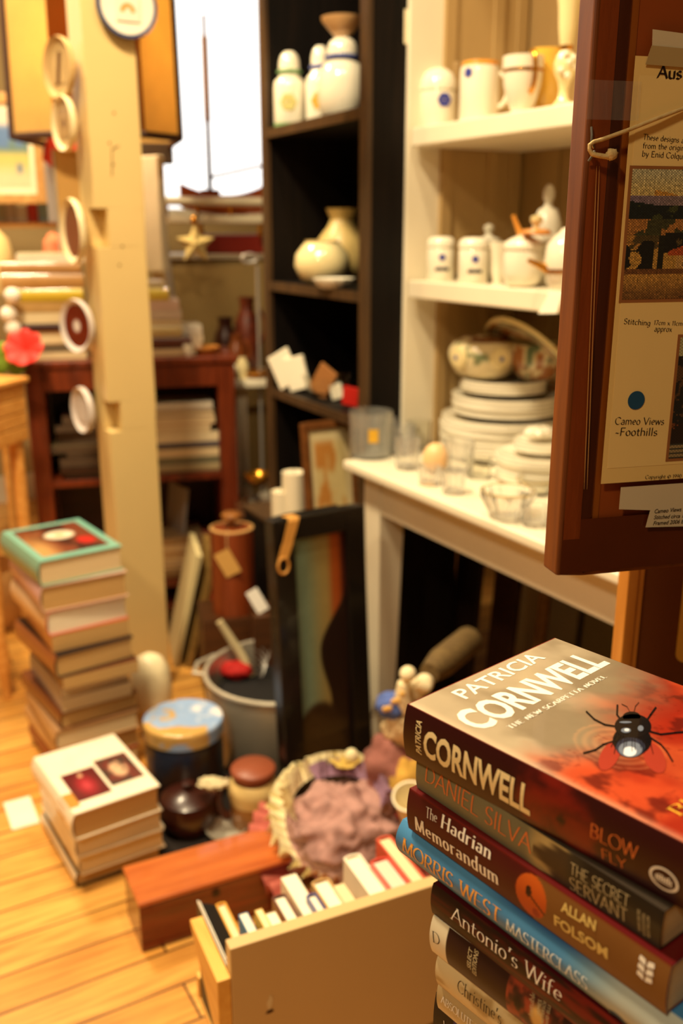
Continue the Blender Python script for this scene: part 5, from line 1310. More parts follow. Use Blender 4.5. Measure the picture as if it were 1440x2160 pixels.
# sixth: white and dark brown
T6 = .0275
bkF = stackbook('book with white and dark brown spine and face picture, sixth in the foreground stack', (914, 1930), z, -50.4, .19, .13, T6, c(226, 216, 190), PG_WHITE, True, .003)
def spF(x, y):
    cc = (226, 214, 184) if x < .075 else (44, 18, 14)
    if .335 < x < .545:
        cc = mixc((60, 30, 22), (150, 60, 36), sst(-.3, .3, N(x*20, y*3, 1, 3))); cc = mixc(cc, (216, 170, 96), sst(.32, .15, math.hypot((x-.455)*9, (y-.5)*.8))); cc = mixc(cc, (30, 16, 14), sst(.25, .1, math.hypot((x-.38)*12, (y-.5))))
    return cc
spine_print(bkF, spF, SPP, nx=220)
pt = lambda u, v: spine_px(bkF, u, v); sm = spine_map(bkF)
lettering(bkF, DULLTXT, [line_px(pt, 'SELECT', 'sansital', Z6(296, 628), Z6(294, 524), Z6(276, 622)), line_px(pt, 'EDITIONS', 'sansital', Z6(326, 664), Z6(324, 538), Z6(304, 656))], sm, 'imprint_lettering', cuts(bkF))
lettering(bkF, DULLTXT, [line_px(pt, 'Invisible', 'lightserif', Z6(632, 886), Z6(630, 764), Z6(608, 878)), line_px(pt, 'JAMES', 'sans', Z6(670, 880), Z6(668, 806), Z6(652, 876)),
                          line_px(pt, 'PATTERSON', 'sans', Z6(692, 930), Z6(690, 806), Z6(676, 926)), line_px(pt, 'DAVID ELLIS', 'sans', Z6(716, 950), Z6(714, 826), Z6(700, 946))], sm, 'spine_lettering')
lettering(bkF, BLACKTXT, [line_px(pt, 'D', 'lightserif', Z6(90, 476), Z6(132, 500), Z6(92, 422))], sm, 'spine_lettering')
z -= T6 + .0004
T7 = .026
bkG = stackbook('cream novel with thin dark serif lettering, seventh from the top of the foreground stack', (926, 2006), z, -50.0, .20, .135, T7, c(206, 190, 150), PG_CREAM, False, .003)
spine_print(bkG, lambda x, y: mixc(mixc((214, 196, 152), (176, 146, 90), sst(.25, .5, x)), (150, 118, 66), sst(.0, .4, N(x*6, y*2, 1.3, 7))*.6), SPP)
pt = lambda u, v: spine_px(bkG, u, v); sm = spine_map(bkG)
lettering(bkG, BLACKTXT, [line_px(pt, "Christine's", 'lightserif', Z6(222, 742), Z6(462, 930), Z6(232, 686))], sm, 'spine_lettering')
z -= T7 + .0004
T8 = .022
bkH = stackbook('taupe novel with pale capitals, second from the bottom of the foreground stack', (926, 2068), z, -50.5, .20, .135, T8, c(170, 150, 110), PG_TAN, False, .002)
pt = lambda u, v: spine_px(bkH, u, v); sm = spine_map(bkH)
lettering(bkH, WHITETXT, [level(line_px(pt, 'ABSOLUTE F', 'serif', Z6(135, 728), Z6(340, 915), Z6(140, 692)), .009)], sm, 'spine_lettering')
z -= T8 + .0004
T9 = .04
bkI = stackbook('thick black book with a violet spine panel, at the bottom of the foreground stack', (920, 2092), z, -50.5, .21, .145, T9, c(16, 12, 16), PG_TAN, True, .002)
spine_print(bkI, lambda x, y: (16, 12, 16) if x < .09 or x > .4 else (58, 48, 104), SPP, nx=120)
pt = lambda u, v: spine_px(bkI, u, v); sm = spine_map(bkI)
lettering(bkI, WHITETXT, [line_px(pt, 'L', 'sans', Z6(148, 926), Z6(160, 934), Z6(148, 905))], sm, 'spine_lettering')
z -= T9 + .0004
# the stool that carries the stack
a = bkI.location; 
so = thing('side_stool', 'dark wooden stool carrying the foreground stack of novels', 'stool', (a.x, a.y, 0), rad(-50.5))
SW = wood('dark_stool_wood', (60, 30, 14), (96, 52, 26))
MB().box(-.0, .012, z-.028, .36, .34, z).build('seat', SW, so, bevel=.003)
for x, y in ((.02, .03), (.31, .03), (.02, .29), (.31, .29)): MB().taper((x, y, x+.03, y+.03), (x-.003, y-.003, x+.035, y+.035), 0, z-.0285).build('leg', SW, so)
# ------------------------------------------------------------------ the back of a framed picture hanging in the foreground
fang = 14
FO = YY(1172, 1216, .70); FZ = FO.z
FX = dirv(fang); FN = Ve((FX.y, -FX.x, 0))            # FN points at the viewer
FR = wood('dark_frame_wood', (84, 36, 6), (126, 66, 14), (9, 9, 1.2), 5, .5, .0)
ft = thing('framed_needlework', 'large dark wooden framed picture seen from its taped back, hanging at the right edge', 'picture', (FO.x, FO.y, FZ), rad(fang))
MF = Matrix.LocRotScale(ft.location, ft.rotation_euler, None)
FWd, FHt, FD, RL = .34, .56, .024, .024
def fpx(u, v, off=0): q = MF.inverted() @ PL(u, v, FO + FN*off, FN); return q.x, q.z
mb = MB()
mb.box(0, 0, 0, RL, FD, FHt).box(FWd-RL, 0, 0, FWd, FD, FHt).box(RL, 0, 0, FWd-RL, FD, RL+.006).box(RL, 0, FHt-RL, FWd-RL, FD, FHt)
mb.build('frame', FR, ft, bevel=.0025, seg=3)
BKB = mat('brown_backing_paper', (140, 66, 20), rough=.45, var=.18, scale=9, bump=.1)
MB().box(RL, .002, RL+.006, FWd-RL, .006, FHt-RL).build('backing_paper', BKB, ft)
TAPE = mat('brown_packing_tape', (122, 54, 14), rough=.28, coat=.3, var=.2, scale=18, bump=.5, stretch=(6, 6, 1.2))
# tape strips over the joint, with wrinkles
def tape(x0, z0, x1, z1, n=40, amp=.0012, seed=0, up=True):
    return picture  # placeholder
def tape_mesh(x0, z0, x1, z1, seed, name='packing_tape', y=-.0008, m=TAPE):
    mb = MB(); nx, nz_ = 10, 60
    if x1-x0 > z1-z0: nx, nz_ = 60, 10
    vs = []
    for j in range(nz_+1):
        for i in range(nx+1):
            x = x0+(x1-x0)*i/nx; zz = z0+(z1-z0)*j/nz_
            e_ = min(i, nx-i)/nx
            q = nz.noise(Ve((x*90+seed, zz*22, seed))) * nz.noise(Ve((x*40, zz*9, seed+4)))
            vs.append((x, y - .0016*max(0, q+.1)*min(1, e_*4), zz))
    mb.add(vs, [(j*(nx+1)+i, j*(nx+1)+i+1, (j+1)*(nx+1)+i+1, (j+1)*(nx+1)+i) for j in range(nz_) for i in range(nx)])
    return mb.build(name, m, ft, smooth=True, sharp=180)
TAPE2 = mat('orange_brown_tape', (140, 74, 16), rough=.35, coat=.3, var=.15, scale=10)
DARKB = mat('dark_brown_tape', (66, 24, 4), rough=.3, coat=.3, var=.2, scale=14)
tape_mesh(.0035, .030, .0175, FHt-.004, 2)
tape_mesh(.0178, .036, .0262, FHt-.004, 5, 'packing_tape', -.0003, DARKB)
tape_mesh(.0264, .036, .0335, FHt-.004, 9, 'packing_tape', .0015, TAPE2)
tape_mesh(.003, .002, FWd-.004, .046, 7, 'packing_tape', -.0007, mat('low_brown_tape', (84, 32, 6), rough=.3, coat=.4, var=.25, scale=16))
# paper sheet with print
CARD = mat('buff_card', (232, 198, 124), rough=.4, coat=.25, var=.06, scale=5); OLDW = mat('old_white_label', (206, 190, 156), rough=.5, var=.05); BUFF2 = mat('greyed_tape', (176, 150, 100), rough=.3, coat=.4)
def flat_px(name, pts, off, m, parent=ft):
    # a paper piece lying on the back; corners from the photograph, in real size on this plane
    v = [fpx(u, w_, off) for u, w_ in pts]
    mb = MB(); n = len(v)
    mb.add([(x, -off-.0004, z_) for x, z_ in v] + [(x, -off, z_) for x, z_ in v], [tuple(range(n)), tuple(range(n, 2*n))[::-1]] + [(i, n+i, n+(i+1) % n, (i+1) % n) for i in range(n)])
    return mb.build(name, m, parent)
x0, zt_a = fpx(1337, 118, .002); x1, zb_a = fpx(1268, 1020, .002)
xa = (x0+x1)/2
cd = MB().box(xa, -.0030, zb_a, xa+.21, -.0024, zt_a).build('printed_card', CARD, ft)
MB().box(xa+.004, -.0032, zb_a+.012, xa+.2, -.0031, zt_a-.012).build('inner_panel', mat('buff_card_inner', (236, 204, 132), rough=.4, coat=.25, var=.05), cd)
flat_px('white_label', [(1376, 62), (1540, 84), (1540, 140), (1374, 124)], .0034, OLDW)
flat_px('label_tape', [(1374, 96), (1540, 112), (1540, 150), (1360, 136)], .0040, BUFF2)
pt = lambda u, v: fpx(u, v, .0034)
INK = mat('print_ink', (36, 20, 12), rough=.5)
fm = lambda s, t: Ve((s, -.0034, t)); fm2 = lambda s, t: Ve((s, -.0040, t))
W1_ = lambda x, y: (1120 + x*.22222, y*.22222); W2_ = lambda x, y: (1120 + x*.22222, 300 + y*.22222); W3_ = lambda x, y: (1120 + x*.22222, 760 + y*.22222)
lettering(cd, INK, [line_px(pt, 'Aus', 'black', W1_(1195, 738), W1_(1432, 752), W1_(1200, 622))], fm, 'card_heading')
lettering(cd, INK, [line_px(pt, 'These designs are', 'call', W1_(1060, 1324), W1_(1500, 1362), W1_(1064, 1272)), line_px(pt, 'from the original', 'call', W1_(1056, 1406), W1_(1500, 1432), W1_(1060, 1354)),
                    line_px(pt, 'by Enid Colquh', 'call', W1_(1050, 1484), W1_(1470, 1512), W1_(1054, 1430))], fm, 'card_text')
lettering(cd, INK, [line_px(pt, 'Stitching', 'call', W2_(876, 1724), W2_(1130, 1742), W2_(880, 1672)), line_px(pt, '17cm x 11cm', 'call', W2_(1162, 1732), W2_(1436, 1742), W2_(1166, 1690)),
                    line_px(pt, 'approx', 'call', W2_(1166, 1796), W2_(1334, 1800), W2_(1170, 1744))], fm, 'card_text')
lettering(cd, INK, [line_px(pt, 'Cameo Views', 'call', W3_(792, 610), W3_(1262, 612), W3_(796, 542)), line_px(pt, '~Foothills', 'call', W3_(792, 716), W3_(1198, 716), W3_(796, 642))], fm, 'card_title')
lettering(cd, INK, [line_px(pt, 'Copyright @ 1990 .', 'call', W3_(1080, 1126), W3_(1450, 1114), W3_(1080, 1092))], fm, 'card_small_print')
# blue dot
cx, cz = fpx(*W3_(996, 380), .0034); ex, ez = fpx(*W3_(1075, 380), .0034); rr = abs(ex-cx)
dm = MB(); dm.lathe([(0, 0), (rr, 0), (rr, .0002), (0, .0002)], 40, c=(0, 0, 0), M=Matrix.Translation((cx, -.0034, cz)) @ Matrix.Rotation(math.pi/2, 4, 'X'))
dm.build('blue_dot', mat('print_blue', (24, 72, 104), rough=.5), cd)
# cross stitch pictures printed on the card
XS = painted('cross_stitch_print', .5, .1)
def stitch1(x, y):
    k = (.74 + .34*((int(x*64)+int(y*96)) % 2)) * (1 + .35*nz.noise(Ve((int(x*64)*.71, int(y*96)*.53, 1))))
    n = N(x*4, y*5, 1.4, 3)
    if y > .80: cc = mixc((196, 190, 150), (214, 190, 120), sst(1, .8, y))
    else: cc = (196, 150, 70)
    if y > .72 and y <= .86 and x > .25: 
        if y < .80 + .04*math.sin(x*6): cc = (206, 150, 66)
    if .70 < y < .80: cc = mixc((130, 112, 130), (150, 130, 110), x) if y > .76 - .1*x else (28, 38, 36)
    if .62 < y <= .73: cc = (26, 34, 34) if n > -.25 else (64, 70, 40)
    if .50 < y <= .62: cc = (66, 66, 40) if n < .05 else (176, 120, 60)
    if .40 < y <= .50: cc = (176, 126, 60) if n > -.1 else (84, 70, 40)
    if .24 < y <= .46 and x < .30: cc = (24, 26, 24) if (n > -.35 and y < .44-.06*math.sin(x*20)) else cc
    if .24 < y <= .50 and .34 < x < .46: cc = (30, 32, 26) if abs(x-.38) < .03 or y > .36 else cc
    if .36 < y <= .52 and .40 < x < .75: cc = (26, 28, 26) if n > -.3 else cc
    if .24 < y < .42 and x > .45:
        if y > .34 and y < .26 + x*.26: cc = (186, 84, 44)
        elif y <= .34 and x > .55: cc = (206, 160, 90)
        if abs(x-.66) < .03 and .26 < y < .31: cc = (60, 40, 30)
    if .20 < y <= .24: cc = (120, 78, 44)
    if y <= .20: cc = mixc((196, 146, 70), (110, 74, 40), sst(.2, 0, y)*.8 + .2*n)
    return tuple(q*k for q in cc)
def pic_on(fn, tl, bl, wm, border, nx, ny):
    xa_, za_ = fpx(*tl, .0042); xb_, zb_ = fpx(*bl, .0042); x_ = (xa_+xb_)/2
    MB().box(x_-border, -.0035, zb_-border, x_+wm+border, -.0031, za_+border).build('picture_border', mat('brown_border_print', (150, 96, 52), rough=.5), cd)
    o = picture('stitched_picture', wm, za_-zb_, nx, ny, fn, XS, cd, True, loc=(x_, -.0037, zb_))
pic_on(stitch1, (1333, 356), (1314, 632), .075, .0022, 64, 96)
def stitch2(x, y):
    k = .84 + .25*((int(x*50)+int(y*80)) % 2); n = N(x*5, y*5, 1.4, 8)
    cc = (176, 168, 120) if y > .85 else ((30, 30, 28) if n > -.1 else (86, 60, 36))
    if y < .3: cc = (110, 60, 30) if n > 0 else (40, 28, 22)
    if y < .12: cc = (150, 130, 90) if int(y*80) % 3 else (60, 60, 50)
    return tuple(q*k for q in cc)
pic_on(stitch2, (1436, 712), (1410, 968), .07, .0022, 50, 80)
# lower label
ll = flat_px('white_label', [(1309, 1028), (1600, 1008), (1590, 1106), (1361, 1112), (1371, 1076), (1305, 1074)], .0034, OLDW)
lettering(ll, INK, [line_px(pt, 'Cameo Views', 'sansital', W3_(1165, 1452), W3_(1420, 1432), W3_(1170, 1412)), line_px(pt, 'Stitched circa 1', 'sansital', W3_(1158, 1508), W3_(1440, 1492), W3_(1164, 1470)),
                    line_px(pt, 'Framed 2006 b', 'sansital', W3_(1152, 1564), W3_(1440, 1546), W3_(1158, 1526))], fm2, 'label_text')
# hook and cord
HK = mat('dull_steel', (150, 144, 136), rough=.35, metal=.9)
def f3(u, v, off): x_, z_ = fpx(u, v, off); return (x_, -off, z_)
MB().tube([f3(1247, 268, .002), f3(1248, 285, .004), f3(1247, 300, .005), f3(1252, 312, .004)], .0009, 8).build('screw_eye', HK, ft, smooth=True)
MB().tube([f3(1254, 318, .006), f3(1248, 330, .006), f3(1241, 340, .004)], .0009, 8).build('screw_eye', HK, ft, smooth=True)
CORD = mat('cream_cotton_cord', (206, 176, 118), rough=.8, var=.25, scale=200, bump=.6)
MB().tube([f3(1480, 212, .005), f3(1440, 229, .006), f3(1380, 252, .007), f3(1320, 276, .007), f3(1270, 294, .006), f3(1252, 299, .006), f3(1243, 306, .006), f3(1243, 316, .006), f3(1249, 325, .007), f3(1262, 328, .008), f3(1282, 331, .008)],
          [.0014]*8+[.0017, .0017, .0018], 10).build('hanging_cord', CORD, ft, smooth=True)
mb = MB(); P = Ve(f3(1290, 326, .008)); lump(mb, P, (.0042, .0035, .0038), 4, .3, 3, 16, 10); mb.build('cord_knot', CORD, ft, smooth=True, sharp=180)
# clear tape strips with shine, over the cord and along the frame joint
CLT = bpy.data.materials.new('clear_tape'); CLT.use_nodes = True
b = CLT.node_tree.nodes['Principled BSDF']; b.inputs['Alpha'].default_value = .12; b.inputs['Roughness'].default_value = .08; b.inputs['Base Color'].default_value = (.9, .85, .75, 1)
_t = CLT.node_tree.nodes.new('ShaderNodeTexNoise'); _t.inputs['Scale'].default_value = 120; _bp = CLT.node_tree.nodes.new('ShaderNodeBump'); _bp.inputs['Strength'].default_value = .9; _bp.inputs['Distance'].default_value = .001
CLT.node_tree.links.new(_t.outputs[0], _bp.inputs['Height']); CLT.node_tree.links.new(_bp.outputs[0], b.inputs['Normal'])
xa_, za_ = fpx(1240, 168, .004); xb_, zb_ = fpx(1345, 255, .004)
tape_mesh(xa_, zb_, xb_, za_, 13, 'clear_tape', -.0046, CLT)
xa_, za_ = fpx(1256, 350, .004); xb_, zb_ = fpx(1250, 700, .004)
mb = MB()
for q in (0, 1):
    mb.tube([f3(1258+q*6 - k*2.4, 350 + k*62, .0024) for k in range(12)], [.0001]+[.0003]*10+[.0001], 5)
mb.build('tape_shine_lines', mat('tape_shine', (190, 140, 80), rough=.2, coat=.6), ft, smooth=True)  # shine along the tape, drawn as pale raised lines
# ------------------------------------------------------------------ second frame standing behind it
GO = YY(1318, 1300, .92); ga = 12
gt = thing('pine_framed_picture', 'pine framed picture seen from its brown back, standing behind the dark framed needlework', 'picture', (GO.x, GO.y, .0), rad(ga))
PINE = wood('pine_moulding', (176, 112, 40), (206, 142, 62), (10, 10, 1.2), 5, .35)
zlo, zhi = .62, 1.42
gb = MB()
for x0, x1, y in ((0, .012, 0), (.012, .019, .003)):
    gb.box(x0, y, zlo, x1, .022, zhi)
gb.box(.019, .003, zlo, .34, .022, zlo+.019); gb.box(.019, .003, zhi-.019, .34, .022, zhi); gb.box(.321, .003, zlo+.019, .34, .022, zhi-.019)
gb.build('frame', PINE, gt, bevel=.0012)
MB().box(.0195, .008, zlo+.0195, .3205, .014, zhi-.0195).build('backing_board', mat('brown_backing_dark', (104, 56, 22), rough=.5, var=.12), gt)
G2 = Matrix.LocRotScale(gt.location, gt.rotation_euler, None)
def gpx(u, v): q = G2.inverted() @ PL(u, v, G2 @ Ve((0, .006, 0)), G2.to_3x3() @ Ve((0, -1, 0))); return q.x, q.z
xq, zq = gpx(1424, 1400); xq2, zq2 = gpx(1436, 1215)
lb_ = MB(); r_ = .012
pts = [(xq+r_-r_*math.cos(k*math.pi/12), zq+r_-r_*math.sin(k*math.pi/12)) for k in range(7)]
pts = pts + [(xq+.12, zq), (xq+.12, zq+.3), (xq, zq+.3)]
lb_.prism(pts, -.0078, -.0066, M=Matrix(((1,0,0,0),(0,0,-1,0),(0,1,0,0),(0,0,0,1)))); lb_.build('yellow_card', mat('yellow_card', (224, 184, 84), rough=.5), gt)
# low cabinet that carries the pine frame, out of the picture to the right
cbt = thing('side_cabinet', 'low wooden cabinet hidden behind the novel stack, carrying the pine frame', 'cabinet', (GO.x, GO.y, 0), rad(ga))
MB().box(.0, -.03, .08, .5, .16, .618).build('body', SW, cbt, bevel=.004)
for x, y in ((.02, -.02), (.45, -.02), (.02, .12), (.45, .12)): MB().box(x, y, 0, x+.03, y+.03, .0795).build('leg', SW, cbt)
# display post beyond the right edge of the view on which the needlework hangs
q = FO + FX*.345
dpst = thing('display_post', 'brown display post at the right, carrying the framed needlework', 'post', (q.x, q.y, 0), rad(fang))
MB().box(0, -.01, 0, .05, .04, 1.7).build('upright', SW, dpst)
MB().box(-.04, -.05, 0, .09, .08, .02).build('foot', SW, dpst)
# ------------------------------------------------------------------ brown bookcase behind the post
BY = 2.62; ba = 14
BP = YY(48, 764, BY); BR = dirv(ba); BU = Ve((-BR.y, BR.x, 0))
def wid(u): return None
q = PL(494, 756, BP, Ve((BR.y, -BR.x, 0))); BWd = (q - BP).length; BH = BP.z
bt = thing('brown_bookcase', 'low dark red brown wooden bookcase full of stacked books behind the cream post', 'bookcase', (BP.x, BP.y, 0), rad(ba))
RBW = wood('red_brown_bookcase', (84, 28, 10), (126, 52, 20), (10, 10, 1.4), 5, .35, .2)
BDp = .26
zz_ = lambda v: Zrow(v, BP + BR*BWd*.75)
sA, sB = zz_(1000), zz_(1222)
for x in (0, BWd-.05): MB().box(x, 0, 0, x+.05, BDp, BH-.021).build('side_panel', RBW, bt, bevel=.003)
MB().box(-.006, -.008, BH-.02, BWd+.006, BDp+.004, BH).build('top_board', RBW, bt, bevel=.003)
MB().box(.0505, 0, BH-.085, BWd-.0505, .02, BH-.0205).build('top_rail', RBW, bt, bevel=.002)
MB().box(.0505, BDp-.01, .05, BWd-.0505, BDp, BH-.0205).build('back_panel', wood('dark_bookcase_back', (40, 14, 8), (64, 24, 12)), bt)
for z_ in (sA, sB, .10): MB().box(.0505, .004, z_-.02, BWd-.0505, BDp-.011, z_).build('shelf', RBW, bt, bevel=.001)
MBk = Matrix.LocRotScale(bt.location, bt.rotation_euler, None)
def bloc(u, y):            # local x of the point on column u at depth y, at about mid height
    q = MBk.inverted() @ PL(u, 900, MBk @ Ve((0, y, 0)), Ve((BR.y, -BR.x, 0))); return q.x
def flat_book(label, x, y, z, wx, dy, T, cm, pm, hard=True, group=None, da=0):
    """lying with its long side to the viewer as fore edge"""
    if RN.random() < .5: return book(label, MBk @ Ve((x, y, z)), rad(ba+da), wx, dy, T, cm, pm, hard, None, None, group)
    p = MBk @ Ve((x + wx, y + dy, z)); 
    return book(label, p, rad(ba+180+da), wx, dy, T, cm, pm, hard, None, None, group)
def pile(items, u0, u1, z0, y, grp, where, dy=.16):
    z = z0 + .0005; n = len(items)
    for k, (T, cm, pm, hard, du, desc) in enumerate(items):
        xa, xb = bloc(u0 + du[0], y), bloc(u1 + du[1], y)
        xa = max(xa, .052) if z0 < BH-.03 else xa; xb = min(xb, BWd-.052) if z0 < BH-.03 else xb
        pos = 'bottom' if k == 0 else ('top' if k == n-1 else ORD[n-1-k] + ' from top')
        flat_book('%s, %s of the %s' % (desc, pos, where), xa, y, z, xb-xa, dy, T, cm, pm, hard, grp, RN.uniform(-1, 1) if z0 > BH-.03 else 0)
        z += T + .0005
    return z
mgz = lambda v: Zrow(v, BP + BR*BWd*.75)
# pile right of the post on the top board
pile([(.022, c(70, 66, 58), PG_CREAM, False, (0, 26), 'dark grey thin book'), (.030, c(90, 44, 28), PG_CREAM, True, (0, 18), 'brown hardcover'), (.034, c(200, 176, 120), PG_CREAM, True, (0, 0), 'beige hardcover'),
      (.016, c(120, 90, 60), PG_CREAM, False, (0, 0), 'thin brown book'), (.026, c(210, 190, 170), PG_WHITE, False, (0, 0), 'pale paperback'), (.026, c(216, 186, 170), PG_WHITE, False, (2, -4), 'pinkish paperback'),
      (.034, c(226, 200, 80), PG_CREAM, True, (0, -24), 'yellow hardcover'), (.016, c(206, 190, 150), PG_CREAM, False, (0, -30), 'thin beige book')],
     300, 394, BH, .03, 'books on top of the brown bookcase right of the post', 'bookcase top pile right of the post')
pile([(.03, c(236, 226, 200), PG_WHITE, False, (0, 0), 'cream white book'), (.022, c(226, 206, 160), PG_WHITE, False, (0, 4), 'cream book'), (.026, c(244, 238, 222), PG_WHITE, False, (-3, 2), 'white book')],
     382, 432, BH, .10, 'white books at the right of the brown bookcase top', 'small white pile on the brown bookcase', .12)
# pile left of the post on the top board
pile([(.022, c(90, 80, 64), PG_CREAM, False, (24, 0), 'grey brown book'), (.02, c(110, 96, 74), PG_CREAM, False, (14, 0), 'drab thin book'), (.034, c(186, 130, 76), PG_CREAM, True, (4, -6), 'tan hardcover'),
      (.022, c(60, 24, 14), PG_CREAM, True, (6, -10), 'dark brown thin hardcover'), (.030, c(150, 124, 92), PG_CREAM, False, (0, -4), 'greyish brown book'), (.028, c(190, 150, 90), PG_CREAM, False, (-4, 0), 'light tan book'),
      (.034, c(206, 176, 50), PG_CREAM, True, (22, 0), 'yellow hardcover'), (.04, c(184, 136, 76), PG_TAN, True, (-8, 4), 'thick tan hardcover'), (.03, c(180, 134, 80), PG_TAN, True, (-10, 0), 'brown paper covered book'), (.022, c(238, 224, 180), PG_WHITE, False, (24, 16), 'cream white book')],
     42, 196, BH, .03, 'books on top of the brown bookcase left of the post', 'bookcase top pile left of the post')
# inside, right of the post
pile([(.024, c(170, 150, 110), PG_CREAM, True, (0, 0), 'beige hardcover'), (.022, c(120, 116, 90), PG_CREAM, False, (0, -6), 'grey green book'), (.026, c(186, 160, 110), PG_CREAM, False, (0, -4), 'tan book'),
      (.018, c(90, 84, 90), PG_WHITE, True, (0, 4), 'grey hardcover with white pages'), (.026, c(236, 220, 180), PG_WHITE, False, (0, 2), 'cream white book'), (.026, c(206, 176, 110), PG_CREAM, False, (0, -26), 'honey coloured book'), (.022, c(200, 110, 60), PG_CREAM, False, (0, -16), 'orange edged paperback'),
      (.020, c(150, 130, 104), PG_CREAM, True, (0, -16), 'taupe hardcover'), (.022, c(210, 200, 180), PG_WHITE, False, (0, -20), 'pale grey magazine pile')],
     300, 470, sA, .02, 'books in the upper bay of the brown bookcase', 'pile in the upper bookcase bay')
# inside, left of the post: dark magazines lying untidily
PG_DARK = pages('paper_edges_dark', (84, 64, 44))
mgs = [(c(30, 18, 14), 'black'), (c(52, 30, 20), 'dark brown'), (c(70, 52, 36), 'brown'), (c(24, 16, 14), 'black'), (c(120, 100, 70), 'drab'), (c(40, 22, 16), 'dark brown'), (c(90, 70, 50), 'grey brown'), (c(22, 14, 12), 'black'), (c(50, 26, 18), 'dark brown')]
z_ = sA + .0005
for k, (cm, ds) in enumerate(mgs):
    x0 = .07 + RN.uniform(-.01, .02)
    pos = 'bottom' if k == 0 else ('top' if k == len(mgs)-1 else ORD[len(mgs)-1-k] + ' from top')
    flat_book('thin %s magazine, %s of the bookcase bay pile left of the post' % (ds, pos), x0, .025 + RN.uniform(-.01, .01), z_, .17, .19, .014 + .006*(k % 3), cm, PG_DARK, False, 'magazines in the brown bookcase left of the post', RN.uniform(-4, 4))
    z_ += .014 + .006*(k % 3) + .0006
# lower bay
pile([(.030, c(150, 120, 80), PG_CREAM, True, (0, 0), 'beige hardcover'), (.012, c(70, 40, 24), PG_CREAM, False, (0, -4), 'thin dark book'), (.040, c(206, 170, 130), PG_CREAM, True, (0, 2), 'thick pale hardcover'), (.026, c(206, 110, 90), PG_CREAM, False, (0, -8), 'pink red paperback'), (.020, c(170, 140, 100), PG_CREAM, False, (0, -30), 'tan paperback')],
     300, 448, sB, .02, 'books in the middle bay of the brown bookcase', 'pile in the middle bookcase bay')
p = MBk @ Ve((bloc(372, .06), .06, sB + .131))
o = MB().box(0, 0, 0, .012, .12, .14).build('grey_book', c(176, 176, 180), None, loc=p, rot=(0, rad(8), rad(ba+20))); tag(o, 'thin grey book standing tilted on the middle bay pile of the brown bookcase', 'book')
for k, (u, w_, h_, m, ds) in enumerate(((120, 26, .03, PACK, 'cream'), (144, 20, .05, PACK, 'small white'), (168, 22, .055, REDP, 'small red'), (186, 16, .06, PACK, 'upright white'))):
    p = MBk @ Ve((bloc(u, .03), .03, sB + .0005))
    o = MB().box(-.016, 0, 0, .016, .05, h_).build('small_box', m, None, loc=p, rz=rad(ba), bevel=.002); tag(o, '%s box in the middle bookcase bay left of the post, %s of four' % (ds, ['leftmost', 'second', 'third', 'last'][k]), 'box', 'small boxes in the brown bookcase')
# frames leaning in the bottom bay
for k, (u, w_, lean, m, ds) in enumerate(((362, .016, .24, mat('cream_mount', (206, 190, 140), rough=.6), 'cream board'), (388, .02, .26, wood('dull_gold_frame', (110, 84, 40), (150, 116, 60)), 'dull gold frame edge'), (418, .02, .2, wood('red_frame', (130, 40, 16), (170, 64, 28)), 'red brown frame edge'))):
    p = MBk @ Ve((bloc(u-26, -.2), -.24 - .015*k, .003))
    o = MB().box(0, 0, 0, w_, .215, .34).build('mount_board' if k == 0 else 'leaning_picture', m, None, loc=p, rot=(0, lean, rad(ba)), bevel=.002); tag(o, '%s leaning before the bottom bay of the brown bookcase, %s of three' % (ds, ['left', 'middle', 'right'][k]), 'board' if k == 0 else 'picture')
# wooden canister with tag on a dark crate
P = YY(494, 1285, 2.34); crz = P.z
t = thing('dark_crate', 'dark wooden crate behind the aluminium pot, under the wooden canister', 'crate', (P.x, P.y, 0), rad(ba))
MB().box(-.09, -.07, 0, .09, .08, crz).build('body', wood('dark_plinth_wood', (60, 34, 16), (90, 52, 24)), t)
r = S(45, P); h = Zrow(1112, P) - crz
t = thing('wooden_canister', 'tall cylindrical red brown wooden canister with a pale rim and hanging tag', 'canister', P + UP*.0004, 0)
part_lathe(t, 'body', [(0,0),(r,0),(r,h*.98),(r*.9,h),(0,h)], wood('red_brown_barrel', (110, 44, 14), (146, 66, 26), (14, 14, 1), 5, .4))
part_lathe(t, 'rim', [(r*.99,h*.985),(r*1.01,h*1.0),(r*.86,h*1.012),(r*.84,h*.99)], mat('pale_wood_rim', (206, 160, 100), rough=.4))
part_lathe(t, 'lid_knob', [(.011,h+.0002),(.010,h+.02),(.024,h+.024),(.026,h+.034),(.02,h+.04),(0,h+.041)], wood('knob_wood', (120, 70, 30), (170, 110, 50)))
tgm = MB(); fa = FACE + RZ - .1
Mt = Matrix.Rotation(fa, 4, 'Z') @ Matrix.Translation((r+.003, 0, h*.66)) @ Matrix.Rotation(rad(28), 4, 'X')
tgm.box(-.0006, -.022, -.034, .0006, .022, .034, Mt); tg_ = tgm.build('price_tag', mat('buff_tag', (214, 166, 90), rough=.6), t)
MB().tube([(r*.8*math.cos(fa), r*.8*math.sin(fa), h+.005), ((r+.003)*math.cos(fa), (r+.003)*math.sin(fa), h*.97), ((r+.004)*math.cos(fa), (r+.004)*math.sin(fa), h*.82)], .0013, 6).build('tag_string', CORD, t)
P = YY(556, 1290, 2.22)
o = MB().box(-.016, 0, 0, .016, .008, .062).build('glint_card', mat('glossy_white_card', (244, 240, 232), rough=.15, coat=.5), None, loc=(P.x, P.y, P.z), rot=(rad(-12), rad(-28), rad(12)), bevel=.001)  # white card added in place of bright glints beside the canister
tag(o, 'glossy white card standing in for glints between the wooden canister and the black painting', 'booklet')
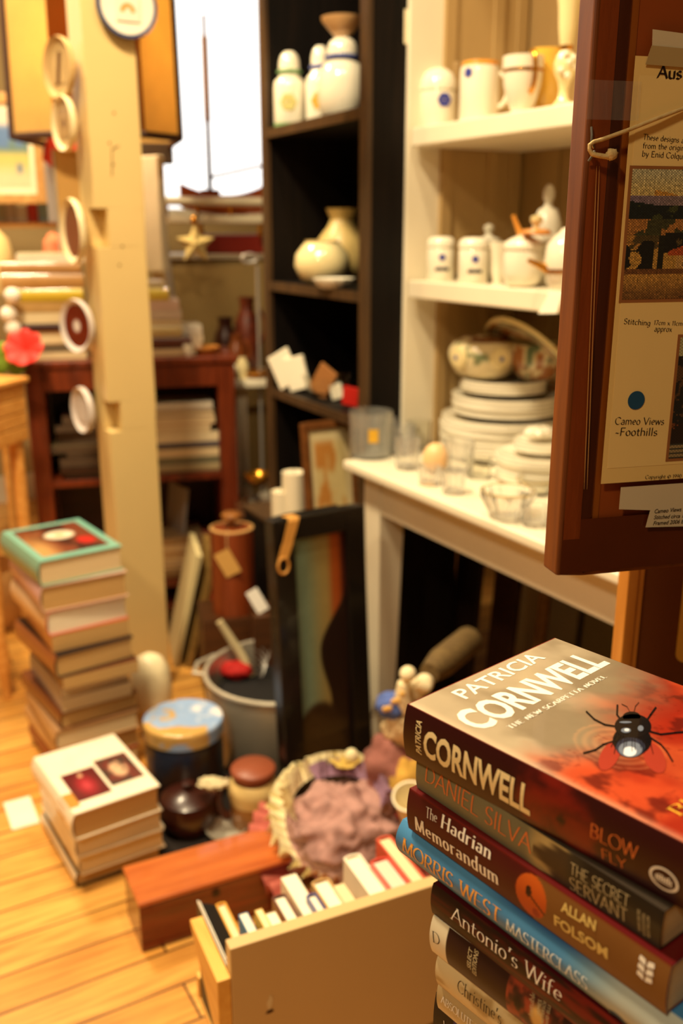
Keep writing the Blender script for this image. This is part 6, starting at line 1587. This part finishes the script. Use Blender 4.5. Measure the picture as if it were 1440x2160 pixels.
P2_ = Ve((P.x, P.y+.03, 0)); o = MB().box(-.035, -.05, 0, .03, .05, P.z-.004).build('dark_block', wood('dark_plinth_wood', (60, 34, 16), (90, 52, 24)), None, loc=P2_, rz=rad(12), bevel=.002); tag(o, 'small dark wooden block under the glossy white card', 'block')
# ------------------------------------------------------------------ light pine stack and clutter at the far left
P = YY(0, 930, 2.55)
t = thing('pine_chest', 'light golden pine chest with horizontal boards at the left edge beside the brown bookcase', 'chest', (-1.165, 2.34, 0), rad(-16))
GP = wood('golden_pine', (206, 138, 58), (232, 172, 92), (1.2, 12, 12), 5, .35)
ctop = Zrow(800, (0, 2.5))
for k in range(4): MB().box(0, 0, ctop-.15+k*.0375, .30, .2, ctop-.15+k*.0375+.036).build('board', GP, t, bevel=.003)
MB().box(-.01, -.01, ctop, .31, .21, ctop+.014).build('top_board', GP, t, bevel=.004)
for x, y in ((.0, .0), (.25, .0), (0, .15), (.25, .15)): MB().lathe([(0,0),(.012,0),(.012,.06),(.02,.1),(.012,.2),(.018,.3),(.018,ctop-.1505),(0,ctop-.1505)], 16, c=(x+.025, y+.025, 0)).build('leg', GP, t, smooth=True)
# flowers on the chest
Mc = Matrix.LocRotScale(t.location, t.rotation_euler, None)
P = YY(56, 742, 2.56)
t = thing('artificial_flower', 'red artificial flower with green leaves on the pine chest at the left edge', 'flower', (P.x, P.y, 0), 0)
mb = MB()
for k in range(8):
    a = k*.785; M = Matrix.Translation((0, 0, P.z)) @ Matrix.Rotation(1.0, 4, 'X') @ Matrix.Rotation(a, 4, 'Z') @ Matrix.Rotation(-.5, 4, 'Y'); mb.ball((.028, 0, 0), (.034, .024, .006), 12, 8, M=M)
mb.build('petals', mat('red_silk', (222, 44, 32), rough=.6), t, smooth=True)
mb = MB()
for k, (x, zz) in enumerate(((-.045, -.02), (-.06, .0), (-.03, -.035), (-.07, -.03))): mb.ball((x, -.01, P.z + zz), (.026, .008, .028), 12, 8)
mb.build('leaves', mat('leaf_green', (120, 150, 40), rough=.6), t, smooth=True)
MB().tube([(0, 0, P.z-.01), (-.01, .0, ctop+.0145)], .003, 6).build('stem', mat('leaf_green', (120, 150, 40)), t)
for k, (u, v) in enumerate(((26, 624), (18, 664), (28, 694))):
    P = YY(u, v, 2.6); 
    o = MB().ball((0,0,0), S(17, P), 16, 10, fn=lambda d: 1 + .1*nz.noise(d*3+Ve((k, 0, 0)))).build('white_blossom', mat('white_silk', (232, 222, 206), rough=.7), None, loc=P, smooth=True)
    tag(o, '%s pale round silk blossom above the red flower at the left edge' % ['topmost', 'middle', 'lowest'][k], 'flower', 'pale blossoms at the left edge')
P = YY(6, 560, 3.02)
t = thing('cream_lamp', 'rounded cream lamp shade at the far left edge below the landscape', 'lamp', (P.x-.05, P.y, 0), 0)
part_lathe(t, 'shade', [(.0,P.z-.09),(.075,P.z-.085),(.09,P.z),(.07,P.z+.08),(.03,P.z+.12),(0,P.z+.12)], mat('cream_shade', (236, 206, 140), rough=.6))
part_lathe(t, 'stem', [(0,0),(.06,0),(.06,.02),(.012,.04),(.012,P.z-.0905),(0,P.z-.0905)], GP)
P = G(-14, 1312, 0)
t = thing('tan_basket', 'tan rounded basket on the floor at the left edge behind the tall book stack', 'basket', (P.x, P.y, 0), 0)
part_lathe(t, 'body', [(0,0),(.09,0),(.12,.06),(.125,.14),(.11,.19),(.105,.19),(.118,.13),(.11,.06),(0,.02)], mat('tan_wicker', (206, 156, 90), rough=.7, bump=1, scale=70))
# ------------------------------------------------------------------ large lampshade behind the post
SY = 2.75
def shade_mat(nm, col):
    m, nt, b = _base(nm); n = nt.nodes; l = nt.links
    d = n.new('ShaderNodeBsdfDiffuse'); t_ = n.new('ShaderNodeBsdfTranslucent'); mx = n.new('ShaderNodeMixShader'); mx.inputs[0].default_value = .6
    no = n.new('ShaderNodeTexNoise'); no.inputs['Scale'].default_value = 20; tc = n.new('ShaderNodeTexCoord'); l.new(tc.outputs['Object'], no.inputs[0])
    rm = n.new('ShaderNodeMix'); rm.data_type = 'RGBA'; cc = L3(col); rm.inputs[6].default_value = tuple(x*.85 for x in cc[:3])+(1,); rm.inputs[7].default_value = cc
    l.new(no.outputs[0], rm.inputs[0]); l.new(rm.outputs[2], d.inputs[0]); l.new(rm.outputs[2], t_.inputs[0])
    l.new(d.outputs[0], mx.inputs[1]); l.new(t_.outputs[0], mx.inputs[2]); l.new(mx.outputs[0], n['Material Output'].inputs[0]); return m
LS = shade_mat('amber_parchment', (238, 206, 134)); TRIM = mat('dark_brown_braid', (66, 36, 18), rough=.7, bump=1, scale=120)
LS2 = shade_mat('brown_parchment', (150, 84, 30))
sl_, sr_ = YY(26, 284, SY), YY(380, 292, SY+.06); sb = min(sl_.z, sr_.z)
t = thing('lampshade', 'large square amber parchment lampshade with dark braid hanging behind the post', 'lampshade', (0, 0, 0), 0)
ctr = (sl_+sr_)/2 + Ve((0, .18, 0)); ht_ = .40
# box shade: corners seen from above, wider at the bottom
crn = [Ve((sl_.x, sl_.y, sb)), Ve((YY(116, 284, SY-.06).x, SY-.06, sb)), Ve((YY(306, 284, SY-.05).x, SY-.05, sb)), Ve((sr_.x, sr_.y, sb)), Ve((sr_.x-.1, sr_.y+.34, sb)), Ve((sl_.x+.02, sl_.y+.36, sb))]
cx_ = sum((p for p in crn), Ve((0,0,0)))/len(crn)
top = [cx_ + (p-cx_)*.97 + UP*ht_ for p in crn]
n_ = len(crn)
for k in range(n_):
    a_, b_, c_, d_ = crn[k], crn[(k+1) % n_], top[(k+1) % n_], top[k]
    nn = (b_-a_).cross(UP).normalized()*.002
    mb = MB(); mb.add([a_, b_, c_, d_, a_+nn, b_+nn, c_+nn, d_+nn], [(0,1,2,3),(7,6,5,4),(0,4,5,1),(2,6,7,3),(1,5,6,2),(3,7,4,0)]); mb.build('shade_panel', LS2 if k == 1 else LS, t)
for q_ in (crn, top): MB().tube(q_, .010, 8, closed=True).build('braid_trim', TRIM, t)
for k in (0, 3): MB().tube([crn[k], top[k]], .010, 8).build('corner_trim', TRIM, t)
MB().tube([cx_ + UP*(ht_+.0), cx_ + UP*(2.8-sb-.001)], .004, 8).build('hanging_rod', BLACKW, t)
sp_ = MB()
for p in top: sp_.tube([cx_+UP*ht_, p], .002, 6)
sp_.build('shade_spider', BLACKW, t)
bl = MB(); bl.ball(cx_ + UP*.24, .03, 16, 10); 
EM = bpy.data.materials.new('warm_bulb'); EM.use_nodes = True; eb = EM.node_tree.nodes['Principled BSDF']; eb.inputs['Emission Color'].default_value = (1, .70, .34, 1); eb.inputs['Emission Strength'].default_value = 130; eb.inputs['Base Color'].default_value = (1, .8, .5, 1)
bl.build('bulb', EM, t, smooth=True)
MB().tube([cx_+UP*.265, cx_+UP*ht_], .006, 8).build('bulb_holder', BLACKW, t)
# ------------------------------------------------------------------ landscape picture and things on the left back
P = YY(-60, 428, 3.3); Q = YY(100, 434, 3.36)
lw = (Q-P).length; t = thing('framed_landscape', 'pale framed landscape picture with cream mount at the left edge under the lampshade', 'picture', (P.x, P.y, P.z), math.atan2((Q-P).y, (Q-P).x)); lh = .34
LF = wood('light_frame_wood', (196, 140, 76), (220, 170, 100), (8, 8, 8))
MB().box(0,0,0,.03,.02,lh).box(lw-.03,0,0,lw,.02,lh).box(.03,0,0,lw-.03,.02,.03).box(.03,0,lh-.03,lw-.03,.02,lh).build('frame', LF, t, bevel=.002)
MB().box(.03,.008,.03,lw-.03,.016,lh-.03).build('mount', mat('cream_mount_board', (244, 234, 200), rough=.6), t)
def land(x, y):
    cc = mixc((226, 214, 170), (206, 196, 110), sst(.1, .4, y)); cc = mixc(cc, (106, 134, 130), sst(.42, .5, y)); cc = mixc(cc, (96, 130, 180), sst(.55, .62, y+.2*N(x*4, y*4, 1, 2))); cc = mixc(cc, (230, 214, 196), sst(.75, .85, y))
    return mixc(cc, (130, 140, 150), sst(.09, .05, math.hypot(x-.78, y-.25)))
picture('painted_picture', lw-.09, lh-.1, 30, 24, land, painted('water_colour', .5), t, loc=(.045, .0075, .05))
shf = thing('back_shelf', 'wooden shelf rack at the far left carrying a row of small books under the landscape', 'shelf', (P.x-.1, P.y+.08, 0), math.atan2((Q-P).y, (Q-P).x))
zr = Zrow(468, P)
for z_ in (zr, zr-.12, zr-.45): MB().box(0, 0, z_-.018, .62, .22, z_).build('shelf_board', GP, shf, bevel=.002)
for x in (-.02, .62): MB().box(x, 0, 0, x+.0195, .22, zr+.02).build('upright', GP, shf)
Ms = Matrix.LocRotScale(shf.location, shf.rotation_euler, None)
cols = [((226, 190, 190), 'pinkish'), ((180, 176, 150), 'drab green'), ((206, 190, 170), 'beige'), ((236, 226, 210), 'white'), ((206, 60, 50), 'red'), ((150, 186, 206), 'light blue'), ((216, 196, 170), 'cream'), ((200, 120, 70), 'orange')]
for k, (cl, nm) in enumerate(cols):
    x = .10 + k*.036
    R3s = Ms.to_3x3() @ Matrix(((0,0,1),(0,1,0),(-1,0,0))).to_3x3() if False else None
    p = Ms @ Ve((x, .02, zr + .0005))
    o = MB().box(0, 0, 0, .034, .11, .055 + .006*(k % 3)).build('small_book', cov(cl), None, loc=p, rz=shf.rotation_euler.z, bevel=.002); tag(o, 'small %s book standing in the row under the landscape picture' % nm, 'book', 'small books on the back shelf')
# red cloth and blue bag behind the post
P = YY(145, 320, 2.95)
mb = MB(); lump(mb, (0,0,0), (.075,.03,.05), 2, .25, 2); o = mb.build('red_bag', mat('pink_red_cloth', (222, 70, 66), rough=.8), None, loc=P, smooth=True, sharp=180); tag(o, 'pinkish red cloth bag hanging behind the post under the lampshade', 'bag')
P = YY(112, 470, 3.0)
o = MB().box(-.012, 0, 0, .02, .02, .26).build('grey_folder', mat('pale_grey_card', (186, 180, 176), rough=.6), None, loc=P, rz=.2, bevel=.003); tag(o, 'pale grey folder standing behind the beige board left of the post', 'folder')
P = YY(113, 528, 2.98)
mb = MB(); lump(mb, (0,0,0), (.03,.03,.05), 6, .2, 2); o = mb.build('salmon_cloth', mat('salmon_cloth', (226, 130, 90), rough=.9), None, loc=P, smooth=True, sharp=180); tag(o, 'salmon coloured cloth hanging left of the beige board', 'cloth')
P = YY(132, 553, 2.78)
t = thing('beige_box', 'beige board box standing on the book pile left of the post', 'box', P, rad(18))
MB().box(0, 0, 0, .12, .05, .30).build('body', mat('beige_board', (190, 146, 76), rough=.55, var=.1), t, bevel=.003)
MB().box(-.004, -.001, -.001, -.0005, .051, .301).build('edge_strip', mat('grey_edge', (176, 170, 158), rough=.4), t)
# cream upright boxes right of the post
P = YY(298, 572, 2.9)
o = MB().box(0, 0, 0, .085, .03, .32).build('cream_carton', mat('cream_carton', (244, 230, 200), rough=.6), None, loc=P, rz=rad(-32), bevel=.004); tag(o, 'tall cream carton standing behind the post, left of the silvery picture', 'carton')
P = YY(296, 345, 3.05)
o = MB().box(0, 0, 0, .10, .04, .06).build('dark_box', mat('dark_brown_card', (66, 50, 36), rough=.6), None, loc=P, rz=rad(12), bevel=.003); tag(o, 'dark brown box showing right of the post below the lampshade', 'box')
# ------------------------------------------------------------------ cabinet with gallery rail, boat, star and red box
CY = 3.2
cP = YY(352, 690, CY); ca_ = 18
cab = thing('olive_cabinet', 'drab olive fronted cabinet below the model boat at the back', 'cabinet', (cP.x, cP.y, 0), rad(ca_))
Mcb = Matrix.LocRotScale(cab.location, cab.rotation_euler, None)
ct = Zrow(548, cP)
OL = mat('olive_drab_paint', (150, 126, 78), rough=.5, var=.08)
MB().box(0, 0, 0, .62, .3, ct).build('body', OL, cab, bevel=.003)
MB().box(-.01, -.012, ct+.0003, .63, .31, ct+.016).build('top_board', mat('grey_top', (170, 156, 132), rough=.5), cab, bevel=.003)
MB().box(.02, -.006, ct-.5, .60, -.0003, ct-.02).build('door', mat('olive_door', (156, 130, 80), rough=.5, var=.08), cab, bevel=.003)
def cl(u, y, z): return colline(u, Mcb @ Ve((0, y, 0)), dirv(ca_), z)
p = cl(435, .04, ct+.0165); 
o = MB().box(0, 0, 0, .36, .2, .062).build('maroon_box', mat('maroon_leather', (132, 34, 20), rough=.45, var=.15), None, loc=p, rz=rad(ca_), bevel=.004); tag(o, 'large maroon box lying on the olive cabinet under the gallery shelf', 'box')
p2 = cl(434, .03, ct+.0795)
zg = Zrow(468, cP)
gs = thing('gallery_shelf', 'white shelf with gold capped rails carrying the model boat at the back', 'shelf', (cl(352, -.01, zg).x, cl(352, -.01, zg).y, 0), rad(ca_))
GW = mat('gallery_white', (246, 236, 206), rough=.3)
zt1, zt2 = Zrow(424, cP), Zrow(446, cP)
MB().box(0, 0, zg-.004, .50, .24, zg+.022).build('board', GW, gs, bevel=.006)
MB().tube([(0, .0, zt1), (.50, .0, zt1)], .014, 10).build('rail', GW, gs, smooth=True)
for k, x in enumerate((.0, .10, .21, .32, .40, .49)):
    MB().tube([(x, .0, zg+.022), (x, 0, zt1)], .006, 8).build('baluster', GOLD, gs)
for x, y in ((.0, .2), (.48, .2)):
    MB().box(x, y, ct+.0165, x+.02, y+.02, zg-.0045).build('leg', GW, gs)
for x in (.11, .31): MB().lathe([(0,-.045),(.008,-.04),(.012,-.03),(.008,-.014),(.008,0),(0,0)], 14, c=(x, .01, zg-.0045)).build('gold_knob', GOLD, gs, smooth=True)
# star ornament
P = YY(412, 515, CY-.12)
t = thing('star_ornament', 'glossy gold star ornament hanging under the white gallery shelf', 'ornament', P, rad(10))
pts = []
for k in range(10):
    a = math.pi/2 + k*math.pi/5; q = .062 if k % 2 == 0 else .030; pts.append((q*math.cos(a), q*math.sin(a)))
mb = MB(); vs = [(x, 0, y) for x, y in pts]
mb.add(vs + [(0, -.02, 0), (0, .02, 0)], [(k, (k+1) % 10, 10) for k in range(10)] + [((k+1) % 10, k, 11) for k in range(10)])
mb.build('star', mat('bright_gold', (250, 222, 150), rough=.2, coat=.5), t)
MB().ball((0,0,.072), (.012,.012,.014), 12, 8).build('cap', GOLD, t, smooth=True)
MB().tube([(0,0,.084), (0,0,zg-.005-P.z)], .0015, 6).build('hanging_string', GOLD, t)
# model boat
P = cl(445, .09, zg+.0222)
t = thing('model_sailboat', 'model sailing boat with a tall dark mast and orange brown hull on the gallery shelf', 'model boat', P, rad(ca_))
hl_ = []
HW_ = wood('orange_hull', (150, 60, 16), (190, 90, 30), (1, 10, 10), 5, .3, .4)
mb = MB(); st_ = []
for k in range(13):
    s = k/12; x = -.10 + .34*s; hw = .036*math.sin(math.pi*min(1, s*.85+.10))**.7; zt_h = .05 + .05*(2*s-1)**2 + (.03*s)
    st_.append([(x, -hw, zt_h), (x, -hw*.8, .03), (x, 0, .004+.02*abs(2*s-1)**3), (x, hw*.8, .03), (x, hw, zt_h)])
vs = [v for r_ in st_ for v in r_]
mb.add(vs, [(k*5+j, k*5+j+1, k*5+6+j, k*5+5+j) for k in range(12) for j in range(4)] + [tuple(range(5)), tuple(range(60, 65))] + [(k*5+4, k*5, k*5+5, k*5+9) for k in range(12)])
mb.build('hull', HW_, t, smooth=True, sharp=50)
MB().box(-.03, -.02, .052, .03, .02, .082).build('cabin', BROWNC, t, bevel=.003)
MH = Zrow(30, P) - P.z
MB().tube([(0,0,.05),(0,0,MH)], [.009, .006], 8).build('mast', wood('dark_mast', (70, 40, 14), (110, 66, 24)), t)
MB().tube([(0,0,.12),(.20,0,.165)], .005, 8).build('boom', wood('dark_mast', (70, 40, 14), (110, 66, 24)), t)
MB().box(-.05, -.012, .0, .12, .012, .0039).build('stand', BROWNC, t)
mb = MB()
for k in range(24): mb.ball((0, 0, .30 + k*(MH-.36)/24), .0115, 8, 6)
mb.build('mast_beads', mat('brass_beads', (150, 106, 50), rough=.4, metal=.5), t, smooth=True)
# silvery mirror frame edge
P = YY(362, 690, 2.95)
t = thing('silver_picture', 'narrow silvery framed picture leaning beside the carton right of the post', 'picture', P, rad(10), None, (rad(-3), rad(-4.5), rad(10)))
SIL = mat('silver_leaf', (196, 190, 182), rough=.35, metal=.6)
MB().box(0, 0, 0, .022, .02, .42).build('frame', SIL, t, bevel=.003)
# pale metal stand beside the black bookcase
P = YY(549, 830, 2.92)
t = thing('metal_stand', 'thin pale metal stand with a looped top at the left edge of the black bookcase', 'stand', (P.x, P.y, 0), rad(10))
zA = Zrow(545, P)
MB().tube([(0,0,0),(0,0,zA-.02)], .005, 8).build('pole', SIL, t, smooth=True)
MB().tube([(-.022+.024*math.cos(a*.524), 0, zA+.012*math.sin(a*.524)) for a in range(12)], .005, 8, closed=True).build('loop', SIL, t, smooth=True)
MB().lathe([(0,0),(.05,0),(.05,.008),(0,.012)], 20).build('foot', SIL, t)
# ------------------------------------------------------------------ low white table with brown pots behind the canister
P = YY(500, 802, 2.88); twz = P.z
t = thing('white_side_table', 'small white side table at the back carrying brown pots and a gold dish', 'table', (P.x+.01, P.y, 0), rad(10))
MB().box(-.02, -.01, twz-.022, .15, .30, twz).build('tabletop', WHITEP, t, bevel=.003)
for x, y in ((0, .02), (.12, .02), (0, .25), (.12, .25)): MB().box(x-.01, y, 0, x+.02, y+.03, twz-.0225).build('leg', WHITEP, t)
Mt_ = Matrix.LocRotScale(t.location, t.rotation_euler, None)
def onT(u, y): return colline(u, Mt_ @ Ve((0, y, 0)), dirv(10), twz + .0004)
for u, y, wd, hp, m, nm, lab in ((478, .22, 56, 110, DB, 'brown_jug', 'dark brown glazed jug at the back of the small white table, leftmost'), (524, .22, 58, 150, wood('dark_pot_wood', (70, 24, 10), (110, 44, 18)), 'brown_jug', 'tall dark red brown jug on the small white table beside the black bookcase'),
                                 (500, .12, 44, 84, BROWNC, 'brown_pot', 'brown pot in front of the two dark jugs on the small white table')):
    P = onT(u, y); r = S(wd/2, P); h = S(hp, P)
    t = pot(nm, lab, 'jug' if 'jug' in nm else 'pot', P, r, h, [(0,0),(.6,0),(.95,.2),(1,.45),(.8,.7),(.5,.82),(.5,.92),(.6,1),(.5,1),(.4,.85),(0,.7)], m)
    handle(t, r*.7, h*.35, h*.85, r*.6, m, .005, FACE+1.4)
P = onT(492, .08); o = MB().ball((0,0,S(13, P)), S(13, P), 18, 12).build('white_ball', CHINA, None, loc=P, smooth=True); tag(o, 'small shiny white ball ornament before the brown pots', 'ornament')
P = onT(512, .04); o = pot('cream_jar', 'small glossy cream jar at the front of the small white table', 'jar', P, S(13, P), S(44, P), [(0,0),(.8,0),(1,.3),(1,.7),(.6,.9),(.6,1),(0,1)], CREAMC)
P = onT(540, .05); o = pot('gold_dish', 'shallow gold dish at the front edge of the small white table', 'dish', P, S(30, P), .02, [(0,0),(.5,0),(1,.9),(1,1),(.9,1),(.45,.3),(0,.2)], GOLD)
# orange trinkets on the brown bookcase top right
p = MBk @ Ve((bloc(440, .08), .08, BH + .0004))
o = pot('orange_dish', 'flat orange wooden dish on the right end of the brown bookcase top', 'dish', p, .042, .02, [(0,0),(.6,0),(1,.8),(1,1),(.9,1),(.5,.4),(0,.3)], mat('orange_wood', (206, 136, 62)))
p = MBk @ Ve((bloc(405, .02), .02, BH + .0004))
o = pot('white_cup', 'tiny white cup at the front of the brown bookcase top', 'cup', p, .014, .035, [(0,0),(.7,0),(1,.4),(1,1),(.9,1),(.85,.4),(0,.15)], CHINA)
# lower glints: plates and bowls on a low rack between bookcase and black case
P = YY(515, 1090, 2.6); lrz = P.z
t = thing('low_rack', 'low dark rack with glass and metal dishes between the brown and the black bookcase', 'rack', (P.x-.01, P.y, 0), rad(12))
MB().box(0, 0, lrz-.02, .13, .22, lrz).box(0, .0, 0, .018, .22, lrz-.0205).box(.112, 0, 0, .13, .22, lrz-.0205).build('body', wood('dark_plinth_wood', (60, 34, 16), (90, 52, 24)), t)
Mr = Matrix.LocRotScale(t.location, t.rotation_euler, None)
for x, y, r, h, m, nm, lab in ((.03, .05, .03, .03, GLASS, 'glass_dish', 'small glass dish on the low rack above the wooden canister'), (.095, .06, .034, .045, ALU, 'metal_bowl', 'small metal bowl at the right of the low rack'),
                               (.07, .15, .05, .05, GLASS, 'glass_bowl', 'glass bowl at the back of the low rack')):
    p = Mr @ Ve((x, y, lrz+.0004)); pot(nm, lab, 'dish' if 'dish' in nm else 'bowl', p, r, h, [(0,0),(.5,0),(.8,.3),(1,1),(.95,1),(.74,.33),(0,.1)], m)
p = Mr @ Ve((.075, .03, lrz+.035)); P = YY(512, 1030, 2.66)
t = thing('brass_bowl', 'shining brass bowl standing on the glass bowl of the low rack', 'bowl', Mr @ Ve((.07, .15, lrz+.052)), 0); part_lathe(t, 'body', [(0,0),(.02,0),(.038,.02),(.042,.035),(.039,.035),(.03,.015),(0,.005)], GOLD)
# ------------------------------------------------------------------ things leaning under the white table
def under(u, x, z=0): return colline(u, T0 + V*x, E, z)
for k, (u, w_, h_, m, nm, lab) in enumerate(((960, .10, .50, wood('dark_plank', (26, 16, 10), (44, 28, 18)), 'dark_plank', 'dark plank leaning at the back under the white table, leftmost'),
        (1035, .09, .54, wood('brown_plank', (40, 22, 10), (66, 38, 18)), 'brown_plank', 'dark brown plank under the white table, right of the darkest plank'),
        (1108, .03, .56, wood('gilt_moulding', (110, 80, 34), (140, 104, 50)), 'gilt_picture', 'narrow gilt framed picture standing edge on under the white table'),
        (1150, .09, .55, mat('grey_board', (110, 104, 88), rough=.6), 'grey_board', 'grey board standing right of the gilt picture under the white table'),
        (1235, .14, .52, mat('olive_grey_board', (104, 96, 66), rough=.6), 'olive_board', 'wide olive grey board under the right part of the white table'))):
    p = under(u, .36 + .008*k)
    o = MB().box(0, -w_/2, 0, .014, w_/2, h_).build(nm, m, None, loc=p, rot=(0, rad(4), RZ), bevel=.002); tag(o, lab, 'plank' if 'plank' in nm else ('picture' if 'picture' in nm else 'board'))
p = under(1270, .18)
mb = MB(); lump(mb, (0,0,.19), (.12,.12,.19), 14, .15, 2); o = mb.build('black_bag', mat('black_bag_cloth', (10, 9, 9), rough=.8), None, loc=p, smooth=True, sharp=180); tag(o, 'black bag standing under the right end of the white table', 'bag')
MB().box(.54, -1.0, 0, .555, -.04, .585).build('under_table_shade_board', mat('under_table_shade', (22, 16, 12), rough=.8), tb)  # added dark board, stands in for the shade under the table
# pendant shade whose rim just shows at the top edge
P = YY(598, -30, 2.0)
t = thing('pendant_shade', 'tan pendant lampshade whose rim just shows at the top edge before the black bookcase', 'lampshade', (P.x, P.y, P.z), 0)
part_lathe(t, 'shade', [(.03,.12),(.06,.05),(.065,.0),(.062,.0),(.056,.05),(.027,.12)], mat('tan_shade', (214, 176, 110), rough=.5))
MB().tube([(0,0,.121),(0,0,2.799-P.z)], .003, 8).build('cord', BLACKW, t)
MB().lathe([(0,.115),(.028,.118),(.028,.124),(0,.124)], 16).build('cap', BLACKW, t)
